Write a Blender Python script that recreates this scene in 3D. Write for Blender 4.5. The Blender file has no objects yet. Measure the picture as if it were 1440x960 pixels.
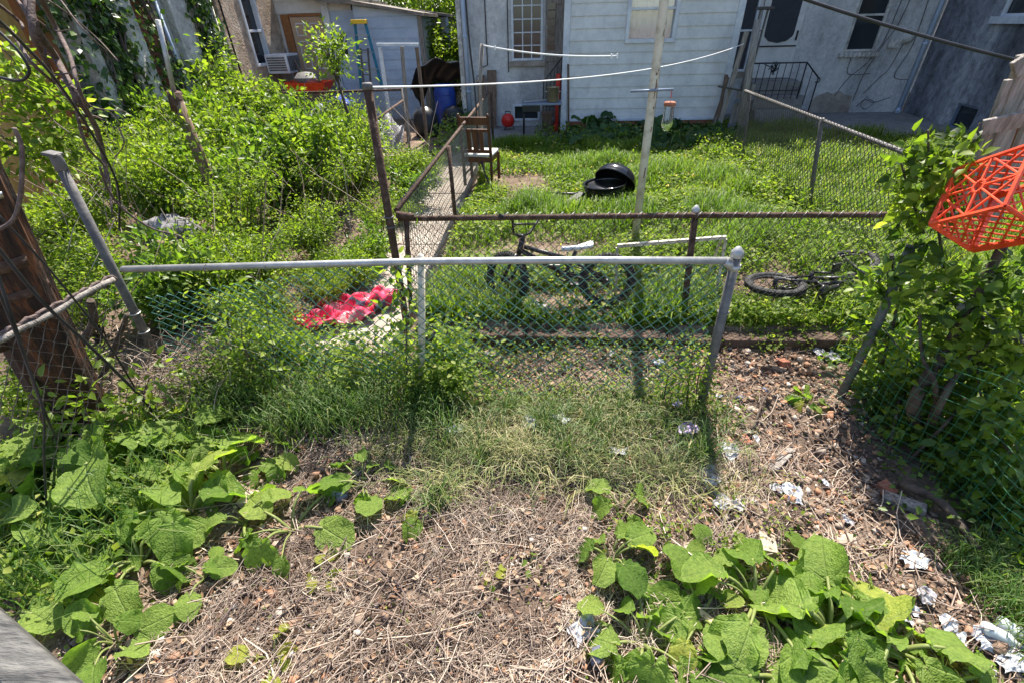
import bpy, math, random
import numpy as np
from mathutils import Vector, Matrix
random.seed(7); RNG = np.random.default_rng(11)
S = bpy.context.scene
COL = S.collection
R_ = math.radians

# ------------------------------------------------------------ camera
CAM_H = 2.2
CM = np.array([[0.99790784, 0.01645296, -0.0625239],
               [0.06088498, -0.56445453, 0.82321571],
               [-0.02174756, -0.82530018, -0.56427534]])
cam = bpy.data.cameras.new('camera'); co = bpy.data.objects.new('camera', cam); COL.objects.link(co)
cam.sensor_width = 36; cam.lens = 36 * 649 / 1440; cam.clip_start = 0.05; cam.clip_end = 900
m4 = Matrix.Identity(4)
for i in range(3):
    m4[i][0] = CM[i][0]; m4[i][1] = -CM[i][1]; m4[i][2] = -CM[i][2]
m4.translation = (0, 0, CAM_H); co.matrix_world = m4
S.camera = co

# ------------------------------------------------------------ world, sun, exposure
SUN_EL, SUN_AZ = 57.0, 7.0          # azimuth east of +Y
w = bpy.data.worlds.new('World'); S.world = w; w.use_nodes = True
nt = w.node_tree; bg = nt.nodes['Background']
sky = nt.nodes.new('ShaderNodeTexSky'); sky.sky_type = 'NISHITA'; sky.sun_disc = False
sky.sun_elevation = R_(SUN_EL); sky.sun_rotation = R_(SUN_AZ)
nt.links.new(sky.outputs[0], bg.inputs[0]); bg.inputs[1].default_value = 0.11
sl = bpy.data.lights.new('sun', 'SUN'); so = bpy.data.objects.new('sun', sl); COL.objects.link(so)
sl.energy = 5.0; sl.angle = R_(0.5); sl.color = (1.0, 0.93, 0.82)
sd = Vector((math.sin(R_(SUN_AZ)) * math.cos(R_(SUN_EL)), math.cos(R_(SUN_AZ)) * math.cos(R_(SUN_EL)), math.sin(R_(SUN_EL))))
so.rotation_euler = sd.to_track_quat('Z', 'Y').to_euler(); so.location = sd * 40
S.view_settings.view_transform = 'Standard'; S.view_settings.look = 'None'
S.view_settings.gamma = 1; S.view_settings.exposure = 1.45
S.cycles.max_bounces = 6; S.cycles.transparent_max_bounces = 8

# ------------------------------------------------------------ helpers
def G(px, py, z=0.0):
    r = CM @ np.array([px - 720, py - 480, 649.]); t = (z - CAM_H) / r[2]
    return Vector((r[0] * t, r[1] * t, z))
def P(px, py, Y):
    r = CM @ np.array([px - 720, py - 480, 649.]); t = Y / r[1]
    return Vector((r[0] * t, Y, CAM_H + r[2] * t))
def PX(px, py, X):
    r = CM @ np.array([px - 720, py - 480, 649.]); t = X / r[0]
    return Vector((X, r[1] * t, CAM_H + r[2] * t))

def smooth(a, b, x):
    t = np.clip((x - a) / (b - a), 0, 1); return t * t * (3 - 2 * t)
_nr = np.random.default_rng(5)
_NK = [(_nr.uniform(-1, 1, 2), _nr.uniform(0, 6.28)) for _ in range(24)]
def vn(x, y, s=1.0):
    """smooth pseudo noise about -1..1"""
    a = 0
    for i, (k, p) in enumerate(_NK):
        f = s * (0.6 + 0.12 * i); a = a + np.sin((k[0] * x + k[1] * y) * f * 3 + p) 
    return a / 4.2
def gh(x, y):
    """ground height"""
    x = np.asarray(x, float); y = np.asarray(y, float)
    yard = smooth(3.22, 3.3, y) * smooth(-1.12, -1.05, x)
    h = 0.12 * yard
    left = smooth(-2.0, -2.6, x) * smooth(2.2, 3.4, y)
    h = h + 0.10 * left
    h = h + 0.02 * vn(x, y, 1.1) * (1 - 0.3 * yard) * (1 - smooth(9, 10, y))
    near = 1 - smooth(3.0, 3.2, y)
    h = h + near * 0.012 * vn(x, y, 5.0)
    h = h - 0.10 * smooth(1.35, 1.75, x) * near * (1 - smooth(1.9, 2.4, y)) 
    h = h + 0.30 * smooth(-7.2, -6.2, x) * 0
    pathm = smooth(-2.2, -2.15, x) * (1 - smooth(-1.17, -1.12, x)) * smooth(2.9, 3.0, y)
    h = h * (1 - pathm) + 0.0 * pathm
    pat = smooth(10.0, 10.1, y)
    h = h * (1 - pat) + pat * 0.09
    return h
def gz(x, y): return float(gh(x, y))
def GG(px, py):
    z = 0.0
    for _ in range(4):
        p = G(px, py, z); z = gz(p.x, p.y)
    return Vector((p.x, p.y, z))

# ---- materials
def newmat(name):
    m = bpy.data.materials.new(name); m.use_nodes = True
    n = m.node_tree; b = n.nodes['Principled BSDF']; return m, n, b
def mat(name, c1, c2=None, scale=6, rough=.7, bump=0, bscale=40, metal=0, detail=6, c3=None, stretch=None, spec=.4, thr=(.35, .65), fine=None):
    m, n, b = newmat(name)
    b.inputs['Roughness'].default_value = rough; b.inputs['Metallic'].default_value = metal
    b.inputs['Specular IOR Level'].default_value = spec
    L = n.links.new
    tc = n.nodes.new('ShaderNodeTexCoord'); mp = n.nodes.new('ShaderNodeMapping')
    L(tc.outputs['Object'], mp.inputs[0])
    if stretch: mp.inputs['Scale'].default_value = stretch
    if c2 is None: c2 = tuple(x * .75 for x in c1)
    nz = n.nodes.new('ShaderNodeTexNoise'); nz.inputs['Scale'].default_value = scale; nz.inputs['Detail'].default_value = detail
    nz.inputs['Roughness'].default_value = .65
    L(mp.outputs[0], nz.inputs['Vector'])
    cr = n.nodes.new('ShaderNodeValToRGB'); L(nz.outputs[0], cr.inputs[0])
    cr.color_ramp.elements[0].position = thr[0]; cr.color_ramp.elements[0].color = (*c1, 1)
    cr.color_ramp.elements[1].position = thr[1]; cr.color_ramp.elements[1].color = (*c2, 1)
    if c3:
        e = cr.color_ramp.elements.new((thr[0] + thr[1]) / 2 + .02); e.color = (*c3, 1)
    out = cr.outputs[0]
    if fine:
        n3 = n.nodes.new('ShaderNodeTexNoise'); n3.inputs['Scale'].default_value = fine[0]; n3.inputs['Detail'].default_value = 9; n3.inputs['Roughness'].default_value = .75; n3.inputs['Distortion'].default_value = .6
        L(tc.outputs['Object'], n3.inputs['Vector']); r3 = n.nodes.new('ShaderNodeValToRGB'); L(n3.outputs[0], r3.inputs[0])
        r3.color_ramp.elements[0].position = .36; r3.color_ramp.elements[0].color = (fine[1],) * 3 + (1,); r3.color_ramp.elements[1].position = .6; r3.color_ramp.elements[1].color = (fine[2],) * 3 + (1,)
        m3 = n.nodes.new('ShaderNodeMix'); m3.data_type = 'RGBA'; m3.blend_type = 'MULTIPLY'; m3.inputs[0].default_value = 1; L(out, m3.inputs[6]); L(r3.outputs[0], m3.inputs[7]); out = m3.outputs[2]
    L(out, b.inputs['Base Color'])
    if bump:
        n2 = n.nodes.new('ShaderNodeTexNoise'); n2.inputs['Scale'].default_value = bscale; n2.inputs['Detail'].default_value = 5
        L(mp.outputs[0], n2.inputs['Vector'])
        bp = n.nodes.new('ShaderNodeBump'); bp.inputs['Strength'].default_value = bump; bp.inputs['Distance'].default_value = .02
        L(n2.outputs[0], bp.inputs['Height']); L(bp.outputs[0], b.inputs['Normal'])
    return m
def leafmat(name, stops, trans=.45, rough=.5, spec=.35, tcol=1.0, veins=False, tmul=(1.6, 1.7, .7)):
    """stops: list of colours along the per-leaf 'tint' attribute"""
    m, n, b = newmat(name); L = n.links.new
    at = n.nodes.new('ShaderNodeAttribute'); at.attribute_name = 'tint'
    cr = n.nodes.new('ShaderNodeValToRGB')
    e = cr.color_ramp.elements
    while len(e) < len(stops): e.new(.5)
    for i, c in enumerate(stops):
        e[i].position = i / (len(stops) - 1); e[i].color = (*c, 1)
    L(at.outputs['Fac'], cr.inputs[0])
    colr = cr.outputs[0]
    if veins:
        uv = n.nodes.new('ShaderNodeUVMap'); sp = n.nodes.new('ShaderNodeSeparateXYZ'); L(uv.outputs[0], sp.inputs[0])
        def mth(op, a, bb=None):
            q = n.nodes.new('ShaderNodeMath'); q.operation = op
            for i, x in enumerate((a, bb)):
                if x is None: continue
                if hasattr(x, 'links'): L(x, q.inputs[i])
                else: q.inputs[i].default_value = x
            return q.outputs[0]
        ad = mth('ADD', sp.outputs[0], .12)
        an = mth('ARCTAN2', sp.outputs[1], ad)
        sn = mth('ABSOLUTE', mth('SINE', mth('MULTIPLY', an, 3.5)))
        rr = mth('SQRT', mth('ADD', mth('MULTIPLY', sp.outputs[0], sp.outputs[0]), mth('MULTIPLY', sp.outputs[1], sp.outputs[1])))
        band = mth('SUBTRACT', 1.0, mth('SMOOTH_MIN', mth('MULTIPLY', mth('MULTIPLY', sn, mth('ADD', rr, .15)), 9.0), 1.0))
        nz = n.nodes.new('ShaderNodeTexNoise'); nz.inputs['Scale'].default_value = 9; nz.inputs['Detail'].default_value = 6
        L(uv.outputs[0], nz.inputs['Vector'])
        vo = n.nodes.new('ShaderNodeTexVoronoi'); vo.inputs['Scale'].default_value = 16; vo.feature = 'DISTANCE_TO_EDGE'
        L(uv.outputs[0], vo.inputs['Vector'])
        hsum = mth('ADD', mth('MULTIPLY', band, -.6), mth('ADD', mth('MULTIPLY', vo.outputs[0], .9), nz.outputs[0]))
        bp = n.nodes.new('ShaderNodeBump'); bp.inputs['Strength'].default_value = .5; bp.inputs['Distance'].default_value = .02
        L(hsum, bp.inputs['Height']); L(bp.outputs[0], b.inputs['Normal'])
        mx = n.nodes.new('ShaderNodeMix'); mx.data_type = 'RGBA'; L(mth('MULTIPLY', mth('MAXIMUM', band, 0.0), .45), mx.inputs[0])
        L(colr, mx.inputs[6]); mx.inputs[7].default_value = (.22, .30, .10, 1)
        mx2 = n.nodes.new('ShaderNodeMix'); mx2.data_type = 'RGBA'; mx2.blend_type = 'MULTIPLY'
        rp = n.nodes.new('ShaderNodeValToRGB'); rp.color_ramp.elements[0].position = .3; rp.color_ramp.elements[0].color = (.62, .68, .6, 1)
        rp.color_ramp.elements[1].position = .62; rp.color_ramp.elements[1].color = (1.1, 1.05, 1, 1)
        L(nz.outputs[0], rp.inputs[0]); mx2.inputs[0].default_value = 1; L(mx.outputs[2], mx2.inputs[6]); L(rp.outputs[0], mx2.inputs[7])
        colr = mx2.outputs[2]
    L(colr, b.inputs['Base Color']); b.inputs['Roughness'].default_value = rough; b.inputs['Specular IOR Level'].default_value = spec
    tr = n.nodes.new('ShaderNodeBsdfTranslucent')
    mu = n.nodes.new('ShaderNodeMix'); mu.data_type = 'RGBA'; mu.blend_type = 'MULTIPLY'; mu.inputs[0].default_value = 1
    L(colr, mu.inputs[6]); mu.inputs[7].default_value = (*tmul, 1); L(mu.outputs[2], tr.inputs[0])
    ms = n.nodes.new('ShaderNodeMixShader'); ms.inputs[0].default_value = trans
    L(b.outputs[0], ms.inputs[1]); L(tr.outputs[0], ms.inputs[2])
    L(ms.outputs[0], n.nodes['Material Output'].inputs[0])
    return m
def glassmat(name, c=(.02, .025, .03), rough=.08):
    m, n, b = newmat(name); b.inputs['Base Color'].default_value = (*c, 1); b.inputs['Roughness'].default_value = rough
    b.inputs['Specular IOR Level'].default_value = .6; return m

# ---- object bookkeeping
def tag(o, label=None, cat=None, group=None, kind=None):
    if label: o['label'] = label
    if cat: o['category'] = cat
    if group: o['group'] = group
    if kind: o['kind'] = kind
    return o
def empty(name, loc, label, cat, group=None, rz=0):
    o = bpy.data.objects.new(name, None); COL.objects.link(o); o.location = loc; o.rotation_euler = (0, 0, rz)
    o.empty_display_size = .1
    return tag(o, label, cat, group)
def link(name, me, m, parent=None, bevel=0, smooth_=False):
    if m: me.materials.append(m)
    o = bpy.data.objects.new(name, me); COL.objects.link(o)
    if parent is not None: o.parent = parent
    if bevel:
        b = o.modifiers.new('bevel', 'BEVEL'); b.width = bevel; b.segments = 2; b.limit_method = 'ANGLE'; b.angle_limit = R_(40)
    if smooth_:
        me.polygons.foreach_set('use_smooth', [True] * len(me.polygons))
    return o
def copy_tree(o, parent=None):
    c = o.copy(); COL.objects.link(c); c.parent = parent
    for ch in o.children: copy_tree(ch, c)
    return c

def npmesh(name, V, tris=None, quads=None, tint=None, uv=None):
    me = bpy.data.meshes.new(name)
    V = np.ascontiguousarray(V, dtype=np.float32).reshape(-1, 3)
    me.vertices.add(len(V)); me.vertices.foreach_set('co', V.ravel())
    parts = []; starts = []; s = 0
    for a, k in ((quads, 4), (tris, 3)):
        if a is None or len(a) == 0: continue
        a = np.asarray(a, dtype=np.int32).reshape(-1, k); parts.append(a.ravel())
        starts.append(s + np.arange(len(a)) * k); s += a.size
    li = np.concatenate(parts); ls = np.concatenate(starts).astype(np.int32)
    me.loops.add(len(li)); me.loops.foreach_set('vertex_index', li)
    me.polygons.add(len(ls)); me.polygons.foreach_set('loop_start', ls)
    me.update(calc_edges=True)
    if tint is not None:
        at = me.attributes.new('tint', 'FLOAT', 'POINT'); at.data.foreach_set('value', np.ascontiguousarray(tint, dtype=np.float32))
    if uv is not None:
        ul = me.uv_layers.new(name='UVMap'); ul.data.foreach_set('uv', np.ascontiguousarray(uv[li], dtype=np.float32).ravel())
    return me

class MB:
    def __init__(s): s.v = []; s.f = []; s.sm = []
    def add(s, vs, fs, sm=False):
        o = len(s.v); s.v += [tuple(p) for p in vs]; s.f += [tuple(i + o for i in f) for f in fs]; s.sm += [sm] * len(fs); return s
    def box(s, c, d, rot=None):
        x, y, z = d[0] / 2, d[1] / 2, d[2] / 2
        vs = [Vector((a * x, b * y, e * z)) for e in (-1, 1) for b in (-1, 1) for a in (-1, 1)]
        if rot is not None: vs = [rot @ v for v in vs]
        vs = [v + Vector(c) for v in vs]
        return s.add(vs, [(0, 2, 3, 1), (4, 5, 7, 6), (0, 1, 5, 4), (2, 6, 7, 3), (0, 4, 6, 2), (1, 3, 7, 5)])
    def bx(s, x0, x1, y0, y1, z0, z1):
        return s.box(((x0 + x1) / 2, (y0 + y1) / 2, (z0 + z1) / 2), (abs(x1 - x0), abs(y1 - y0), abs(z1 - z0)))
    def bar(s, a, b, wd, th, up=(0, 0, 1)):
        a = Vector(a); b = Vector(b); d = b - a; l = d.length; z = d / l
        u = Vector(up); x = u.cross(z)
        if x.length < 1e-3: x = Vector((1, 0, 0)).cross(z)
        x.normalize(); y = z.cross(x)
        m = Matrix((x, y, z)).transposed()
        return s.box((a + b) / 2, (wd, th, l), m)
    def tube(s, pts, r, n=8, cap=True):
        pts = [Vector(p) for p in pts]; k = len(pts)
        rs = r if isinstance(r, (list, tuple)) else [r] * k
        t0 = (pts[1] - pts[0]).normalized()
        u = t0.orthogonal().normalized(); vs = []
        for i, p in enumerate(pts):
            t = (pts[min(i + 1, k - 1)] - pts[max(i - 1, 0)])
            t = t.normalized() if t.length > 1e-9 else t0
            u = (u - t * u.dot(t)); u = u.normalized() if u.length > 1e-6 else t.orthogonal().normalized()
            w_ = t.cross(u)
            for j in range(n):
                a = 2 * math.pi * j / n; vs.append(p + (u * math.cos(a) + w_ * math.sin(a)) * rs[i])
        fs = []
        for i in range(k - 1):
            for j in range(n):
                a = i * n + j; b = i * n + (j + 1) % n; fs.append((a, b, b + n, a + n))
        o = len(s.f); s.add(vs, fs, True)
        if cap:
            b0 = len(s.v) - len(vs)
            s.f += [tuple(b0 + j for j in reversed(range(n))), tuple(b0 + (k - 1) * n + j for j in range(n))]; s.sm += [False, False]
        return s
    def lathe(s, c, prof, n=20, rot=None, a0=0, a1=2 * math.pi):
        c = Vector(c); vs = []; full = abs(a1 - a0 - 2 * math.pi) < 1e-6; m = n if full else n + 1
        for r, z in prof:
            for j in range(m):
                a = a0 + (a1 - a0) * j / n; v = Vector((r * math.cos(a), r * math.sin(a), z))
                if rot is not None: v = rot @ v
                vs.append(c + v)
        fs = []
        for i in range(len(prof) - 1):
            for j in range(n):
                a = i * m + j; b = i * m + (j + 1) % m; fs.append((a, b, b + m, a + m))
        return s.add(vs, fs, True)
    def sphere(s, c, r, n=12, m=8, sq=(1, 1, 1), jit=0):
        vs = []; 
        for i in range(m + 1):
            th = math.pi * i / m
            for j in range(n):
                a = 2 * math.pi * j / n; q = 1 + random.uniform(-jit, jit)
                vs.append((c[0] + r * q * sq[0] * math.sin(th) * math.cos(a), c[1] + r * q * sq[1] * math.sin(th) * math.sin(a), c[2] + r * q * sq[2] * math.cos(th)))
        fs = [(i * n + j, (i + 1) * n + j, (i + 1) * n + (j + 1) % n, i * n + (j + 1) % n) for i in range(m) for j in range(n)]
        return s.add(vs, fs, True)
    def torus(s, c, R, r, n=32, k=8, rot=None):
        c = Vector(c); vs = []
        for i in range(n):
            a = 2 * math.pi * i / n
            for j in range(k):
                b = 2 * math.pi * j / k; v = Vector(((R + r * math.cos(b)) * math.cos(a), (R + r * math.cos(b)) * math.sin(a), r * math.sin(b)))
                if rot is not None: v = rot @ v
                vs.append(c + v)
        fs = [(i * k + j, ((i + 1) % n) * k + j, ((i + 1) % n) * k + (j + 1) % k, i * k + (j + 1) % k) for i in range(n) for j in range(k)]
        return s.add(vs, fs, True)
    def prism(s, poly, axis, d0, d1):
        """poly 2d list; axis 0/1/2 extruded"""
        n = len(poly); vs = []
        for d in (d0, d1):
            for a, b in poly:
                vs.append([(d, a, b), (a, d, b), (a, b, d)][axis])
        fs = [tuple(range(n - 1, -1, -1)), tuple(range(n, 2 * n))] + [(i, (i + 1) % n, n + (i + 1) % n, n + i) for i in range(n)]
        return s.add(vs, fs)
    def build(s, name, m, parent=None, bevel=0):
        me = bpy.data.meshes.new(name); me.from_pydata(s.v, [], s.f); me.update()
        me.polygons.foreach_set('use_smooth', s.sm)
        return link(name, me, m, parent, bevel)

def curve(pts, n=12):
    """Catmull-Rom through points"""
    pts = [Vector(p) for p in pts]; out = []
    q = [pts[0] * 2 - pts[1]] + pts + [pts[-1] * 2 - pts[-2]]
    for i in range(1, len(q) - 2):
        for j in range(n):
            t = j / n; a, b, c, d = q[i - 1], q[i], q[i + 1], q[i + 2]
            out.append(.5 * ((2 * b) + (c - a) * t + (2 * a - 5 * b + 4 * c - d) * t * t + (3 * b - a - 3 * c + d) * t ** 3))
    out.append(pts[-1]); return out
def wob(pts, a):
    return [Vector(p) + Vector((random.gauss(0, a), random.gauss(0, a), random.gauss(0, a))) for p in pts]
def sag(a, b, d, n=14):
    a = Vector(a); b = Vector(b)
    return [a.lerp(b, i / n) - Vector((0, 0, d * 4 * (i / n) * (1 - i / n))) for i in range(n + 1)]

# ---- leaf clouds
def nrm(a): return a / np.maximum(np.linalg.norm(a, axis=1, keepdims=True), 1e-9)
def leafmesh(name, pos, L, axis, up, wr=.55, tint=None, hi=False, fold=.25, curl=.25):
    pos = np.asarray(pos); N = len(pos); axis = nrm(axis); side = nrm(np.cross(axis, up)); up = np.cross(side, axis)
    L = np.asarray(L).reshape(-1, 1) * np.ones((N, 1))
    if hi:
        T = [(0, 0), (.22, 0), (.22, .85), (.22, -.85), (.58, 0), (.58, .9), (.58, -.9), (1, 0)]
        q = [(1, 4, 5, 2), (3, 6, 4, 1)]; t = [(0, 1, 2), (0, 3, 1), (5, 4, 7), (4, 6, 7)]
    else:
        T = [(0, 0), (.42, 1), (1, 0), (.42, -1)]; q = []; t = [(0, 2, 1), (0, 3, 2)]
    V = np.zeros((N, len(T), 3))
    for i, (u, v) in enumerate(T):
        V[:, i] = pos + axis * (u * L) + side * (v * wr * .5 * L) + up * ((abs(v) * fold * wr * .5 - curl * u * u) * L)
    k = len(T); base = (np.arange(N) * k)[:, None, None]
    Q = (np.array(q)[None] + base).reshape(-1, 4) if q else None
    TT = (np.array(t)[None] + base).reshape(-1, 3)
    if tint is None: tint = RNG.beta(2.2, 2.2, N)
    return npmesh(name, V, TT, Q, np.repeat(tint, k))
def rdir(N, up=0.0, sp=1.0):
    a = RNG.normal(size=(N, 3)) * sp; a[:, 2] += up; return nrm(a)
def grassmesh(name, xy, h, lean, wd=.004, tint=None, z=None, droop=.6):
    N = len(xy); xy = np.asarray(xy); h = np.asarray(h).reshape(-1, 1) * np.ones((N, 1))
    a = RNG.uniform(0, 2 * np.pi, N); d = np.stack([np.cos(a), np.sin(a), 0 * a], 1); s = np.stack([-np.sin(a), np.cos(a), 0 * a], 1)
    b = np.concatenate([xy, (gh(xy[:, 0], xy[:, 1]) if z is None else z)[:, None] if True else 0], 1)
    lean = np.asarray(lean).reshape(-1, 1) * np.ones((N, 1))
    zz = np.array([0, 0, 1.])
    w_ = wd * (0.6 + .8 * RNG.random((N, 1)))
    m1 = b + d * lean * h * .25 + zz * h * .5
    m2 = b + d * lean * h * .65 + zz * h * (.88 - .1 * lean)
    tp = b + d * lean * h * 1.1 + zz * h * np.maximum(1.08 - droop * lean, .1)
    V = np.stack([b - s * w_, b + s * w_, m1 - s * w_ * .85, m1 + s * w_ * .85, m2 - s * w_ * .6, m2 + s * w_ * .6, tp], 1)
    bs = (np.arange(N) * 7)[:, None, None]
    Q = (np.array([(0, 1, 3, 2), (2, 3, 5, 4)])[None] + bs).reshape(-1, 4); T = (np.array([(4, 5, 6)])[None] + bs).reshape(-1, 3)
    if tint is None: tint = RNG.beta(2, 2, N)
    return npmesh(name, V, T, Q, np.repeat(tint, 7))
def stickmesh(name, pos, L, r, az, el, bend=.15, tint=None):
    """thin curved three-sided sticks"""
    N = len(pos); pos = np.asarray(pos); K = 4
    d = np.stack([np.cos(az) * np.cos(el), np.sin(az) * np.cos(el), np.sin(el)], 1); s = np.stack([-np.sin(az), np.cos(az), 0 * az], 1); u = np.cross(d, s)
    bd = RNG.normal(size=(N, 1)) * bend; bu = RNG.normal(size=(N, 1)) * bend * .4
    V = np.zeros((N, K, 3, 3)); L = L[:, None]; r = r[:, None]
    for i in range(K):
        t = i / (K - 1) - .5; c = pos + d * L * t + s * bd * L * (t * t) * 3 + u * bu * L * (t * t) * 3
        for j in range(3):
            a = 2 * np.pi * j / 3; V[:, i, j] = c + (s * np.cos(a) + u * np.sin(a)) * r * (1 - .25 * i / K)
    f = [(i * 3 + j, i * 3 + (j + 1) % 3, (i + 1) * 3 + (j + 1) % 3, (i + 1) * 3 + j) for i in range(K - 1) for j in range(3)]
    Q = (np.array(f)[None] + (np.arange(N) * 12)[:, None, None]).reshape(-1, 4)
    if tint is None: tint = RNG.random(N)
    return npmesh(name, V, None, Q, np.repeat(tint, 12))
def chipmesh(name, pos, size, tint):
    """irregular little stones: jittered cubes squashed flat"""
    N = len(pos); cube = np.array([(a, b, c) for c in (-1, 1) for b in (-1, 1) for a in (-1, 1)], float)
    V = cube[None] * (1 + RNG.uniform(-.45, .3, (N, 8, 3))); V[:, :, 2] *= RNG.uniform(.25, .7, (N, 1))
    V[:, 4:, :2] *= RNG.uniform(.5, .95, (N, 1, 1))
    a = RNG.uniform(0, 6.28, N); c, s = np.cos(a), np.sin(a); x = V[:, :, 0] * c[:, None] - V[:, :, 1] * s[:, None] * .7; y = V[:, :, 0] * s[:, None] + V[:, :, 1] * c[:, None] * .7
    tl = RNG.normal(size=(N, 2)) * .25
    V[:, :, 2] += x * tl[:, :1] + y * tl[:, 1:]; V[:, :, 0] = x; V[:, :, 1] = y
    V = V * np.asarray(size)[:, None, None] + np.asarray(pos)[:, None, :]
    f = np.array([(0, 2, 3, 1), (4, 5, 7, 6), (0, 1, 5, 4), (2, 6, 7, 3), (0, 4, 6, 2), (1, 3, 7, 5)])
    return npmesh(name, V, None, (f[None] + (np.arange(N) * 8)[:, None, None]).reshape(-1, 4), np.repeat(tint, 8))
def scatter(n, x0, x1, y0, y1, dens=None):
    """random points, kept with probability dens(x,y)"""
    x = RNG.uniform(x0, x1, n); y = RNG.uniform(y0, y1, n)
    if dens is not None:
        k = RNG.random(n) < dens(x, y); x, y = x[k], y[k]
    return np.stack([x, y], 1)
def lift(xy, dz=0.0): return np.concatenate([xy, (gh(xy[:, 0], xy[:, 1]) + dz)[:, None]], 1)

# ------------------------------------------------------------ materials
M = {}
GREEN = [(.022, .055, .010), (.055, .12, .018), (.11, .19, .03), (.20, .28, .05)]
M['shrub'] = leafmat('shrub_leaf', [(.03, .058, .010), (.10, .165, .018), (.19, .265, .03), (.32, .37, .075)], .52, .45, .35)
M['ivy'] = leafmat('ivy_leaf', [(.015, .04, .010), (.035, .08, .016), (.075, .14, .022), (.17, .23, .04)], .35, .4, .4)
M['tree'] = leafmat('tree_leaf', [(.04, .08, .012), (.09, .15, .02), (.16, .23, .03), (.22, .30, .04)], .5, .5)
M['bush'] = leafmat('bush_leaf', [(.028, .06, .012), (.075, .14, .02), (.135, .215, .03), (.26, .32, .06)], .52, .4, .4)
M['burdock'] = leafmat('burdock_leaf', [(.085, .165, .025), (.16, .26, .045), (.23, .33, .075), (.38, .40, .08)], .52, .6, .25, veins=True, tmul=(1.45, 1.6, .6))
M['gourd'] = leafmat('gourd_leaf', [(.02, .06, .018), (.035, .09, .025), (.06, .13, .035)], .3, .55, .3, veins=True)
M['stalk'] = leafmat('stalk', [(.16, .2, .06), (.22, .25, .08)], .2, .5, .3)
M['grass'] = leafmat('grass_blade', [(.04, .085, .010), (.09, .165, .016), (.16, .235, .028), (.33, .31, .11)], .48, .5, .25)
M['longgrass'] = leafmat('long_grass_blade', [(.03, .075, .014), (.055, .12, .02), (.095, .16, .035), (.22, .23, .09)], .4, .5, .3)
M['matgrass'] = leafmat('matted_grass_blade', [(.07, .11, .035), (.14, .19, .055), (.26, .27, .10), (.46, .40, .24)], .35, .6, .2, tmul=(1.2, 1.2, .7))
M['weed'] = leafmat('weed_leaf', [(.035, .075, .010), (.10, .165, .018), (.175, .245, .03), (.32, .33, .09)], .5, .55, .25)
M['straw'] = leafmat('straw', [(.09, .063, .052), (.24, .18, .145), (.44, .35, .28), (.64, .55, .45)], .1, .7, .2, tmul=(1, 1, 1))
M['dryleaf'] = leafmat('dry_leaf', [(.10, .055, .03), (.2, .12, .075), (.32, .22, .14), (.42, .33, .24)], .15, .7, .2, tmul=(1, 1, 1))
M['chips'] = leafmat('rubble_chip', [(.09, .07, .055), (.2, .15, .115), (.32, .16, .09), (.30, .24, .19), (.44, .39, .34)], 0, .85, .2, tmul=(1, 1, 1))
M['flower'] = leafmat('dandelion', [(.6, .55, .3), (.7, .5, .03)], .2, .6, .2)

M['bark'] = mat('bark', (.035, .026, .02), (.11, .08, .06), 18, .9, .6, 30, stretch=(1, 1, .3))
M['vinebark'] = mat('vine_bark', (.055, .036, .032), (.15, .11, .10), 30, .85, .4, 60)
M['polewood'] = mat('creosoted_wood', (.014, .008, .006), (.15, .052, .018), 7, .85, .9, 22, stretch=(4, 4, .16), c3=(.045, .020, .011))
M['greywood'] = mat('weathered_wood', (.14, .12, .105), (.34, .31, .28), 10, .9, .6, 30, stretch=(4, 4, .5))
M['darkwood'] = mat('dark_handrail_wood', (.035, .035, .035), (.14, .135, .125), 7, .8, .5, 30, stretch=(1, 6, 1))
M['brownwood'] = mat('brown_board', (.10, .062, .04), (.2, .14, .10), 10, .85, .4, 30, stretch=(3, 3, .5))
M['chairwood'] = mat('chair_wood', (.05, .018, .010), (.12, .045, .02), 8, .4, .15, 30, stretch=(3, 3, .3))
M['rust'] = mat('rusty_steel', (.045, .022, .014), (.13, .085, .065), 18, .85, .5, 60, c3=(.075, .042, .028), metal=.1)
M['galv'] = mat('galvanised_steel', (.30, .30, .30), (.44, .44, .43), 14, .45, .1, 50, metal=.5, spec=.5)
M['galvdull'] = mat('dull_galvanised_steel', (.085, .085, .09), (.17, .16, .155), 14, .7, .15, 40, metal=.3)
M['wire'] = mat('vinyl_chain_wire', (.05, .15, .125), (.10, .24, .20), 8, .35, spec=.6)
M['wireold'] = mat('old_chain_wire', (.09, .07, .06), (.16, .14, .125), 20, .6, metal=.4)
M['wiregrey'] = mat('grey_chain_wire', (.16, .165, .16), (.26, .26, .255), 20, .5, metal=.4)
M['plasticmesh'] = mat('green_plastic_mesh', (.01, .10, .045), (.015, .14, .065), 8, .45, spec=.5)
M['cable'] = mat('black_cable', (.012, .012, .014), (.025, .025, .03), 10, .5)
M['whitepaint'] = mat('white_paint', (.45, .48, .54), (.66, .68, .71), 4, .5, .08, 30)
M['polepaint'] = mat('cream_pole_paint', (.34, .29, .22), (.58, .53, .43), 9, .5, .2, 40, thr=(.3, .55))
M['siding'] = mat('white_siding', (.50, .50, .50), (.66, .65, .64), 1.3, .45, .06, 30, detail=10, c3=(.60, .595, .59), stretch=(1, 1, .5), fine=(3.5, .84, 1.05))
M['bluesiding'] = mat('pale_blue_siding', (.33, .41, .55), (.46, .53, .65), 3, .5, .05, 30)
M['stucco'] = mat('white_stucco', (.29, .285, .29), (.60, .59, .58), 1.1, .9, 1.0, 26, detail=11, c3=(.51, .505, .51), stretch=(1, 1, .45), thr=(.3, .62), fine=(9, .74, 1.05))
M['stuccodirty'] = mat('dirty_blue_stucco', (.10, .10, .115), (.48, .48, .50), .8, .9, .9, 24, detail=11, c3=(.24, .25, .28), stretch=(1, 1, .35), fine=(5, .5, 1.2))
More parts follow.
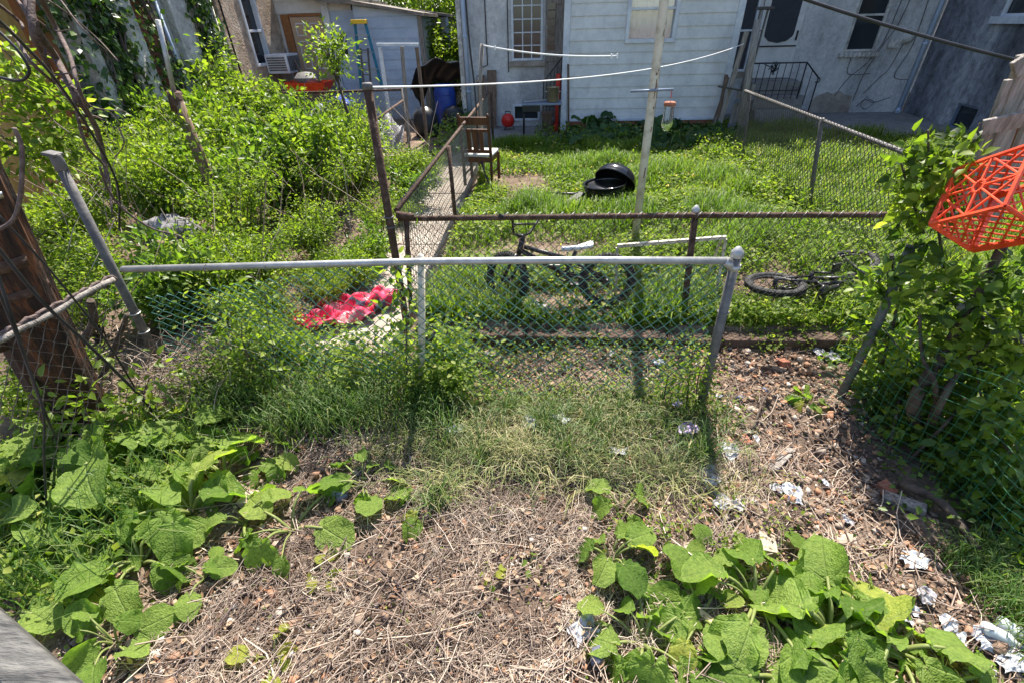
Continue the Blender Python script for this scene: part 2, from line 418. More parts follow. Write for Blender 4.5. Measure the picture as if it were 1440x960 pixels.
M['stuccogrey'] = mat('old_grey_stucco', (.38, .365, .34), (.68, .66, .62), 2.5, .9, 1.0, 20, c3=(.56, .54, .51), fine=(9, .6, 1.08))
M['stuccotan'] = mat('tan_stucco', (.33, .24, .17), (.56, .46, .36), 2.2, .9, .9, 22, c3=(.45, .34, .25), fine=(8, .6, 1.1))
M['ochre'] = mat('ochre_boarding', (.30, .18, .055), (.46, .29, .10), 4, .8, .3, 20, stretch=(1, 3, .4))
M['orangewood'] = mat('orange_frame_wood', (.22, .085, .03), (.30, .13, .05), 8, .8, .3, 20)
M['dark'] = mat('dark_opening', (.012, .013, .016), (.02, .02, .024), 4, .6)
M['glass'] = glassmat('window_glass')
M['screen'] = mat('dark_screen', (.02, .025, .035), (.03, .035, .05), 8, .6)
M['curtain'] = mat('lace_curtain', (.42, .43, .41), (.58, .58, .55), 14, .9, .3, 60, stretch=(6, 1, .3))
M['concrete'] = mat('concrete', (.20, .16, .13), (.40, .35, .30), 2.5, .9, .4, 60)
M['concretedark'] = mat('old_concrete', (.17, .16, .155), (.27, .255, .24), 5, .9, .4, 50)
M['brick'] = mat('red_brick', (.24, .085, .05), (.36, .15, .09), 12, .9, .5, 50)
M['kerb'] = mat('brown_kerb', (.045, .028, .02), (.12, .075, .052), 8, .9, .6, 30)
M['roof'] = mat('roof_felt', (.13, .115, .10), (.24, .21, .19), 8, .9, .5, 40)
M['tandoor'] = mat('tan_door', (.40, .27, .18), (.46, .32, .22), 5, .6, .05)
M['palefoil'] = mat('white_wrapper', (.20, .22, .28), (.58, .58, .61), 16, .4, .6, 25, c3=(.46, .47, .50), fine=(30, .55, 1.1))
M['greypaper'] = mat('grey_paper', (.16, .16, .18), (.46, .45, .46), 12, .6, .6, 25, fine=(25, .6, 1.1))
M['black'] = mat('black_paint', (.012, .012, .014), (.022, .022, .025), 20, .35, .1, 60)
M['blackenamel'] = mat('black_enamel', (.008, .008, .010), (.014, .014, .016), 6, .15, spec=.6)
M['rubber'] = mat('tyre_rubber', (.015, .015, .016), (.028, .028, .03), 30, .75, .5, 80)
M['orange'] = mat('orange_plastic', (.62, .05, .014), (.80, .10, .03), 7, .5, spec=.35, fine=(14, .72, 1.05))
M['redplastic'] = mat('red_enamel', (.55, .02, .015), (.62, .03, .02), 6, .3)
M['blueplastic'] = mat('blue_plastic', (.012, .035, .22), (.018, .06, .30), 6, .35)
M['cyan'] = mat('teal_paint', (.02, .16, .26), (.03, .2, .3), 6, .5)
M['yellow'] = mat('yellow_plastic', (.72, .42, .02), (.78, .5, .03), 8, .5)
M['steel'] = mat('bare_steel', (.45, .44, .42), (.58, .57, .54), 10, .3, metal=.9)
M['purple'] = mat('purple_wrapper', (.30, .16, .42), (.6, .52, .7), 8, .35, .4, 30)
M['soilstone'] = mat('buff_stone', (.28, .22, .165), (.42, .35, .28), 9, .9, .5, 30)
M['greystone'] = mat('grey_stone', (.07, .07, .075), (.24, .23, .235), 9, .9, .8, 18)
M['darkstone'] = mat('dark_blue_stone', (.05, .06, .09), (.16, .17, .22), 18, .7, .7, 40)
M['timber'] = mat('sawn_timber', (.42, .32, .17), (.55, .44, .26), 8, .8, .2, 30, stretch=(3, 3, .4))
M['clear'] = glassmat('clear_plastic', (.5, .53, .55), .15)
M['rope'] = mat('white_rope', (.72, .72, .74), (.82, .82, .82), 20, .8)
M['skyblue'] = mat('blue_grey_steel', (.16, .20, .27), (.24, .28, .36), 10, .5, metal=.3)

def soilmat():
    m, n, b = newmat('soil'); L = n.links.new; b.inputs['Roughness'].default_value = .95; b.inputs['Specular IOR Level'].default_value = .15
    tc = n.nodes.new('ShaderNodeTexCoord')
    def nz(s, d=6, rg=.65):
        q = n.nodes.new('ShaderNodeTexNoise'); q.inputs['Scale'].default_value = s; q.inputs['Detail'].default_value = d; q.inputs['Roughness'].default_value = rg
        L(tc.outputs['Object'], q.inputs['Vector']); return q
    def rp(src, st):
        r = n.nodes.new('ShaderNodeValToRGB'); e = r.color_ramp.elements
        while len(e) < len(st): e.new(.5)
        for i, (p, c) in enumerate(st): e[i].position = p; e[i].color = (*c, 1)
        L(src, r.inputs[0]); return r.outputs[0]
    a = rp(nz(2.2).outputs[0], [(.32, (.08, .058, .044)), (.5, (.175, .13, .10)), (.68, (.31, .24, .185))])
    c = rp(nz(38, 8, .75).outputs[0], [(.3, (.45, .42, .40)), (.5, (.95, .92, .9)), (.66, (1.5, 1.45, 1.4))])
    mx = n.nodes.new('ShaderNodeMix'); mx.data_type = 'RGBA'; mx.blend_type = 'MULTIPLY'; mx.inputs[0].default_value = .85
    L(a, mx.inputs[6]); L(c, mx.inputs[7]); L(mx.outputs[2], b.inputs['Base Color'])
    bp = n.nodes.new('ShaderNodeBump'); bp.inputs['Strength'].default_value = .9; bp.inputs['Distance'].default_value = .03
    L(nz(45, 8, .75).outputs[0], bp.inputs['Height']); L(bp.outputs[0], b.inputs['Normal'])
    return m
M['soil'] = soilmat()
# ============================================================ SETTING
xs = np.unique(np.round(np.concatenate([np.arange(-3.6, 3.6, .03), np.arange(-10, 10.1, .25), np.array([-400, -150, -60, -30, -18, -13, 13, 18, 30, 60, 150, 400])]), 3))
ys = np.unique(np.round(np.concatenate([np.arange(.2, 3.6, .03), np.arange(-4, 14, .2), np.array([-300, -100, -30, -12, -7, 15, 17, 20, 26, 40, 80, 180, 420])]), 3))
X, Y = np.meshgrid(xs, ys); Z = gh(X, Y)
nx, ny = len(xs), len(ys)
idx = (np.arange(ny - 1)[:, None] * nx + np.arange(nx - 1)[None]).reshape(-1)
me = npmesh('ground', np.stack([X, Y, Z], -1), None, np.stack([idx, idx + 1, idx + nx + 1, idx + nx], 1))
tag(link('ground', me, M['soil'], smooth_=True), kind='structure')

b = MB(); y = 2.95                                  # concrete path between the yards: separate slabs with open joints
while y < 12:
    l = random.uniform(1.0, 1.3); b.box((-1.66, y + l / 2, random.uniform(-.012, 0)), (.92, l - .025, .09), Matrix.Rotation(random.gauss(0, .012), 3, 'X')); y += l
tag(b.build('path', M['concrete'], bevel=.008), kind='structure')
b = MB(); b.bx(-1.95, .40, 10.25, 12.5, -.05, .135)
tag(b.build('patio', M['concretedark'], bevel=.01), kind='structure')
b = MB(); b.prism([(4.2, 12.5), (6.3, 11.9), (8.4, 9.6), (8.9, 8), (9.6, 8), (9.6, 14), (4.2, 14)], 2, -.05, .11)
tag(b.build('pavement', M['concretedark']), kind='structure')
b = MB(); x = -1.02
while x < 2.9:
    l = random.uniform(.35, .7); b.box((x + l / 2, 3.2 + random.gauss(0, .02), .028 + random.gauss(0, .014)), (l - .012, .13, .17), Matrix.Rotation(random.gauss(0, .015), 3, 'Z')); x += l
tag(b.build('kerb', M['kerb'], bevel=.012), kind='structure')

# ============================================================ BUILDINGS
def wallmesh(o, u, n, Wd, Ht, holes=(), depth=.14):
    o = Vector(o); u = Vector(u); n = Vector(n); z = Vector((0, 0, 1)); b = MB()
    us = sorted({0, Wd} | {h[0] for h in holes} | {h[1] for h in holes}); vs = sorted({0, Ht} | {h[2] for h in holes} | {h[3] for h in holes})
    for i in range(len(us) - 1):
        for j in range(len(vs) - 1):
            cu, cv = (us[i] + us[i + 1]) / 2, (vs[j] + vs[j + 1]) / 2
            if any(h[0] < cu < h[1] and h[2] < cv < h[3] for h in holes): continue
            b.add([o + u * a + z * c for a, c in ((us[i], vs[j]), (us[i + 1], vs[j]), (us[i + 1], vs[j + 1]), (us[i], vs[j + 1]))], [(0, 1, 2, 3)])
    for h in holes:
        c = [(h[0], h[2]), (h[1], h[2]), (h[1], h[3]), (h[0], h[3])]
        for k in range(4):
            p, q = c[k], c[(k + 1) % 4]
            b.add([o + u * p[0] + z * p[1], o + u * q[0] + z * q[1], o + u * q[0] + z * q[1] - n * depth, o + u * p[0] + z * p[1] - n * depth], [(0, 1, 2, 3)])
        b.add([o + u * a + z * c_ - n * depth for a, c_ in c], [(0, 1, 2, 3)])
    return b
def window(parent, x0, x1, z0, z1, y, fw=.06, mid=True, curtain=False, frame='whitepaint', sill=True, grid=None, out=.03, pane='glass'):
    """sash window in a wall facing -Y whose face is at y"""
    f = MB()
    f.bx(x0, x1, y - out, y + .07, z0, z0 + fw); f.bx(x0, x1, y - out, y + .07, z1 - fw, z1)
    f.bx(x0, x0 + fw, y - out, y + .07, z0 + fw, z1 - fw); f.bx(x1 - fw, x1, y - out, y + .07, z0 + fw, z1 - fw)
    if mid: zm = z0 + (z1 - z0) * .46; f.bx(x0 + fw, x1 - fw, y - out + .012, y + .05, zm - .022, zm + .022)
    if grid:
        for i in range(1, grid[0]):
            xx = x0 + fw + (x1 - x0 - 2 * fw) * i / grid[0]; f.bx(xx - .012, xx + .012, y + .0, y + .04, z0 + fw, z1 - fw)
        for i in range(1, grid[1]):
            zz = z0 + fw + (z1 - z0 - 2 * fw) * i / grid[1]; f.bx(x0 + fw, x1 - fw, y + .003, y + .037, zz - .012, zz + .012)
    w_ = MB(); w_.bx(x0 + .005, x1 - .005, y + .125, y + .13, z0 + .005, z1 - .005)
    wn = f.build('window', M[frame], parent, .006)
    if curtain:
        c = MB(); n = 60; vs = []
        for i in range(n + 1):
            t = i / n; xx = x0 + fw + (x1 - x0 - 2 * fw) * t; yy = y + .085 + .012 * math.sin(t * 60) + .006 * math.sin(t * 23)
            vs += [(xx, yy, z0 + fw), (xx, yy, z1 - fw)]
        c.add(vs, [(2 * i, 2 * i + 2, 2 * i + 3, 2 * i + 1) for i in range(n)], True); c.build('curtain', M['curtain'], wn)
        g = MB(); g.bx(x0 + fw, x1 - fw, y + .052, y + .056, z0 + fw, z1 - fw)
        m, n_, bs = newmat('thin_glass'); gl = n_.nodes.new('ShaderNodeBsdfGlossy'); gl.inputs['Roughness'].default_value = .05
        tr = n_.nodes.new('ShaderNodeBsdfTransparent'); mx = n_.nodes.new('ShaderNodeMixShader'); mx.inputs[0].default_value = .12
        n_.links.new(tr.outputs[0], mx.inputs[1]); n_.links.new(gl.outputs[0], mx.inputs[2]); n_.links.new(mx.outputs[0], n_.nodes['Material Output'].inputs[0])
        g.build('pane', m, wn)
    else:
        g = MB(); g.bx(x0 + fw * .8, x1 - fw * .8, y + .03, y + .036, z0 + fw * .8, z1 - fw * .8); g.build('pane', M[pane], wn)
    w_.build('backing', M['dark'], wn)
    if sill:
        s = MB(); s.bx(x0 - .07, x1 + .07, y - .09, y - .002, z0 - .11, z0 - .012); s.build('sill', M['concrete'], wn, .008)
    return wn
def siding(x0, x1, z0, z1, y, step, holes=()):
    """clapboards on a wall facing -Y, boards cut round the openings"""
    b = MB(); z = z0
    while z < z1 - .01:
        zt = min(z + step, z1); segs = [(x0, x1)]
        zs = [(z, zt)]
        for h in holes:
            if h[2] < zt and h[3] > z:
                new = []
                for a, c in segs:
                    if h[0] > a and h[1] < c: new += [(a, h[0]), (h[1], c)]
                    else: new.append((a, c))
                segs = new
        for a, c in segs:
            y0 = y - .024; y1 = y - .006
            b.add([(a, y0, z), (c, y0, z), (c, y1, zt), (a, y1, zt), (a, y, z), (c, y, z)], [(0, 1, 2, 3), (4, 5, 1, 0), (0, 3, 4), (1, 5, 2)])
        for h in holes:                                          # the part of a course above or below an opening
            if h[2] < zt and h[3] > z:
                for a0, a1 in ((z, h[2]), (h[3], zt)):
                    if a1 - a0 > .01 and a0 >= z and a1 <= zt:
                        b.add([(h[0], y - .02, a0), (h[1], y - .02, a0), (h[1], y - .008, a1), (h[0], y - .008, a1)], [(0, 1, 2, 3)])
        z = zt
    return b

# --- white clapboard addition
A = empty('house_extension', (2.1, 11.5, .1), 'white clapboard house extension with one curtained window facing the yard', 'extension')
def fix(root):
    """parts were modelled in world coordinates: bring them into the frame of their root"""
    for c in root.children: c.location = -Vector(root.location)
wz = (1.62, 2.64, 1.84, 3.1)
b = siding(.46, 3.80, .42, 3.4, 11.5, .212, [wz]); b.bx(.44, 1.6, 11.503, 14, .1, 3.4); b.bx(2.66, 3.82, 11.503, 14, .1, 3.4); b.bx(1.6, 2.66, 11.503, 14, .1, 1.83); b.bx(1.6, 2.66, 11.503, 14, 3.11, 3.4); b.bx(1.6, 2.66, 11.66, 14, 1.83, 3.11)
b.build('siding', M['siding'], A)
for xx in (.36, 3.78):
    b = MB(); b.bx(xx, xx + .13, 11.455, 11.56, .2, 3.4); b.build('corner_board', M['whitepaint'], A, .006)
b = MB(); b.bx(.44, 3.82, 11.485, 11.502, .05, .40); b.build('foundation', M['brick'], A)
b = MB(); b.bx(.44, 3.82, 11.46, 11.49, .38, .435); b.build('water_table', M['whitepaint'], A, .004)
window(A, *wz, 11.5, .075, True, True, sill=False, out=.05)
b = MB(); b.prism([(11.25, 3.38), (14.2, 3.75), (14.2, 3.62 + .25), (11.25, 3.5)], 0, .25, 4.0); b.build('roof', M['roof'], A)
fix(A)

# --- stucco house left of it
H = empty('stucco_house', (-.8, 12.5, .1), 'white stucco house with a multi-pane window and wooden back door behind the patio', 'house')
holes = [(1.22, 1.93, 1.42, 3.0), (1.22, 1.88, .14, .52)]
wallmesh((-2.0, 12.5, .1), (1, 0, 0), (0, -1, 0), 2.5, 5.0, holes).build('wall', M['stucco'], H)
b = MB(); b.bx(-2.0, -1.998, 12.5, 18, .1, 5.1); b.bx(-2, 3.8, 18, 18.02, .1, 5.1); b.build('side_wall', M['stuccogrey'], H)
b = MB(); b.bx(-2.2, 4, 12.3, 18.2, 5.1, 5.3); b.build('roof', M['roof'], H)
window(H, -.78, -.07, 1.52, 3.1, 12.5, .05, False, grid=(3, 6), sill=True)
window(H, -.78, -.12, .25, .62, 12.5, .05, False, sill=False)
d = MB(); d.bx(-.02, .42, 12.46, 12.497, .56, 2.7); 
for zz in (.62, 1.55, 2.62): d.bx(-.02, .42, 12.44, 12.459, zz - .05, zz + .05)
d.bar((.02, 12.45, .7), (.38, 12.45, 1.5), .06, .012, (0, 1, 0)); d.bar((.22, 12.449, .7), (.38, 12.449, 1.1), .05, .012, (0, 1, 0))
dd = d.build('door', M['greywood'], H, .004)
g = MB()
for i in range(6): g.bx(.03, .2, 12.436, 12.442, 1.72 + i * .15, 1.84 + i * .15)
g.build('pane', M['glass'], dd)
b = MB(); b.bx(-.06, .36, 12.1, 12.49, .135, .34); b.bx(-.06, .36, 12.3, 12.49, .34, .55); b.build('step', M['concretedark'], H, .01)
b = MB(); p0 = P(660, 0, 12.4); b.tube([(-1.83, 12.4, .14), (-1.83, 12.4, 5)], .05, 10)
for zz in (.9, 2.0, 3.2): b.tube([(-1.83, 12.4, zz), (-1.83, 12.4, zz + .04)], .06, 10)
b.build('downspout', M['bluesiding'], H)
b = MB(); b.bx(-2.0, -1.9, 12.44, 12.498, .15, 5); b.build('corner_trim', M['stuccogrey'], H)
b = MB(); b.tube([(-1.35, 12.47, 5), (-1.35, 12.47, 1.45), (-1.5, 12.47, 1.4)], .012, 6); b.tube([(-.85, 12.47, 5), (-.86, 12.47, 1.3)], .01, 6); b.build('conduit', M['cable'], H)
b = MB(); b.lathe((-1.55, 12.5, 1.15), [(0, .14), (.08, .13), (.085, 0), (.09, 0)], 18, Matrix.Rotation(R_(90), 3, 'X')); b.build('meter', M['steel'], H)
b = MB(); b.tube([(-.04, 12.2, .56), (-.04, 12.2, 1.1), (.40, 12.2, 1.62)], .012, 6)
for i in range(6): b.tube([(-.04 + i * .08, 12.2, .4 ), (-.04 + i * .08, 12.2, 1.1 + i * .095)], .007, 5)
b.build('handrail', M['black'], H)
fix(H)

# --- neighbour's stucco house on the right (set back)
N = empty('stucco_house', (6.5, 14, .1), 'white stucco house with a screen door, iron-railed steps and a sash window', 'house')
holes = [(1.34, 2.34, .85, 2.95), (3.53, 4.26, 1.38, 3.0), (.65, 1.25, 1.0, 2.9)]
wallmesh((3.85, 14, .1), (1, 0, 0), (0, -1, 0), 5.5, 7, holes).build('wall', M['stucco'], N)
b = MB(); b.bx(3.7, 14, 13.8, 18, 7.1, 7.3); b.build('roof', M['roof'], N)  # roof and rear wall extended unseen past the front wall to shade the downspout
b = MB(); b.bx(3.86, 14, 17.9, 18, .1, 7.1); b.build('rear_wall', M['stuccogrey'], N)
window(N, 7.38, 8.11, 1.48, 3.1, 14, .05, True, frame='stuccogrey', sill=False)
b = MB()
for i in range(9): b.bx(7.27 + i * .105, 7.36 + i * .105, 13.88, 13.998, 1.37, 1.462)
b.build('brick_sill', M['stuccogrey'], N, .008)
window(N, 4.5, 5.1, 1.1, 3.0, 14, .05, True, sill=True, pane='screen')
d = MB(); d.bx(5.19, 6.19, 13.94, 13.985, .95, 2.98); dr = d.build('screen_door', M['siding'], N, .006)
poly = []
x0, x1, zb, zt = 5.34, 6.04, 1.72, 2.9
poly = [(x0, zt), (x0, zb + .2)] + [(x0 + .35 - .35 * math.cos(R_(180 * i / 16)), zb + .2 - .2 * math.sin(R_(180 * i / 16)) - .02 * abs(math.sin(R_(180 * i / 16 * 5)))) for i in range(17)] + [(x1, zt)]
s = MB(); s.prism([(a, c) for a, c in poly], 1, 13.925, 13.936); s.build('screen', M['screen'], dr)
s = MB(); s.bx(5.22, 6.16, 13.92, 13.938, 1.62, 1.65); s.bx(6.1, 6.13, 13.9, 13.938, 1.75, 1.95); s.build('handle', M['black'], dr)
s = MB()
for i in range(3): s.bx(5.1, 6.3 - i * .0, 12.7 + i * .3, 13.9 if i == 2 else 13.0 + i * .3, .1 + i * .27, .1 + (i + 1) * .27)
s.bx(5.1, 6.3, 13.6, 13.998, .1, .93); s.build('step', M['concretedark'], N, .01)
r = MB(); a = Vector((4.75, 12.65, 1.36)); c = Vector((5.95, 12.65, 1.36)); e = Vector((6.3, 12.65, 1.05))
r.tube([a, c, e], .016, 6); r.tube([(4.75, 12.65, .8), (5.95, 12.65, .8)], .010, 6)
for i in range(9):
    x = 4.75 + i * .15; r.tube([(x, 12.65, .62), (x, 12.65, 1.36)], .009 if i not in (0, 8) else .016, 6)
r.tube([(6.12, 12.65, .5), (6.12, 12.65, 1.2)], .009, 6); r.tube([(6.3, 12.65, .1), (6.3, 12.65, 1.05)], .016, 6)
r.tube([Vector((6.3 + .05 * math.cos(t), 12.65, 1.0 + .05 * math.sin(t))) for t in np.linspace(1.57, -2.5, 10)], .012, 6)
for k in range(14): r.tube(wob([(5.25 + random.gauss(0, .05), 12.63, 1.22 + random.gauss(0, .06)), (5.25 + random.gauss(0, .09), 12.62, 1.25 + random.gauss(0, .08))], .02), .01, 5)
r.build('railing', M['black'], N)
b = MB(); b.tube([(9.2, 13.92, .2), (9.2, 13.92, 7)], .05, 10); b.tube([(9.2, 13.92, .2), (9.12, 13.8, .13)], .055, 10)
for zz in (1.6, 3.): b.tube([(9.2, 13.92, zz), (9.2, 13.92, zz + .05)], .06, 10)
b.build('downspout', M['bluesiding'], N)
b = MB(); b.lathe((8.75, 13.98, 1.75), [(0, .16), (.10, .15), (.105, .03), (.14, .02), (.14, 0)], 20, Matrix.Rotation(R_(90), 3, 'X')); b.bx(8.35, 8.62, 13.9, 13.98, 1.55, 1.72); b.build('meter', M['stuccogrey'], N)
c = MB()
for pts in ([(8.72, 13.97, 1.6), (8.6, 13.96, 1.1), (8.45, 13.97, .9), (8.2, 13.97, .55)], [(8.35, 13.97, 7), (8.3, 13.97, 2.4), (8.12, 13.97, 1.4), (7.7, 13.97, .9), (7.5, 13.97, .5)],
            [(8.62, 13.97, 7), (8.5, 13.97, 2.6), (8.25, 13.97, 1.6), (8.05, 13.97, 1.0), (8.0, 13.97, .4)], [(7.6, 13.97, 1.35), (7.62, 13.97, 1.05), (7.8, 13.97, .98), (8.2, 13.97, 1.0)],
            [(8.9, 13.97, 2.6), (8.95, 13.97, 1.6), (8.8, 13.97, .95), (9.15, 13.95, .85)], [(8.9, 13.97, .45), (8.5, 13.93, .35), (8.25, 13.9, .42), (8.1, 13.9, .25)], [(8.3, 13.92, .5), (8.2, 13.9, .3), (8.35, 13.9, .2), (8.5, 13.9, .35), (8.3, 13.88, .45)]):
    c.tube(curve(pts, 8), .0065, 5)
c.build('wiring', M['cable'], N)
b = MB(); pl = [(6.95, .12), (8.0, .12), (7.95, .5), (7.75, .54), (7.6, .62), (7.45, .55), (7.3, .60), (7.1, .52), (6.98, .42)]
b.prism([(x, z) for x, z in pl], 1, 13.975, 13.998); b.build('cement_patch', M['concrete'], N)
fix(N)

# --- blue-grey stucco wall running towards the viewer on the far right
Q = empty('stucco_house', (9.0, 11, .1), 'dirty blue-grey stucco house wall with a dark basement window on the far right', 'house')
u = Vector((-.16, -.987, 0)).normalized(); n = Vector((-u.y, u.x, 0)); n = Vector((-.987, .16, 0)).normalized()
o = Vector((9.38, 14, .08))
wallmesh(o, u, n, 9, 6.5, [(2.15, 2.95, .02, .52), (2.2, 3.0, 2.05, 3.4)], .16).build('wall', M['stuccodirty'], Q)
def q(uu, zz, off=0): return o + u * uu + Vector((0, 0, zz)) + n * off
f = MB()
f.bar(q(2.17, .5, -.05), q(2.93, .5, -.05), .05, .05); f.bar(q(2.17, .04, -.05), q(2.93, .04, -.05), .05, .05); f.bar(q(2.17, .06, -.05), q(2.17, .48, -.05), .05, .05); f.bar(q(2.93, .06, -.05), q(2.93, .48, -.05), .05, .05)
wn = f.build('window', M['skyblue'], Q); g = MB(); g.add([q(2.19, .06, -.08), q(2.91, .06, -.08), q(2.91, .48, -.08), q(2.19, .48, -.08)], [(0, 1, 2, 3)]); g.build('pane', M['glass'], wn)
f = MB(); f.bar(q(2.05, 2.0, .03), q(3.15, 2.0, .03), .09, .12); 
f.bar(q(2.22, 2.05, -.04), q(2.22, 3.4, -.04), .05, .05); f.bar(q(2.98, 2.05, -.04), q(2.98, 3.4, -.04), .05, .05); f.bar(q(2.25, 2.08, -.04), q(2.95, 2.08, -.04), .05, .05)
wn = f.build('window', M['whitepaint'], Q); g = MB(); g.add([q(2.24, 2.1, -.08), q(2.96, 2.1, -.08), q(2.96, 3.38, -.08), q(2.24, 3.38, -.08)], [(0, 1, 2, 3)]); g.build('pane', M['glass'], wn)
b = MB(); b.prism([(9.2, 14.1), (12, 14.1), (12, 5), (7.8, 5)], 2, 6.58, 6.8); b.build('roof', M['roof'], Q)
fix(Q)

# --- old grey stucco house with ivy on the left
L_ = empty('stucco_house', (-7, 8, .1), 'old grey stucco house wall with boarded openings under ivy on the left', 'house')
holes = [(3.2, 5.15, .1, 3.4), (6.35, 7.0, .75, 3.3)]
wallmesh((-7, 11.55, .05), (0, -1, 0), (1, 0, 0), 9.5, 6.5, [(11.55 - 9.85, 11.55 - 9.12, .95, 3.1), (11.55 - 7.75, 11.55 - 5.0, .05, 3.4)], .22).build('wall', M['stuccogrey'], L_)
b = MB(); b.bx(-7.21, -7.16, 5.02, 7.2, .12, 3.43); b.build('boarding', M['ochre'], L_)
b = MB(); b.bx(-7.21, -7.02, 7.3, 7.48, .12, 3.43); b.bx(-7.2, -7.08, 7.2, 7.29, .12, 3.43); b.build('door_frame', M['orangewood'], L_, .008)
b = MB()
for k in range(22):
    for j in range(3): b.bx(-7.2, -7.165 + random.uniform(0, .008), 9.14 + j * .24 + (k % 2) * .06, 9.14 + j * .24 + .22 + (k % 2) * .06 if j < 2 else 9.84, 1.01 + k * .085, 1.01 + k * .085 + .072)
b.build('brick_infill', M['brick'], L_)
b = MB(); b.bx(-7.05, -6.95, 9.05, 9.92, 2.78, 2.95); b.bx(-7.08, -6.93, 9.05, 9.92, .93, 1.0); b.build('lintel', M['stuccogrey'], L_, .01)
for y0, y1 in ((7.78, 8.02), (8.6, 9.05), (10.0, 10.5)):
    b = MB(); b.bx(-6.997, -6.86, y0, y1, .05, 6.5); b.build('pilaster', M['stuccogrey'], L_, .015)
b = MB(); b.tube([(-6.93, 9.75, 2.7), (-6.93, 9.78, .9)], .035, 8); b.build('downspout', M['bluesiding'], L_)
b = MB(); b.bx(-12, -6.7, 2, 11.6, 6.55, 6.75); b.build('roof', M['roof'], L_)
b = MB(); b.bx(-6.99, -6.88, 10.62, 10.8, 1.35, 1.6); b.lathe((-6.82, 10.71, 1.5), [(0, .05), (.06, .04), (.065, -.04)], 12, Matrix.Rotation(R_(90), 3, 'Y')); b.build('outdoor_light', M['galvdull'], L_)
fix(L_)

# --- tan stucco house beyond
T = empty('stucco_house', (-7, 13, .1), 'tan stucco house with a white sash window above an air conditioner', 'house')
wallmesh((-7, 14.35, .05), (0, -1, 0), (1, 0, 0), 2.78, 6.5, [(1.0, 1.72, 1.45, 3.1)], .14).build('wall', M['stuccotan'], T)
f = MB()
for y0, y1, z0, z1 in ((12.63, 13.35, 1.5, 1.56), (12.63, 13.35, 3.0, 3.06), (12.63, 12.70, 1.56, 3.0), (13.28, 13.35, 1.56, 3.0), (12.7, 13.28, 2.2, 2.25)): f.bx(-7.08, -6.97, y0, y1, z0, z1)
wn = f.build('window', M['whitepaint'], T, .005); g = MB(); g.bx(-7.09, -7.085, 12.68, 13.3, 1.53, 3.05); g.build('pane', M['glass'], wn)
b = MB(); b.bx(-6.998, -6.93, 11.56, 11.75, .05, 6.5); b.build('pilaster', M['stuccotan'], T, .02)
b = MB(); b.tube([(-6.9, 11.68, 6), (-6.9, 11.7, .5)], .02, 6); b.build('conduit', M['cable'], T)
b = MB(); b.bx(-12, -6.75, 11.62, 14.5, 6.5, 6.7); b.build('roof', M['roof'], T)
fix(T)
AC = empty('air_conditioner', (-6.9, 13.45, 1.45), 'white window air conditioner sticking out of the tan stucco wall', 'air conditioner')
y0, y1, z0, z1 = 13.05, 13.72, 1.32, 1.74
b = MB(); b.bx(-6.98, -6.42, y0, y1, z0, z1); b.build('housing', M['whitepaint'], AC, .015)
b = MB()
for i in range(6): b.bx(-6.93, -6.47, y0 - .006, y0 - .002, z0 + .06 + i * .052, z0 + .095 + i * .052)
for i in range(7): b.bx(-6.418, -6.414, y0 + .05 + i * .085, y0 + .12 + i * .085, z0 + .05, z1 - .05)
b.build('grille', M['galvdull'], AC)
fix(AC)

# --- low side buildings with the tan door
B = empty('house_extension', (-6, 14.3, .1), 'low white extension with a tan panelled door and a sagging felt roof', 'extension')
b = siding(-7.0, -5.0, 2.58, 3.05, 14.3, .24); b.bx(-6.99, -5.0, 14.303, 17, .1, 3.0); b.build('siding', M['siding'], B)
d = MB(); d.bx(-6.66, -5.80, 14.25, 14.298, .9, 2.50)
dr = d.build('door', M['tandoor'], B, .006)
s = MB()
for (a, c, e, g_) in ((-6.53, -6.32, 2.1, 2.36), (-6.15, -5.94, 2.1, 2.36), (-6.53, -6.32, 1.35, 1.97), (-6.15, -5.94, 1.35, 1.97)):
    for k in range(4):
        if k < 2: s.bx(a, c, 14.238, 14.247, (e, g_)[k] - .012, (e, g_)[k] + .012)
        else: s.bx((a, c)[k - 2] - .012, (a, c)[k - 2] + .012, 14.238, 14.247, e + .013, g_ - .013)
s.build('door_moulding', M['whitepaint'], dr)
b = MB(); b.bx(-6.9, -6.68, 14.24, 14.296, .8, 2.56); b.bx(-6.68, -5.78, 14.23, 14.296, 2.51, 2.57); b.build('door_frame', M['orangewood'], B, .005)
b = MB(); b.bx(-5.77, -5.58, 14.22, 14.296, .5, 3.0); b.build('post', M['whitepaint'], B, .006)
bs = siding(-5.57, -4.86, .5, 2.62, 14.28, .235); bs.bx(-5.57, -4.86, 14.283, 14.3, .1, 2.6); bs.build('siding', M['bluesiding'], B)
w_ = MB(); w_.bar(P(474, 48, 14.24), P(484, 78, 14.24), .03, .03); w_.bar(P(486, 48, 14.22), P(481, 78, 14.22), .045, .02, (0, 1, 0)); wn = w_.build('window', M['whitepaint'], B)
g = MB(); a, c, e, f_ = P(473, 48, 14.25), P(486, 48, 14.25), P(490, 78, 14.25), P(480, 79, 14.25); g.add([a, c, e, f_], [(0, 3, 2, 1)]); g.build('pane', M['glass'], wn)
b = MB(); pts = []
for i in range(13):
    t = i / 12; pts.append((-6.9 + t * 2.1, 3.08 - .33 * smooth(.15, .7, np.array(t)).item() + .02 * math.sin(i)))
b.prism([(x, z) for x, z in pts] + [(x, z + .12) for x, z in reversed(pts)], 1, 13.85, 17); b.build('roof', M['roof'], B)
b = MB(); b.bx(-7, -5.6, 13.2, 14.22, .1, .88); b.build('porch', M['concretedark'], B)
fix(B)
Sd = empty('shed', (-4, 14, .1), 'pale blue clapboard shed with a low sloping roof beside the white post frame', 'shed')
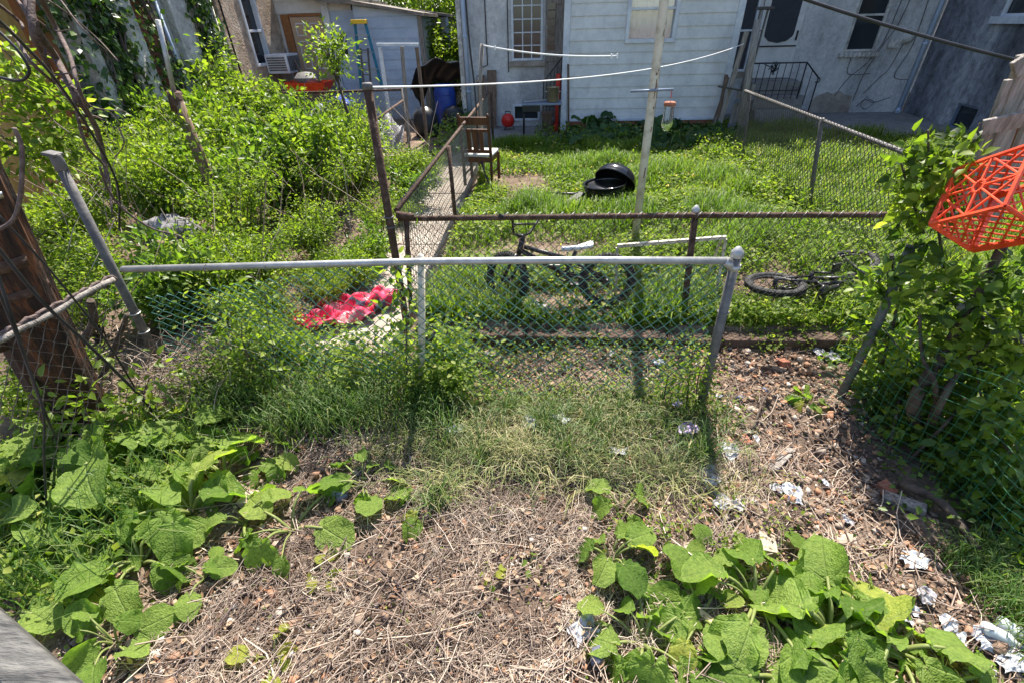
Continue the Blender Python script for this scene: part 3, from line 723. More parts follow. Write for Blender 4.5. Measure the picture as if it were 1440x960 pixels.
b = siding(-4.85, -3.22, .15, 2.5, 14.0, .23); b.prism([(-4.85, .1), (-3.22, .1), (-3.22, 2.44), (-4.85, 2.72)], 1, 14.003, 17); b.add([(-4.85, 13.985, 2.48), (-3.22, 13.985, 2.48), (-4.85, 13.985, 2.7)], [(0, 1, 2)]); b.build('siding', M['bluesiding'], Sd)
b = MB(); b.bx(-3.24, -3.12, 13.95, 14.02, .1, 2.45); b.build('corner_board', M['greywood'], Sd, .005)
b = MB(); b.prism([(-4.95, 2.74), (-3.05, 2.44), (-3.05, 2.51), (-4.95, 2.82)], 1, 13.8, 17.2); b.build('roof', M['roof'], Sd)
fix(Sd)
Sh = empty('shed', (-3.2, 16, .1), 'small grey shed with one narrow window beyond the blue clapboard shed', 'shed')
b = siding(-3.6, -2.85, .15, 2.45, 16, .2); b.bx(-3.6, -2.86, 16.003, 18, .1, 2.45); b.build('siding', M['stuccogrey'], Sh)
w_ = MB(); w_.bx(-3.28, -3.06, 15.95, 15.97, 1.55, 2.2); w_.build('window', M['dark'], Sh)
b = MB(); b.bx(-2.87, -2.8, 15.94, 16.02, .1, 2.45); b.build('corner_board', M['bluesiding'], Sh)
b = MB(); b.prism([(-3.8, 2.58), (-2.72, 2.44), (-2.72, 2.5), (-3.8, 2.65)], 1, 15.85, 18.1); b.build('roof', M['roof'], Sh)
fix(Sh)

# ============================================================ FENCES
def chain(p0, p1, z0, z1, cell=.075, r=.0022, sagf=None, slope=0, n=4, keep=None):
    """chain-link fabric: interlocking zig-zag wires between two ground points"""
    a = np.array([p0[0], p0[1]]); c = np.array([p1[0], p1[1]]); Ld = np.linalg.norm(c - a); d = (c - a) / Ld; nn = np.array([-d[1], d[0]])
    w2 = cell / 2; K = int(Ld / w2); b = MB(); st = int((z1 - z0) / w2)
    for k in range(K):
        pts = []
        for i in range(st + 1):
            q_ = (i + k) % 2; s = (k + q_) * w2 + (.06 if q_ else -.06) * w2; z = z0 + (z1 - z0) * i / st; o = .004 * (1 if (q_ + k) % 2 else -1)
            if sagf: ds, do, dz = sagf(s / Ld, i / st); s += ds; o += do; z += dz
            pts.append((a[0] + d[0] * s + nn[0] * o, a[1] + d[1] * s + nn[1] * o, z + slope * s))
            if keep and not keep(s / Ld, i / st): 
                pts.pop()
                if len(pts) > 1: b.tube(pts, r, n, False)
                pts = []
        if len(pts) > 1: b.tube(pts, r, n, False)
    return b
def posttube(b, base, top, r, cap='ball'):
    base = Vector(base); top = Vector(top); b.tube([base, top], r, 12)
    return b
def dome(b, p, r, d=(0, 0, 1)):
    rot = Vector(d).to_track_quat('Z', 'Y').to_matrix()
    b.lathe(p, [(r * 1.10, -.022), (r * 1.14, 0), (r * 1.08, .008), (r * .8, .02), (r * .45, .034), (0, .04)], 14, rot); return b

# near fence, green vinyl
F1 = empty('chain_link_fence', (-.7, 2.43, 0), 'green vinyl chain-link fence with a shiny silver top rail in the foreground', 'fence')
rl = P(173, 379, 2.46); rm = P(590, 368, 2.43); rr = P(1026, 367, 2.43)
b = MB(); b.tube([rl, P(400, 373, 2.44), rm, P(820, 366, 2.43), rr], .021, 12); b.build('top_rail', M['galv'], F1)
def s1(u, v):
    lx = -2.52 + u * 3.6
    zc = 0.0 + (.06 if lx < -.8 else 0) * 0
    drop = -.02 - (.16 * max(0, (-.9 - lx)) * v) 
    return (.05 * math.sin(u * 9 + v * 3) * (1 - v) - (.20 * (1 - v) if lx < -1.2 else 0), .05 * math.sin(v * 3.1) * math.sin(u * 11) + .04 * (1 - v), drop * 1.0 + .015 * math.sin(u * 40) * (1 - v))
chain((-2.52, 2.445), (1.04, 2.43), .06, 1.10, .078, .0034, s1).build('chain_link_mesh', M['wire'], F1)
b = MB(); b.tube([Vector((-.86, 2.46, -.1)), rm + Vector((0, .03, -.02))], .023, 12); dome(b, rm + Vector((0, .03, 0)), .024); b.build('post', M['polepaint'], F1)
pt = P(1037, 356, 2.44); pb = Vector((1.10, 2.43, -.1))
b = MB(); b.tube([pb, pt], .028, 14); b.build('post', M['galvdull'], F1)
b = MB(); dome(b, pt, .031, pt - pb); b.tube([pt.lerp(pb, .055), pt.lerp(pb, .08)], .034, 12); b.tube([rr - Vector((.03, 0, 0)), pt.lerp(pb, .07)], .026, 10); b.build('post_cap', M['galv'], F1)
for px in (375, 458, 565, 608, 665, 733, 838, 963, 290):
    b = MB(); p = P(px, 379 - (px - 173) * .0132, 2.435); b.torus(p, .0225, .0028, 14, 5, Matrix.Rotation(R_(90), 3, 'Y')); b.build('wire_tie', M['galvdull'], F1)
for t in (.3, .55, .8): b = MB(); b.torus(pt.lerp(pb, t), .031, .004, 16, 6); b.build('post_band', M['galvdull'], F1)
fix(F1)

# leaning old grey post on the left
gp = MB(); g0, g1 = Vector((-2.93, 2.66, -.15)), P(84, 232, 2.6); gp.tube([g0, g1], .027, 14)
E1 = empty('fence_post', (-2.93, 2.66, 0), 'leaning grey steel post with a cap between the utility pole and the shiny rail', 'post')
gp.build('post', M['galvdull'], E1)
b = MB(); d = (g1 - g0).normalized(); b.tube([g1 - d * .03, g1 + d * .06], [.032, .03], 12); b.box(g1 + d * .06 + Vector((-.012, 0, .0)), (.075, .066, .02), Matrix.Rotation(.2, 3, 'Y')); b.build('post_cap', M['galvdull'], E1, .006)
b = MB()
for t in (.33, .42): b.torus(g0.lerp(g1, t), .035, .005, 16, 6)
b.build('wire_tie', M['steel'], E1)
fix(E1)

# left low fence with twisted rusty rail running to the utility pole
F5 = empty('chain_link_fence', (-2.9, 2, 0), 'rusty chain-link fence tangled with vines beside the utility pole', 'fence')
ra = Vector((-2.78, 1.55, .93)); rb = Vector((-2.72, 2.55, .91))
ra = G(-60, 508, 1.03); rb = G(158, 393, 1.0)
b = MB(); b.tube(wob(curve([ra, ra.lerp(rb, .33), ra.lerp(rb, .66), rb], 4), .004), .018, 8)
b.build('top_rail', M['greywood'], F5)
b = MB(); cps = [ra.lerp(rb, t) for t in np.linspace(0, 1, 60)]
b.tube([p + Vector((0, .028 * math.sin(i * 1.1), .028 * math.cos(i * 1.1))) for i, p in enumerate(cps)], .009, 6)
b.tube([p + Vector((0, .024 * math.sin(i * .7 + 2), .024 * math.cos(i * .7 + 2))) for i, p in enumerate(cps)], .007, 6); b.build('dead_vine', M['vinebark'], F5)
chain((ra.x, ra.y), (rb.x, rb.y), .06, 1.0, .085, .0022).build('chain_link_mesh', M['wireold'], F5)
fix(F5)

# rear cross fence with rusty rail
F2 = empty('chain_link_fence', (0, 3.45, .1), 'rusty chain-link fence with a brown pipe rail across the back yard', 'fence')
za = P(560, 308, 3.45); zb = P(1285, 302, 3.45)
b = MB(); b.tube([za, P(800, 305, 3.45), P(1000, 303, 3.45), zb + Vector((.5, 0, 0))], .021, 10); b.build('top_rail', M['rust'], F2)
chain((-1.12, 3.46), (3.2, 3.46), .18, 1.02, .072, .0029, lambda u, v: (.03 * math.sin(u * 14) * (1 - v), .04 * math.sin(u * 9) * (1 - v), -.04 if v < 1 else 0)).build('chain_link_mesh', M['wireold'], F2)
b = MB(); b.tube([(1.225, 3.48, 0), (1.14, 3.48, 1.03)], .026, 10); pp = b.build('post', M['rust'], F2)
b = MB(); dome(b, (1.14, 3.48, 1.03), .028); b.build('post_cap', M['galv'], pp)
b = MB(); b.tube([(-1.13, 3.42, 1.02), (-1.0, 3.45, .99)], .028, 8); b.tube([(-1.13, 3.4, .2), (-1.06, 3.45, 1.0)], .02, 8); b.build('post', M['rust'], F2)
for i in range(46):
    b = MB(); x = -1.05 + i * .085 + random.gauss(0, .008); zc = .99 + .012 * (x + 1) / 4
    b.tube([(x - .03, 3.44, zc - .03), (x - .012, 3.425, zc + .02), (x + .012, 3.445, zc + .035), (x + .03, 3.47, zc - .01)], .0028, 4); b.build('wire_tie', M['wiregrey'], F2)
fix(F2)

# tall rusty corner post
b = MB(); t0, t1 = Vector((-1.2, 3.42, -.1)), P(517, 124, 3.38); b.tube([t0, t0.lerp(t1, .5), t1], .030, 12)
E2 = empty('fence_post', (-1.2, 3.42, 0), 'tall rusty brown corner post with a flat cap rising above the rear fence', 'post')
b.build('post', M['rust'], E2); b = MB(); b.lathe(t1, [(.0, -.01), (.034, -.01), (.035, .02), (.03, .03), (0, .032)], 14); b.build('post_cap', M['galvdull'], E2)
b = MB(); b.torus(t0.lerp(t1, .52), .034, .006, 16, 6); b.torus(t0.lerp(t1, .56), .034, .006, 16, 6); b.build('wire_tie', M['galvdull'], E2)
fix(E2)

# side fence along the path
F3 = empty('chain_link_fence', (-1.15, 7, 0), 'grey chain-link fence running along the concrete path to the patio', 'fence')
b = MB(); b.tube([(-1.13, 3.45, 1.04), (-1.15, 7, 1.06), (-1.16, 10.6, 1.08)], .021, 10); b.build('top_rail', M['rust'], F3)
chain((-1.14, 3.5), (-1.17, 10.6), .08, 1.08, .075, .003).build('chain_link_mesh', M['wiregrey'], F3)
for y in (5.6, 8.2, 10.6):
    b = MB(); b.tube([(-1.10, y, -.05), (-1.10, y, 1.07)], .024, 8); b.build('post', M['rust'], F3)
fix(F3)
# right side fence
F4 = empty('chain_link_fence', (3.3, 6.5, .1), 'chain-link fence with a pale rail sloping across the shaded neighbouring lawn', 'fence')
f0 = P(1048, 128, 9.0); f1 = P(1292, 223, 4.35); f2 = Vector((3.22, 3.5, 1.2))
b = MB(); b.tube([f0, P(1170, 175, 6.1), f1, f2], .022, 10); b.build('top_rail', M['galvdull'], F4)
chain((f0.x, f0.y), (f1.x, f1.y), .14, f0.z + .03, .075, .0034, slope=(f1.z - f0.z) / (f1 - f0).length).build('chain_link_mesh', M['wireold'], F4)
for y in (6.3, 8.9):
    xx = 3.35 + (y - 6.1) * .03; b = MB(); b.tube([(xx + .22 if y < 7 else xx + .15, y + .05, .0), (xx - .03, y, 1.2)], .027, 8); b.build('post', M['galvdull'], F4)
fix(F4)
# fences of the overgrown left yard
F6 = empty('chain_link_fence', (-4, 9.5, 0), 'low chain-link fence in front of the junk below the tan door', 'fence')
b = MB(); b.tube([(-6.6, 9.5, 1.25), (-4, 9.5, 1.25), (-2.65, 9.5, 1.27)], .02, 8); b.build('top_rail', M['rust'], F6)
chain((-6.6, 9.5), (-2.65, 9.5), .2, 1.26, .075, .0034).build('chain_link_mesh', M['wiregrey'], F6)
for x in (-5.2, -2.65):
    b = MB(); b.tube([(x, 9.52, 0), (x, 9.52, 1.3)], .024, 8); b.build('post', M['greywood'], F6)
fix(F6)
F7 = empty('chain_link_fence', (-2.6, 8.6, 0), 'short rusty fence panel beside the path behind the thicket', 'fence')
b = MB(); b.tube([(-2.62, 9.4, 1.1), (-2.6, 6.9, 1.02)], .02, 8); b.build('top_rail', M['rust'], F7)
chain((-2.62, 9.4), (-2.6, 6.9), .1, 1.05, .08, .0025).build('chain_link_mesh', M['wireold'], F7)
fix(F7)
# ============================================================ POLES, LINES, CABLES
U = empty('utility_pole', (-2.9, 1.95, 0), 'thick reddish-brown creosoted utility pole with a yellow tag on the left', 'utility pole')
def upole(z): return Vector((-3.0 + .2 * z, 2.0, z))
b = MB(); n = 26; zs = np.linspace(-.1, 5, 40); vs = []
rj = [random.uniform(-.009, .009) for _ in range(n)]
for z in zs:
    for j in range(n):
        a = 2 * math.pi * j / n; r = .165 - .006 * z + rj[j] + random.uniform(-.002, .002) + (.01 * math.sin(z * 2 + j) if j % 5 == 0 else 0)
        c = upole(z); vs.append((c.x + r * math.cos(a), c.y + r * math.sin(a), z))
b.add(vs, [(i * n + j, i * n + (j + 1) % n, (i + 1) * n + (j + 1) % n, (i + 1) * n + j) for i in range(len(zs) - 1) for j in range(n)])
b.build('pole', M['polewood'], U)
def wrap(zc, h, a0, a1, r, m, name, par=U, tilt=0):
    b = MB(); vs = []; k = 14
    for zz in (-h / 2, h / 2):
        for rr in (r, r + .004):
            for i in range(k + 1):
                a = a0 + (a1 - a0) * i / k; c = upole(zc + zz); vs.append((c.x + rr * math.cos(a), c.y + rr * math.sin(a), zc + zz + tilt * math.cos(a)))
    fs = []
    for i in range(k):
        fs += [(i + k + 1, i + 1 + k + 1, i + 1 + 3 * (k + 1), i + 3 * (k + 1)), (i, i + 2 * (k + 1), i + 1 + 2 * (k + 1), i + 1), (i + 2 * (k + 1), i + 3 * (k + 1), i + 1 + 3 * (k + 1), i + 1 + 2 * (k + 1)), (i, i + 1, i + k + 2, i + k + 1)]
    b.add(vs, fs, True); return b.build(name, M[m], par)
tg = wrap(1.66, .06, R_(-66), R_(-12), .160, 'yellow', 'number_tag', tilt=.02)
b = MB()                                                    # the dark digits on the tag: 0 and 7
def onpole(a, z, r=.1655): c = upole(z); return Vector((c.x + r * math.cos(a), c.y + r * math.sin(a), z + .02 * math.cos(a)))
b.tube([onpole(R_(-46 + 6 * math.cos(t)), 1.66 + .018 * math.sin(t)) for t in np.linspace(0, 6.28, 14)], .003, 5)
b.tube([onpole(R_(-34), 1.677), onpole(R_(-22), 1.677), onpole(R_(-30), 1.642)], .003, 5); b.build('digits', M['black'], tg)
wrap(1.60, .03, R_(-20), R_(5), .160, 'steel', 'small_tag')
wrap(1.28, .06, R_(-150), R_(20), .158, 'rust', 'metal_band'); wrap(1.12, .05, R_(-150), R_(20), .158, 'rust', 'metal_band')
b = MB(); b.tube([upole(z) + Vector((-.05, -.17, 0)) for z in (.85, 1.1, 1.4, 1.68)], .06, 8); b.build('cable_guard', M['rust'], U)
fix(U)

def cable(name, pts, r, m, label, cat, group=None, n=6, seg=10):
    b = MB(); b.tube(curve(pts, seg) if len(pts) > 2 else pts, r, n); o = b.build(name, M[m]); tag(o, label, cat, group); return o
# cables around the utility pole
cg = 'cables hanging round the utility pole'
cable('cable', [P(-10, 340, 1.7), P(60, 425, 1.75), P(130, 490, 1.85), P(200, 560, 2.0), P(230, 600, 2.1)], .008, 'cable', 'thick black cable slanting down across the utility pole past the grey post foot', 'cable', cg)
cable('cable', [P(-5, 300, 1.75), P(70, 380, 1.85), P(150, 480, 2.0), P(190, 545, 2.1)], .005, 'cable', 'thin black cable running just above the thick one across the utility pole', 'cable', cg)
cable('cable', [P(-8, 372, 1.55), P(20, 455, 1.5), P(48, 540, 1.5), P(72, 600, 1.5), GG(85, 625)], .006, 'cable', 'black cable dropping into the big leaves at the left picture edge', 'cable', cg)
cable('cable', [P(-8, 395, 1.5), P(30, 490, 1.48), P(60, 575, 1.45), P(62, 640, 1.4), P(66, 720, 1.35)], .005, 'cable', 'black cable ending in a straight vertical drop before the leftmost big leaf', 'cable', cg)
cable('cable', [P(-5, 325, 1.72), P(18, 310, 1.74), P(28, 280, 1.76), P(31, 240, 1.78), P(30, 205, 1.8), P(20, 180, 1.8)], .008, 'vinebark', 'pale grey cable looping up the front of the utility pole beside the yellow tag', 'cable', cg)
cable('cable', [P(-6, 40, 2.5), P(24, 70, 2.5), P(40, 95, 2.5), P(38, 108, 2.5), P(25, 114, 2.5), P(-6, 108, 2.5)], .007, 'cable', 'black cable loop hanging before the ochre boarding at the top left', 'cable', cg)
cable('cable', [P(-6, 25, 2.3), P(36, 66, 2.5), P(80, 115, 2.7), P(130, 190, 3.0), P(165, 260, 3.2), P(168, 322, 3.3)], .008, 'cable', 'long black cable curving from the top left into the thicket', 'cable', cg)
cable('cable', [P(140, 235, 3.0), P(155, 272, 3.1), P(180, 300, 3.2), P(215, 322, 3.3), P(252, 332, 3.35), P(258, 342, 3.35)], .008, 'vinebark', 'brown cable sweeping through the thicket past the grey bundle', 'cable', cg)
cable('cable', [P(653, -20, 7.6), P(660, 60, 7.6), P(668, 130, 7.6), P(673, 200, 7.5), P(682, 245, 7.2), P(700, 280, 6.95)], .013, 'cable', 'black cable hanging beside the wooden chair to the ground', 'cable')
cable('overhead_cable', sag(P(1105, -10, 4.2), P(1460, 92, 3.9), .02), .011, 'cable', 'thick black overhead cable crossing before the right-hand houses', 'cable')
# clotheslines
cable('clothesline', sag(P(522, 123, 3.38), P(1046, 62, 10.6), .16, 24), .006, 'rope', 'long white clothesline strung from the tall rusty post to the old gate post', 'clothesline', 'white clotheslines')
b = MB(); a0, a1 = P(678, 64, 8.0), P(868, 79, 7.6); b.tube(sag(a0, a1, .05), .011, 6)
for t in (.1, .96, 1.0): b.box(a0.lerp(a1, t) - Vector((0, 0, .05 * 4 * t * (1 - t))), (.02, .03, .06))
tag(b.build('clothesline', M['rope']), 'short white clothesline with knotted end in front of the clapboard extension', 'clothesline', 'white clotheslines')
b = MB(); b.tube([P(678, 62, 8.0), P(675, 120, 8.0), Vector((-1.02, 8.0, 0))], .028, 8); o = b.build('clothesline_post', M['greywood']); tag(o, 'thin brown clothesline post beside the black hanging cable', 'post')

# white pole with crossbar, bird feeder
Wp = empty('pole', (1.06, 5.1, .1), 'tall cream clothesline pole with peeling paint standing in the lawn', 'pole')
wp0, wp1 = Vector((1.06, 5.12, 0)), Vector((1.00, 5.05, 4.2))
b = MB(); b.tube([wp0, wp0.lerp(wp1, .3), wp0.lerp(wp1, .6), wp1], .042, 14); b.build('shaft', M['polepaint'], Wp)
c0, c1 = P(887, 129, 5.06), P(947, 126, 5.02)
b = MB(); b.tube([c0, c1], .011, 8); b.build('crossbar', M['skyblue'], Wp)
b = MB()
for k in range(26):
    z = random.uniform(.9, 2.3) if k < 20 else random.uniform(.3, .9); c = wp0.lerp(wp1, (z) / 4.2); a = random.uniform(-1.5, .3); l = random.uniform(.02, .10)
    for s_ in (0,): b.bar(c + Vector((.0415 * math.cos(a), .0415 * math.sin(a), 0)), c + Vector((.0415 * math.cos(a + .05), .0415 * math.sin(a + .05), l)), random.uniform(.006, .015), .003, (math.cos(a), math.sin(a), 0))
b.build('peeled_patch', M['brownwood'], Wp)
fix(Wp)
ft = P(945, 127, 5.02)
Fd = empty('bird_feeder', tuple(ft), 'clear hanging bird feeder with a red-brown top under the pole crossbar', 'bird feeder')
b = MB(); b.tube([ft, ft - Vector((0, 0, .07))], .004, 5); b.build('hook', M['redplastic'], Fd)
b = MB(); b.lathe(ft - Vector((0, 0, .13)), [(0, .035), (.045, .032), (.056, .025), (.058, .0), (.054, -.005)], 18); b.build('cap', M['brick'], Fd)
m, n_, bs = newmat('clear_bottle'); bs.inputs['Base Color'].default_value = (.85, .9, .9, 1); bs.inputs['Roughness'].default_value = .08; bs.inputs['Transmission Weight'].default_value = .95; bs.inputs['IOR'].default_value = 1.2
b = MB(); b.lathe(ft - Vector((0, 0, .13)), [(.05, 0), (.05, -.10), (.056, -.15), (.05, -.19), (.035, -.20), (.032, -.225), (0, -.23)], 18); b.build('bottle', m, Fd)
fix(Fd)
# leaning grey/wooden pole in the thicket
Wd = empty('pole', (-3.66, 5, 0), 'leaning wooden pole with a pale metal tube on top standing in the thicket', 'pole')
a, mdl, c = P(330, 345, 5), P(246, 135, 5), P(222, 28, 5)
b = MB(); b.tube([a - Vector((0, 0, .1)), a.lerp(mdl, .5) + Vector((.012, 0, 0)), mdl], [.062, .058, .056], 12); b.build('shaft', M['brownwood'], Wd)
b = MB(); b.tube([mdl - (c - mdl) * .05, c], .022, 10); b.build('tube', M['galv'], Wd); b = MB(); b.tube([mdl - (c - mdl) * .22, mdl + (c - mdl) * .06], .065, 12); b.build('rusty_sleeve', M['rust'], Wd)
fix(Wd)

# ============================================================ YARD OBJECTS
def make_bike(name, label, m_frame, m_seat, turn=0.0):
    """BMX bicycle facing -X, ground contact at z=0, rear hub at x=0"""
    r = empty(name, (0, 0, 0), label, 'bicycle'); R = .215; WB = .90
    rotx = Matrix.Rotation(R_(90), 3, 'X')
    def wheel(c, rot):
        t = MB(); t.torus(c, R, .030, 40, 10, rot)
        for i in range(56):
            a = 2 * math.pi * i / 56
            for s_ in (-1, 1): t.box(Vector(c) + rot @ Vector(((R + .022) * math.cos(a), (R + .022) * math.sin(a), s_ * .014)), (.018, .012, .012), rot @ Matrix.Rotation(a, 3, 'Z'))
        w_ = t.build('tyre', M['rubber'], wh); 
        k = MB(); k.torus(c, R - .034, .010, 36, 6, rot); k.build('rim', M[m_frame], wh)
        k = MB()
        for i in range(18):
            a = 2 * math.pi * i / 18; k.tube([Vector(c) + rot @ Vector((.02 * math.cos(a + 1), .02 * math.sin(a + 1), .025 * (-1) ** i)), Vector(c) + rot @ Vector(((R - .04) * math.cos(a), (R - .04) * math.sin(a), 0))], .0018, 4)
        k.tube([Vector(c) + rot @ Vector((0, 0, -.06)), Vector(c) + rot @ Vector((0, 0, .06))], .02, 10); k.build('spokes', M['black'], wh)
    rc = Vector((0, 0, .245)); bb = Vector((-.36, 0, .30)); st = Vector((-.29, 0, .455)); ht = Vector((-.735, 0, .575)); hb = Vector((-.755, 0, .50)); fc = Vector((-.88, 0, .245))
    piv = hb; steer = (ht - hb).normalized(); TR = Matrix.Rotation(turn, 3, steer)
    def tt(v): return piv + TR @ (Vector(v) - piv)
    wh = bpy.data.objects.new('rear_wheel', None); COL.objects.link(wh); wh.parent = r; wheel(rc, rotx)
    wh = bpy.data.objects.new('front_wheel', None); COL.objects.link(wh); wh.parent = r; wheel(tt(fc), TR @ rotx)
    f = MB(); f.tube([ht + Vector((.02, 0, -.03)), st + Vector((0, 0, -.03))], .019, 10); f.tube([hb + Vector((0, 0, .02)), bb], .022, 10); f.tube([bb, st + Vector((.012, 0, .05))], .017, 10)
    for s_ in (-.05, .05):
        f.tube([st + Vector((0, s_ * .4, -.04)), rc + Vector((0, s_, 0))], .010, 8); f.tube([bb + Vector((0, s_ * .5, 0)), rc + Vector((0, s_, 0))], .010, 8)
    f.tube([hb - steer * .03, ht + steer * .03], .024, 12); f.build('frame', M[m_frame], r)
    f = MB()
    for s_ in (-.055, .055): f.tube([tt(hb + Vector((0, s_ * .5, -.02))), tt(hb + Vector((-.02, s_, -.06))), tt(fc + Vector((0, s_, 0)))], .014, 8)
    f.build('fork', M[m_frame], r)
    h = MB(); st0 = ht + steer * .06
    for s_ in (-1, 1):
        h.tube([tt(st0 + Vector((-.03, 0, 0))), tt(st0 + Vector((-.02, s_ * .10, .02))), tt(st0 + Vector((.02, s_ * .17, .15))), tt(st0 + Vector((.06, s_ * .34, .165)))], .011, 8)
    h.tube([tt(st0 + Vector((.005, -.15, .10))), tt(st0 + Vector((.005, .15, .10)))], .009, 8); h.tube([tt(ht), tt(st0), tt(st0 + Vector((-.05, 0, 0)))], .02, 10); hb_ = h.build('handlebar', M[m_frame], r)
    for s_ in (-1, 1):
        g = MB(); g.tube([tt(st0 + Vector((.04, s_ * .25, .16))), tt(st0 + Vector((.06, s_ * .35, .166)))], .016, 10); g.build('grip', M['rubber'], hb_)
    s = MB(); vs = []; nn = 16
    for i in range(nn):
        t = i / (nn - 1); x = -.40 + .26 * t; wd = .018 + .055 * smooth(.25, .95, np.array(t)).item() * (1 if t < .97 else .6); z = .525 + .045 * t * t
        for j in range(8): a = 2 * math.pi * j / 8; vs.append((x, wd * math.cos(a), z + .022 * math.sin(a)))
    s.add(vs, [(i * 8 + j, i * 8 + (j + 1) % 8, (i + 1) * 8 + (j + 1) % 8, (i + 1) * 8 + j) for i in range(nn - 1) for j in range(8)] + [tuple(range(8)), tuple((nn - 1) * 8 + j for j in range(8))], True); s.build('saddle', M[m_seat], r)
    c = MB(); c.torus(bb + Vector((0, .05, 0)), .075, .006, 24, 6, rotx); c.torus(bb + Vector((0, .05, 0)), .045, .006, 20, 6, rotx); c.tube([bb + Vector((0, -.06, 0)), bb + Vector((0, .06, 0))], .022, 10)
    for a in range(5): c.tube([bb + Vector((0, .05, 0)), bb + Vector((.075 * math.cos(a * 1.257), .05, .075 * math.sin(a * 1.257)))], .006, 5)
    for s_ in (-1, 1): c.tube([bb + Vector((0, s_ * .06, 0)), bb + Vector((s_ * .10, s_ * .075, -s_ * .13))], .010, 8)
    cr = c.build('crank', M[m_frame], r)
    for s_ in (-1, 1):
        p = MB(); p.box(bb + Vector((s_ * .10, s_ * .125, -s_ * .13)), (.09, .08, .02)); p.build('pedal', M['black'], cr, .004)
    c = MB(); c.tube([bb + Vector((0, .05, .075)), rc + Vector((0, .05, .035))], .005, 5); c.tube([bb + Vector((0, .05, -.075)), rc + Vector((0, .05, -.035))], .005, 5); c.build('chain', M['black'], r)
    return r
bike = make_bike('bicycle', 'black BMX bicycle with a white saddle standing behind the rusty cross fence', 'black', 'whitepaint', R_(-42))
bike.location = (.56, 3.60, .12); bike.rotation_euler = (R_(-7), 0, R_(1))
bike2 = make_bike('bicycle', 'black bicycle lying flat in the weeds behind the rear fence on the right', 'black', 'black', R_(20))
bike2.location = (1.95, 4.0, .24); bike2.rotation_euler = (R_(-84), R_(0), R_(205)); 

# bent wire frame
a, b_, c, d = P(866, 422, 3.8), P(868, 346, 3.8), P(1021, 334, 3.8), P(1005, 425, 3.8); a.z = .05; d.z = .05
b = MB(); b.bar(b_, c, .03, .03); b.bar(a, b_ - Vector((0, 0, .015)), .024, .024); b.bar(d, c - Vector((0, 0, .015)), .024, .024); b.bar(d + Vector((-.05, .25, 0)), c - Vector((.03, -.01, .015)), .02, .02)
tag(b.build('metal_frame', M['polepaint'], bevel=.003), 'pale square-tube frame standing askew behind the rear fence by the post', 'frame')

# kettle barbecue: bowl on the ground, lid hanging off its rim
K = empty('kettle_barbecue', (.86, 6.45, .12), 'big black kettle barbecue bowl on the grass with its lid propped open', 'barbecue')
b = MB(); R = .285; pr = [(0, .02)] + [(R * math.sin(t), .30 - .28 * math.cos(t)) for t in np.linspace(.2, 1.57, 10)] + [(R + .012, .305), (R + .012, .315), (R - .012, .312)] + [((R - .014) * math.sin(t), .30 - .262 * math.cos(t)) for t in np.linspace(1.5, .0, 9)]
b.lathe((.86, 6.45, .10), pr, 36, Matrix.Rotation(R_(-5), 3, 'Y')); b.build('bowl', M['blackenamel'], K)
b = MB(); rl_ = Matrix.Rotation(R_(30), 3, 'Y') @ Matrix.Rotation(R_(-38), 3, 'X')
lc = Vector((.99, 6.58, .40))
b.lathe(lc, [(R * math.sin(t), .20 * math.cos(t)) for t in np.linspace(0, 1.57, 12)] + [(R + .01, -.02), (R - .008, -.02)] + [((R - .01) * math.sin(t), .19 * math.cos(t)) for t in np.linspace(1.57, 0, 10)], 36, rl_); ld = b.build('lid', M['blackenamel'], K)
b = MB(); b.tube([lc + rl_ @ Vector(p) for p in ((-.05, 0, .195), (-.05, 0, .24), (.05, 0, .24), (.05, 0, .195))], .010, 8); b.build('handle', M['rubber'], ld)
b = MB(); b.lathe((.86, 6.45, .375), [(0, 0), (.26, 0), (.26, .004), (0, .004)], 30); b.build('grate', M['black'], K)
fix(K)
# toppled kick scooter
Sc = empty('kick_scooter', (.2, 6.6, .12), 'black kick scooter with blue wheels toppled in the grass by the barbecue', 'scooter')
hA, hB = P(755, 276, 6.85), P(826, 286, 6.5); hA.z = .16; hB.z = .24
b = MB(); b.tube([hA, hB], .019, 8); b.build('steering_tube', M['black'], Sc)
b = MB(); b.tube([hA + Vector((-.06, -.16, .0)), hA + Vector((-.02, 0, .02)), hA + Vector((.02, .2, .02))], .015, 8); b.build('handlebar', M['rubber'], Sc)
b = MB(); dA = P(818, 281, 6.5); dB = P(786, 300, 6.15); dA.z = .26; dB.z = .14; b.bar(dA, dB, .11, .03); b.build('deck', M['black'], Sc, .006)
for p in (hB + Vector((.05, -.02, -.01)), dB + Vector((-.04, -.06, .02))):
    w_ = MB(); w_.torus(p, .04, .016, 20, 8, Matrix.Rotation(R_(60), 3, 'X')); w_.lathe(p, [(0, .012), (.035, .012), (.035, -.012), (0, -.012)], 14, Matrix.Rotation(R_(60), 3, 'X')); w_.build('wheel', M['blueplastic'], Sc)
fix(Sc)

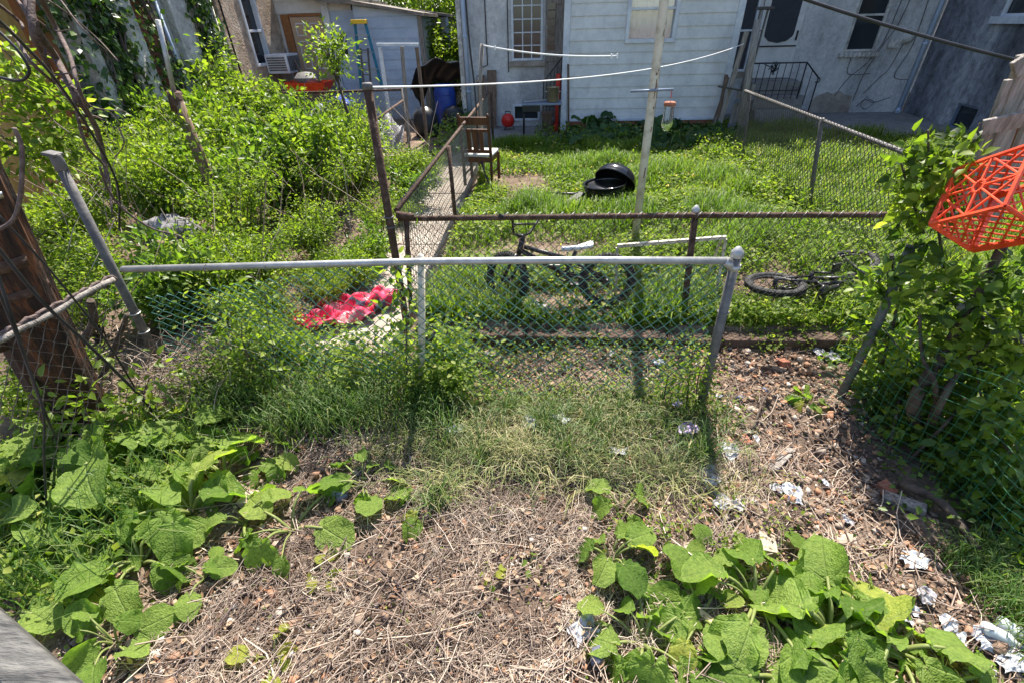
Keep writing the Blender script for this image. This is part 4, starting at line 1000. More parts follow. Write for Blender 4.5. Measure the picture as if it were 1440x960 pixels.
# wooden chair seen from behind
Ch = empty('chair', (-1.02, 7.35, .12), 'dark wooden slat-back chair with a pale seat by the side fence', 'chair', rz=R_(-8))
W2 = .22
for s_ in (-1, 1):
    b = MB(); b.bar((s_ * W2, 0, 0), (s_ * W2, 0, .45), .04, .04); b.bar((s_ * W2, 0, .45), (s_ * W2, -.09, 1.02), .04, .04, (0, 1, 0)); b.sphere((s_ * W2, -.094, 1.03), .022, 8, 6); b.build('rear_leg', M['chairwood'], Ch, .004)
    b = MB(); b.bar((s_ * (W2 + .01), .44, 0), (s_ * (W2 + .01), .44, .43), .042, .042); b.build('front_leg', M['chairwood'], Ch, .004)
for yy_, zz_, hh_ in ((-.083, .95, .11), (-.066, .82, .045), (-.012, .52, .05)):
    b = MB(); b.box((0, yy_, zz_), (.40, .023, hh_), Matrix.Rotation(R_(9), 3, 'X')); b.build('back_rail', M['chairwood'], Ch, .004)
for x in (-.095, 0, .095):
    b = MB(); b.bar((x, -.018, .54), (x, -.064, .81), .062 if x else .08, .014, (0, 1, 0)); b.build('back_slat', M['chairwood'], Ch, .003)
b = MB(); b.bx(-.2, .2, -.012, .012, .36, .43); b.bx(-.2, .2, .43, .452, .36, .43); b.bx(-.232, -.21, .02, .42, .36, .43); b.bx(.21, .232, .02, .42, .36, .43); b.bx(-.22, -.205, .03, .42, .16, .19); b.bx(.205, .22, .03, .42, .16, .19); b.build('seat_frame', M['chairwood'], Ch, .003)
b = MB(); b.bx(-.235, .235, .0, .47, .432, .475); b.build('seat', M['curtain'], Ch, .015)

# patio things
T1 = empty('side_table', (-.2, 11.2, .13), 'black metal patio table holding a large cooking pot', 'table')
b = MB(); b.bx(-.5, .36, 10.95, 11.5, .78, .82); b.build('tabletop', M['skyblue'], T1, .01)
for x in (-.46, .32):
    for y in (11.0, 11.45):
        b = MB(); b.tube([(x, y, .13), (x, y, .78)], .014, 8); b.build('leg', M['black'], T1)
b = MB(); b.bx(-.48, -.1, 10.96, 10.985, .66, .78); b.build('drawer', M['black'], T1)
fix(T1)
Pt = empty('cooking_pot', (.17, 11.15, .82), 'tall dull brass cooking pot standing on the patio table', 'pot')
b = MB(); b.lathe((.17, 11.15, .822), [(0, 0), (.125, 0), (.13, .02), (.13, .27), (.138, .275), (.138, .285), (.12, .285), (.12, .03), (0, .02)], 24); b.build('body', mat('dull_brass', (.30, .23, .12), (.42, .34, .2), 8, .35, metal=.7), Pt)
for s_ in (-1, 1):
    b = MB(); b.torus((.17 + s_ * .14, 11.15, 1.02), .03, .006, 12, 6); b.build('handle', M['steel'], Pt)
fix(Pt)
b = MB(); b.bar((-.42, 11.1, .84), (.05, 11.25, .86), .05, .012); b.bar((-.46, 11.09, .84), (-.42, 11.1, .84), .07, .02); tag(b.build('spatula', M['galv']), 'grey flat tool lying on the patio table before the pot', 'tool')
b = MB(); b.bx(-.05, .16, 11.6, 11.9, .14, .5); b.bx(-.08, .19, 11.58, 11.92, .5, .54); tag(b.build('plastic_crate', M['brownwood'], bevel=.01), 'brown box standing under the back of the patio table', 'box')
b = MB(); b.bx(.24, .34, 11.7, 11.85, .14, 1.3); b.bx(.2, .38, 11.66, 11.9, .14, .3); tag(b.build('vacuum_cleaner', M['redplastic'], bevel=.02), 'tall narrow red object leaning by the corner behind the patio table', 'red object')
Rb = empty('portable_barbecue', (-.87, 12.0, .13), 'small round red portable barbecue on the patio against the stucco wall', 'barbecue')
b = MB(); b.lathe((-.87, 12, .34), [(0, .15), (.06, .14), (.13, .09), (.16, .0), (.155, -.01)], 24); ld = b.build('lid', M['redplastic'], Rb)
b = MB(); b.tube([(-.93, 12, .48), (-.93, 12, .53), (-.81, 12, .53), (-.81, 12, .48)], .012, 8); b.build('handle', M['black'], ld)
b = MB(); b.lathe((-.87, 12, .33), [(.157, 0), (.14, -.08), (.08, -.13), (0, -.14)], 24); b.build('bowl', M['redplastic'], Rb)
for k in range(3):
    a = 2.1 * k; b = MB(); b.tube([(-.87 + .1 * math.cos(a), 12 + .1 * math.sin(a), .26), (-.87 + .15 * math.cos(a), 12 + .15 * math.sin(a), .135)], .008, 6); b.build('leg', M['black'], Rb)
fix(Rb)
b = MB(); b.bar((-1.28, 12.2, .13), (-1.25, 12.42, 1.35), .22, .03, (0, 1, 0)); b.bar((-1.52, 12.2, .13), (-1.5, 12.42, 1.25), .18, .03, (0, 1, 0)); tag(b.build('plank', M['brownwood'], bevel=.004), 'dark boards leaning upright on the stucco wall left of the red barbecue', 'boards')
b = MB(); b.bar((.55, 11.40, .15), (.48, 11.44, 1.5), .03, .03); tag(b.build('stake', M['brownwood']), 'thin stick leaning at the left corner of the clapboard extension', 'stick')
b = MB(); b.bar((3.72, 11.1, .1), (3.8, 11.42, 1.25), .07, .03, (0, 1, 0)); b.bar((3.6, 11.15, .1), (3.86, 11.42, 1.2), .04, .03, (0, 1, 0)); tag(b.build('plank', M['brownwood'], bevel=.004), 'dark boards leaning on the right corner of the clapboard extension', 'boards')

# old gate, ladder and boards at the corner of the extension
Gp = empty('gate_post', (4.03, 10.7, .1), 'leaning weathered gate post with a diagonal grey brace beside the extension', 'post')
b = MB(); b.tube([P(1036, 198, 10.7) - Vector((0, 0, .1)), P(1052, 110, 10.7), P(1066, 28, 10.7)], [.075, .07, .06], 10); b.build('shaft', M['greywood'], Gp)
b = MB(); b.bar(P(1012, 175, 10.9), P(1050, 45, 10.85), .09, .04, (0, 1, 0)); b.build('brace', M['greywood'], Gp, .005)
b = MB(); b.bar(P(1010, 122, 10.75), P(1045, 128, 10.75), .07, .03); b.build('hinge_bar', M['black'], Gp)
fix(Gp)
Ld = empty('stepladder', (4.1, 10.9, .1), 'grey aluminium stepladder with a black top folded against the old gate post', 'ladder')
b = MB(); b.bar(P(1050, 125, 10.95), P(1080, 14, 10.95), .05, .025); b.bar(P(1042, 125, 10.9), P(1070, 14, 10.9), .05, .025); b.build('rail', M['galvdull'], Ld, .003)
b = MB(); b.box(P(1076, 12, 10.9), (.28, .18, .05)); b.build('top', M['black'], Ld, .008)
for t in (.25, .5, .75):
    b = MB(); b.bar(P(1046, 125, 10.92).lerp(P(1070, 14, 10.92), t), P(1050, 125, 10.95).lerp(P(1080, 14, 10.95), t), .06, .02); b.build('step', M['galvdull'], Ld)
fix(Ld)
Og = empty('garden_gate', (3.75, 10.9, .1), 'broken dark wooden garden gate leaning at the extension corner', 'gate')
b = MB()
for i in range(4): b.bar((3.92 + i * .09, 10.95 + i * .02, .1), (4.0 + i * .09, 11.0 + i * .02, 1.0 + .1 * (i % 2)), .075, .02, (0, 1, 0))
b.build('board', M['greywood'], Og, .003)
b = MB(); b.bar((3.88, 10.92, .35), (4.3, 11.0, .38), .06, .02, (0, 1, 0)); b.bar((3.9, 10.92, .8), (4.3, 11.0, .85), .06, .02, (0, 1, 0)); b.build('rail', M['skyblue'], Og)
fix(Og)

# stepladder, wheelbarrow, post frame, junk of the left yard
La = empty('stepladder', (-4.4, 13, .1), 'blue stepladder with a yellow top leaning on the pale blue shed', 'ladder')
for (x0, x1) in ((499, 508), (513, 538)):
    b = MB(); b.bar(P(x1, 125, 13.4), P(x0, 30, 13.6), .07, .03); b.build('rail', M['cyan'], La, .004)
for t in (.2, .45, .7):
    b = MB(); b.bar(P(499, 30, 13.55).lerp(P(508, 125, 13.35), t), P(513, 30, 13.55).lerp(P(538, 125, 13.35), t), .08, .02); b.build('step', M['galv'], La)
b = MB(); b.box(P(505, 31, 13.55), (.36, .2, .09)); b.build('top', M['yellow'], La, .01)
fix(La)
b = MB(); 
for x0, x1 in ((507, 512), (517, 522)): b.bar(P(x1, 125, 13.2), P(x0, 68, 13.3), .05, .025)
for t in (.05, .35, .65, .95): b.bar(P(507, 68, 13.3).lerp(P(512, 125, 13.2), t), P(517, 68, 13.3).lerp(P(522, 125, 13.2), t), .05, .02)
tag(b.build('small_ladder', M['galvdull'], bevel=.003), 'small grey aluminium ladder standing in front of the blue stepladder', 'ladder')
Wb = empty('wheelbarrow', (-6, 12.9, .1), 'red wheelbarrow carrying a grey tub below the tan door', 'wheelbarrow')
c = P(433, 115, 12.9); b = MB(); vs = []
for (z, sx, sy) in ((0, .58, .36), (-.28, .36, .2), (-.27, .34, .18), (-.01, .56, .34)):
    vs += [c + Vector((a * sx, e * sy, z)) for a, e in ((-1, -1), (1, -1), (1, 1), (-1, 1))]
b.add(vs, [(k * 4 + i, k * 4 + (i + 1) % 4, (k + 1) * 4 + (i + 1) % 4, (k + 1) * 4 + i) for k in range(3) for i in range(4)] + [(8, 9, 10, 11), (4, 5, 6, 7)]); b.build('tray', M['orange'], Wb)
b = MB(); b.tube([c + Vector((.5, -.25, -.3)), c + Vector((-.9, -.28, -.12))], .02, 8); b.tube([c + Vector((.5, .25, -.3)), c + Vector((-.9, .28, -.12))], .02, 8); b.build('handle', M['brownwood'], Wb)
w_ = MB(); w_.torus(c + Vector((.7, 0, -.55)), .15, .04, 24, 8, Matrix.Rotation(R_(90), 3, 'X')); w_.build('wheel', M['rubber'], Wb)
for s_ in (-.22, .22):
    b = MB(); b.tube([c + Vector((-.3, s_, -.28)), c + Vector((-.35, s_, -.95))], .016, 6); b.build('leg', M['black'], Wb)
fix(Wb)
b = MB(); b.lathe(c + Vector((.0, .0, -.1)), [(0, .02), (.3, .02), (.33, .18), (.30, .2), (.2, .3), (0, .33)], 18); tag(b.build('tub', M['galvdull']), 'upturned grey tub lying in the red wheelbarrow', 'tub')
b = MB(); b.bar(P(405, 68, 13.9), P(425, 105, 13.0), .03, .03); b.bar(P(412, 90, 13.7), P(424, 104, 13.0), .025, .025); tag(b.build('garden_tools', M['brownwood']), 'brown tool handles leaning on the left edge of the tan door', 'tool')
Fr = empty('post_frame', (-3, 11, .1), 'white topped frame of grey wooden posts in front of the blue shed', 'frame')
b = MB(); b.bar(P(530, 63, 11), P(588, 63, 11), .09, .05); b.build('top_beam', M['whitepaint'], Fr, .004)
for (t, bt, mm) in ((P(534, 67, 11), P(541, 122, 11), 'whitepaint'), (P(565, 66, 11.05), P(573, 180, 11.05), 'greywood'), (P(586, 67, 11), P(598, 178, 11), 'brownwood')):
    bt = Vector((bt.x, bt.y, 0)); b = MB(); b.bar(bt, t, .08, .06); b.build('post', M[mm], Fr, .004)
fix(Fr)
Bl = empty('barrel', (-2.5, 13.2, .1), 'blue plastic barrel half under a dark tarpaulin beyond the alley', 'barrel')
c = P(625, 128, 12.6); b = MB(); b.lathe((c.x, c.y, .15), [(0, 0), (.24, 0), (.26, .1), (.26, .75), (.24, .86), (.22, .88), (0, .88)], 24)
for z in (.3, .7): b.torus((c.x, c.y, .15 + z), .26, .012, 24, 6)
b.build('body', M['blueplastic'], Bl); b = MB(); b.lathe((c.x, c.y, 1.035), [(.25, .0), (.26, .03), (0, .04)], 24); b.build('lid', M['blueplastic'], Bl)
fix(Bl)
def drape(name, fn, nu, nv, m, th=.006):
    vs = []; fs = []
    for i in range(nu + 1):
        for j in range(nv + 1): vs.append(fn(i / nu, j / nv))
    for i in range(nu):
        for j in range(nv): a = i * (nv + 1) + j; fs.append((a, a + 1, a + nv + 2, a + nv + 1))
    b = MB(); b.add(vs, fs, True); o = b.build(name, M[m]); s = o.modifiers.new('solid', 'SOLIDIFY'); s.thickness = th; return o
c = P(622, 115, 13.0)
o = drape('tarpaulin', lambda u, v: (c.x - .8 + 1.6 * u, 12.85 + .9 * v, 1.3 + .25 * math.sin(u * 3.1) - .9 * max(0, abs(u - .5) - .35) * 3 - .5 * v * v + .05 * math.sin(u * 17 + v * 9)), 24, 12, 'black'); tag(o, 'black tarpaulin draped over junk behind the blue barrel', 'tarpaulin')
o = drape('tarpaulin', lambda u, v: (-5.6 + 1.5 * u, 9.8 + .9 * v, .55 + .28 * math.sin(u * 3.1) + .09 * math.sin(u * 13 + v * 7) - .4 * (1 - v) ** 2), 22, 12, 'skyblue'); tag(o, 'crumpled grey tarpaulin behind the low fence under the tan door', 'tarpaulin')
o = drape('tarpaulin', lambda u, v: (-3.9 + .9 * u, 9.9 + .8 * v, .4 + .26 * math.sin(u * 3.1) + .08 * math.sin(u * 15 + v * 5) - .5 * (1 - v) ** 2), 20, 12, 'greypaper'); tag(o, 'crumpled grey sheet over junk behind the low fence by the sapling', 'sheet')
o = drape('tarpaulin', lambda u, v: (-4.3 + .5 * u, 9.75 + .4 * v, .95 + .16 * math.sin(u * 3.1) + .03 * math.sin(u * 15)), 12, 6, 'blueplastic'); tag(o, 'small bright blue plastic cover behind the low fence right of the sapling', 'cover')
b = MB(); b.lathe((-2.2, 12.2, .1), [(0, 0), (.2, 0), (.27, .12), (.28, .35), (.2, .48), (.06, .55), (0, .56)], 16); tag(b.build('rubbish_bag', M['black']), 'full black rubbish bag beside the concrete path below the blue barrel', 'bag')
b = MB(); b.lathe((-2.75, 11.6, .05), [(0, 0), (.25, 0), (.3, .2), (.27, .5), (.08, .66), (0, .67)], 16); tag(b.build('rubbish_bag', M['black']), 'taller black rubbish bag beside the foot of the brown frame post', 'bag')

# ============================================================ NEAR OBJECTS
# milk crate on the right
A0 = np.array([2.045, 2.494, 1.285]); uu = np.array([.147, .188, .228]); vv = np.array([.06, -.269, .182]); ww = np.array([.245, -.033, -.131])
uu /= np.linalg.norm(uu); vv -= vv.dot(uu) * uu; vv /= np.linalg.norm(vv); ww -= ww.dot(uu) * uu + ww.dot(vv) * vv; ww /= np.linalg.norm(ww)
A0 = A0 - .0 * ww
def cr(a, b_, c_): return Vector(A0 + uu * a + vv * b_ + ww * c_)
CR = empty('milk_crate', tuple(A0), 'bright orange plastic lattice milk crate tipped over on the right-hand bush', 'crate')
S_ = .335; Dp = .28
def lattice(pf, w_, h_, nrml, nx_, ny_, wd=.009, diag=True):
    b = MB()
    for a, c in (((0, 0), (w_, 0)), ((w_, 0), (w_, h_)), ((w_, h_), (0, h_)), ((0, h_), (0, 0))): b.bar(pf(*a), pf(*c), .017, .014, nrml)
    if diag == 'x':
        c0 = (w_ / 2, h_ / 2)
        for a in ((0, 0), (w_, 0), (w_, h_), (0, h_), (w_ / 2, 0), (w_ / 2, h_), (0, h_ / 2), (w_, h_ / 2)):
            d = Vector((c0[0] - a[0], c0[1] - a[1], 0)); t = 1 - .03 / d.length
            b.bar(pf(*a), pf(a[0] + d.x * t, a[1] + d.y * t), wd, .012, nrml)
        for a, c in (((0, h_ / 2), (w_ / 2, 0)), ((w_ / 2, 0), (w_, h_ / 2)), ((w_, h_ / 2), (w_ / 2, h_)), ((w_ / 2, h_), (0, h_ / 2))): b.bar(pf(*a), pf(*c), wd, .010, nrml)
        n = 18; ring = [pf(c0[0] + .034 * math.cos(6.283 * i / n), c0[1] + .024 * math.sin(6.283 * i / n)) for i in range(n + 1)]
        for p, q_ in zip(ring, ring[1:]): b.bar(p, q_, .012, .014, nrml)
    else:
        for i in range(-ny_, nx_ + 1):
            for s_ in (1, -1):
                x0 = i * w_ / nx_; y0 = 0; x1 = x0 + h_ * (w_ / nx_) / (h_ / ny_) ; y1 = h_
                if s_ < 0: x0, x1 = w_ - x0, w_ - x1
                pts = []
                for t in np.linspace(0, 1, 41):
                    x = x0 + (x1 - x0) * t
                    if -1e-6 <= x <= w_ + 1e-6: pts.append((x, h_ * t))
                if len(pts) > 1: b.bar(pf(*pts[0]), pf(*pts[-1]), wd, .007, nrml)
    return b
lattice(lambda a, c: cr(a, c, 0), S_, S_, Vector(ww), 4, 4, diag='x').build('base', M['orange'], CR, .002)
lattice(lambda a, c: cr(a, 0, c), S_, Dp, Vector(vv), 5, 4).build('side', M['orange'], CR, .001)
lattice(lambda a, c: cr(a, S_, c), S_, Dp, Vector(vv), 5, 4).build('side', M['orange'], CR, .001)
lattice(lambda a, c: cr(0, a, c), S_, Dp, Vector(uu), 5, 4).build('side', M['orange'], CR, .001)
lattice(lambda a, c: cr(S_, a, c), S_, Dp, Vector(uu), 5, 4).build('side', M['orange'], CR, .001)
b = MB()
for a, c in (((0, 0), (S_, 0)), ((S_, 0), (S_, S_)), ((S_, S_), (0, S_)), ((0, S_), (0, 0))): b.bar(cr(*a, Dp), cr(*c, Dp), .018, .04, Vector(ww)); b.bar(cr(*a, 0.0), cr(*a, Dp), .018, .018)
b.build('rim', M['orange'], CR, .003)
fix(CR)

# broken wooden fence behind the crate
Bf = empty('wooden_fence', (3.0, 3.0, 0), 'collapsed weathered board fence leaning behind the orange crate', 'fence')
YB = 3.0
b = MB(); b.bar(P(1381, 180, YB), P(1475, 160, YB - .1), .085, .03, (0, 1, 0)); b.bar(P(1424, 100, YB), P(1490, 60, YB), .09, .03, (0, 1, 0)); b.build('rail', M['greywood'], Bf, .005)
b = MB(); b.bar(P(1352, 285, YB + .05), P(1418, 112, YB + .05), .035, .03); b.bar(P(1372, 300, YB + .08), P(1448, 75, YB + .08), .10, .05, (0, 1, 0)); b.bar(P(1395, 310, YB + .12), P(1470, 130, YB + .1), .09, .04, (0, 1, 0)); b.build('post', M['greywood'], Bf, .005)
b = MB(); b.bar(P(1418, 260, YB + .2), P(1455, 130, YB + .2), .12, .03, (0, 1, 0)); b.build('brick_red_board', M['orangewood'], Bf, .004)
fix(Bf)

# right-hand rail and plastic mesh
Fr_ = empty('mesh_fence', (2.4, 2.2, 0), 'green plastic mesh fence with a sagging grey pipe rail under the right-hand bush', 'fence')
pa, pm, pc, pd = G(1318, 408, .82), G(1360, 432, .83), G(1385, 446, .81), G(1470, 498, .80)
b = MB(); b.tube(curve([pa, pm, pc, pd], 6), .024, 10); b.build('pipe_rail', M['galvdull'], Fr_)
b = MB(); b.tube([pm - Vector((.03, -.02, 0)), pc], .028, 10); b.build('sleeve', M['galv'], Fr_)
b = MB(); s0 = Vector((1.95, 2.62, 0)); s1_ = Vector((2.46, 1.2, 0)); dl = (s1_ - s0)
for i in range(26):
    t = i / 25; base = s0 + dl * t; o_ = .05 * math.sin(t * 14)
    b.tube(wob([base + Vector((o_, 0, z)) for z in (-.02, .2, .4, .6, .78)], .008), .0013, 4, False)
for j in range(13):
    z = .02 + j * .06; b.tube(wob([s0 + dl * (i / 16) + Vector((.05 * math.sin(i / 16 * 14), 0, z)) for i in range(17)], .006), .0013, 4, False)
b.build('plastic_mesh', M['plasticmesh'], Fr_)
for (pt_, pb_) in ((P(1282, 345, 2.75), GG(1180, 560)),):
    b = MB(); b.tube([pb_ - Vector((0, 0, .05)), pb_.lerp(pt_, .5) + Vector((.02, 0, 0)), pt_], .027, 10); b.build('post', M['galvdull'], Fr_)
fix(Fr_)

# near-left deck beam
p0, p1 = G(-30, 830, 1.15), G(64, 915, 1.15); d = (p1 - p0).normalized(); nn_ = Vector((-d.y, d.x, 0))
b = MB(); b.add([p0 - d * .4, p1 + d * .5, p1 + d * .5 - nn_ * .07, p0 - d * .4 - nn_ * .07] + [v + Vector((0, 0, -.1)) for v in (p0 - d * .4, p1 + d * .5, p1 + d * .5 - nn_ * .07, p0 - d * .4 - nn_ * .07)], [(3, 2, 1, 0), (0, 1, 5, 4), (1, 2, 6, 5), (2, 3, 7, 6), (3, 0, 4, 7), (4, 5, 6, 7)])
o = b.build('handrail', M['darkwood'], bevel=.008); tag(o, 'grey weathered top of a handrail in the bottom left corner', 'handrail')

# blanket on the path
BC = GG(482, 452)
def bl(u, v):
    s = u * 2 - 1; t = v * 2 - 1; x = s * .38 + t * .12; y = t * .29 + s * .16
    wv = .05 * math.sin(s * 5 + t * 3) + .04 * math.sin(t * 9 + s * 2) + .018 * math.sin(s * 14 - t * 6) + .004 * math.sin(s * 27 + t * 19)
    x *= 1 + .12 * math.sin(t * 6); y *= 1 + .18 * math.sin(s * 5)
    return (BC.x + x, BC.y + y, .075 + abs(wv) + .02 * (1 - max(abs(s), abs(t))) + .03 * max(0, t) * max(0, s))
def blmat():
    m, n, b = newmat('red_blanket'); L = n.links.new; tc = n.nodes.new('ShaderNodeTexCoord')
    vo = n.nodes.new('ShaderNodeTexVoronoi'); vo.inputs['Scale'].default_value = 7; L(tc.outputs['Object'], vo.inputs['Vector'])
    nz = n.nodes.new('ShaderNodeTexNoise'); nz.inputs['Scale'].default_value = 5.5; nz.inputs['Detail'].default_value = 5; L(tc.outputs['Object'], nz.inputs['Vector'])
    cr_ = n.nodes.new('ShaderNodeValToRGB'); e = cr_.color_ramp.elements
    while len(e) < 6: e.new(.5)
    cr_.color_ramp.interpolation = 'CONSTANT'
    for i, (p, c) in enumerate(((0, (.06, .05, .09)), (.36, (.35, .012, .03)), (.43, (.62, .03, .09)), (.53, (.62, .10, .16)), (.62, (.66, .42, .40)), (.67, (.5, .03, .07)))): e[i].position = p; e[i].color = (*c, 1)
    L(nz.outputs[0], cr_.inputs[0]); L(cr_.outputs[0], b.inputs['Base Color']); b.inputs['Roughness'].default_value = .9
    n2 = n.nodes.new('ShaderNodeTexNoise'); n2.inputs['Scale'].default_value = 70; bp = n.nodes.new('ShaderNodeBump'); bp.inputs['Strength'].default_value = .4; L(n2.outputs[0], bp.inputs['Height']); L(bp.outputs[0], b.inputs['Normal'])
    return m
M['blanket'] = blmat()
o = drape('blanket', bl, 60, 46, 'blanket', .008); tag(o, 'crumpled red and pink patterned blanket dropped on the concrete path', 'blanket')

# grey bundle in the thicket
b = MB(); c = Vector((-3.75, 4.25, .55)); n = 20; m_ = 12; vs = []
for i in range(m_ + 1):
    th = math.pi * i / m_
    for j in range(n):
        a = 2 * math.pi * j / n; r = .25 * (1 + .16 * math.sin(a * 3 + th * 4) + .10 * math.sin(a * 7 - th * 5) + random.uniform(-.03, .03)); vs.append((c.x + r * math.sin(th) * math.cos(a), c.y + r * .8 * math.sin(th) * math.sin(a), c.z + r * .62 * math.cos(th)))
b.add(vs, [(i * n + j, (i + 1) * n + j, (i + 1) * n + (j + 1) % n, i * n + (j + 1) % n) for i in range(m_) for j in range(n)], True)
o = b.build('stone', M['greystone']); tag(o, 'lumpy grey boulder-like bundle half buried in the left thicket', 'bundle')
b = MB(); b.bar(P(205, 335, 4.1), P(255, 350, 4.0), .14, .1); tag(b.build('timber_block', M['brownwood'], bevel=.01), 'dark timber under the grey bundle in the left thicket', 'timber')
# ============================================================ PLANTS
def shrub(name, label, cat, group, h, r, n, ls, m, stems=12, barkm='bark', up=.7, droop=0, low=.2, hi=False, thick=.012, clump=.10, trunk=None):
    root = empty(name, (0, 0, 0), label, cat, group)
    b = MB(); P_ = []; D_ = []
    for k in range(stems):
        a = RNG.uniform(0, 6.28); rr = r * RNG.uniform(.25, 1.0); hh = h * RNG.uniform(.6, 1.0)
        s0 = Vector((RNG.normal() * .05 * r, RNG.normal() * .05 * r, -.03))
        if trunk: s0 = Vector((0, 0, trunk * RNG.uniform(.6, 1)))
        e = Vector((rr * math.cos(a), rr * math.sin(a), hh)); md = s0.lerp(e, .5) + Vector((RNG.normal() * .08 * r - .12 * rr * math.cos(a), RNG.normal() * .08 * r - .12 * rr * math.sin(a), .10 * h))
        if droop: e.z -= droop * rr / r * h
        c = curve([s0, md, e], 6); rad = thick * RNG.uniform(.5, 1.1)
        b.tube(c, [rad * (1 - .75 * i / (len(c) - 1)) for i in range(len(c))], 5)
        cc = np.array([tuple(p) for p in c])
        q_ = n // stems; t = RNG.beta(1.7, 1.0, q_) * (1 - low) + low; t = t * (len(cc) - 1); i = np.minimum(t.astype(int), len(cc) - 2); f = (t - i)[:, None]
        pp = cc[i] * (1 - f) + cc[i + 1] * f; off = RNG.normal(size=(q_, 3)) * clump * np.array([1, 1, .8]); pp = pp + off
        P_.append(pp); D_.append(off / clump + nrm(pp) * .3 + RNG.normal(size=(q_, 3)) * .5)
    if trunk: b.tube(wob([(0, 0, -.1), (0, 0, trunk * .5), (.02, 0, trunk)], .03), [thick * 2.2, thick * 1.9, thick * 1.4], 9)
    P_ = np.concatenate(P_); D_ = np.concatenate(D_); D_[:, 2] -= .1
    k = P_[:, 2] > .02; P_, D_ = P_[k], D_[k]
    N = len(P_); ups = rdir(N, up, .5)
    tint = np.clip(RNG.beta(2, 2.2, N) * .75 + .15 * vn(P_[:, 0] * 3, P_[:, 1] * 3 + P_[:, 2] * 3, 1.5) + .15 * RNG.random(N), 0, 1)
    link('foliage', leafmesh('foliage', P_, ls * RNG.uniform(.55, 1.25, N), D_, ups, .55, tint, hi), M[m], root)
    b.build('stem', M[barkm], root)
    return root
def put(o, x, y, z=None, rz=0, s=1.0, label=None):
    o.location = (x, y, gz(x, y) if z is None else z); o.rotation_euler.z = rz; o.scale = (s, s, s * random.uniform(.9, 1.1))
    if label: o['label'] = label
    return o

# overgrown thicket on the left
protos = [shrub('shrub', 'x', 'shrub', 'shrubs of the overgrown thicket', 1.0, .75, 5200, .058, 'shrub', 18, low=.12, clump=.10),
          shrub('shrub', 'x', 'shrub', 'shrubs of the overgrown thicket', .95, .7, 5200, .046, 'shrub', 22, low=.1, clump=.09),
          shrub('shrub', 'x', 'shrub', 'shrubs of the overgrown thicket', .8, .85, 5200, .066, 'shrub', 16, low=.1, clump=.11), shrub('shrub', 'x', 'shrub', 'shrubs of the overgrown thicket', .95, .75, 2600, .10, 'bush', 16, low=.1, clump=.11), shrub('shrub', 'x', 'shrub', 'shrubs of the overgrown thicket', 1.1, .75, 2600, .05, 'weed', 26, low=.15, clump=.05, thick=.010)]
used = [False] * 5
SP = [(-2.55, 3.55, .62, 'low leafy shrub spilling over the path beside the red blanket'), (-3.25, 3.35, .72, 'leafy shrub right behind the leaning grey post'),
      (-2.5, 4.6, .72, 'shrub edging the concrete path opposite the tall rusty post'), (-3.1, 4.5, .85, 'shrub in front of the wooden pole beside the grey bundle'),
      (-4.5, 3.7, .65, 'shrub left of the grey bundle behind the utility pole'), (-4.4, 5.0, .9, 'shrub behind the grey bundle in the thicket'),
      (-2.75, 5.6, .85, 'bright shrub bulging towards the path in the middle of the thicket'), (-3.4, 5.9, .95, 'bright shrub just behind the wooden pole'),
      (-5.3, 4.6, .8, 'shrub at the left picture edge behind the utility pole'), (-5.2, 5.9, .95, 'shrub before the ochre boarding'),
      (-2.75, 6.7, .92, 'tall bright shrub where the path meets the short fence panel'), (-3.6, 7.0, 1.0, 'large bright shrub beneath the sapling'),
      (-4.4, 6.5, 1.0, 'large shrub in the heart of the thicket'), (-6.1, 6.2, .9, 'shrub at the foot of the ochre boarding'),
      (-5.4, 7.2, 1.05, 'shrub below the ivy on the old wall'), (-4.5, 7.8, 1.05, 'shrub in front of the low far fence, left part'),
      (-3.3, 8.2, 1.0, 'shrub in front of the low far fence, right part'), (-6.2, 8.2, 1.1, 'shrub against the wall under the ivy curtain'),
      (-5.4, 8.7, 1.1, 'shrub between the ivy wall and the low far fence'), (-6.3, 9.6, 1.1, 'shrub against the wall under the brick infill'),
      (-2.9, 7.6, .8, 'shrub hugging the short rusty fence panel'), (-3.8, 5.2, .8, 'shrub at the foot of the wooden pole'),
      (-6.2, 10.8, 1.0, 'shrub below the wall light at the tan wall corner'), (-4.9, 8.9, .8, 'small shrub at the middle of the low far fence'),
      (-3.6, 3.9, .45, 'low shrub in front of the grey bundle'), (-2.25, 3.15, .40, 'small leafy plant at the near end of the path'), (-2.0, 5.3, .6, 'shrub overhanging the path beside the tall rusty post'), (-1.95, 6.6, .6, 'shrub overhanging the far half of the path'), (-2.1, 4.0, .5, 'low shrub spreading over the path edge behind the blanket'), (-1.9, 8.0, .5, 'shrub overhanging the path near the wooden chair'), (-2.45, 3.2, .5, 'leafy shrub under the left end of the silver rail'), (-3.15, 3.25, .5, 'leafy shrub just beyond the foot of the leaning grey post'), (-2.1, 2.8, .5, 'leafy shrub behind the wire left of the blanket'), (-3.7, 3.0, .6, 'leafy shrub directly behind the utility pole'), (-3.5, 2.3, .5, 'leafy shrub at the left of the utility pole'), (-2.9, 3.75, .7, 'leafy shrub between the grey bundle and the silver rail'), (-1.95, 3.6, .42, 'low plant on the path edge right above the red blanket'), (-1.9, 4.6, .45, 'low plant covering the path beside the tall rusty post foot'), (-1.95, 4.3, .5, 'low plant creeping over the middle of the near path'), (-1.85, 5.9, .42, 'low plant narrowing the path past the tall rusty post'), (-2.1, 7.3, .7, 'bushy plant narrowing the path level with the wooden chair')]
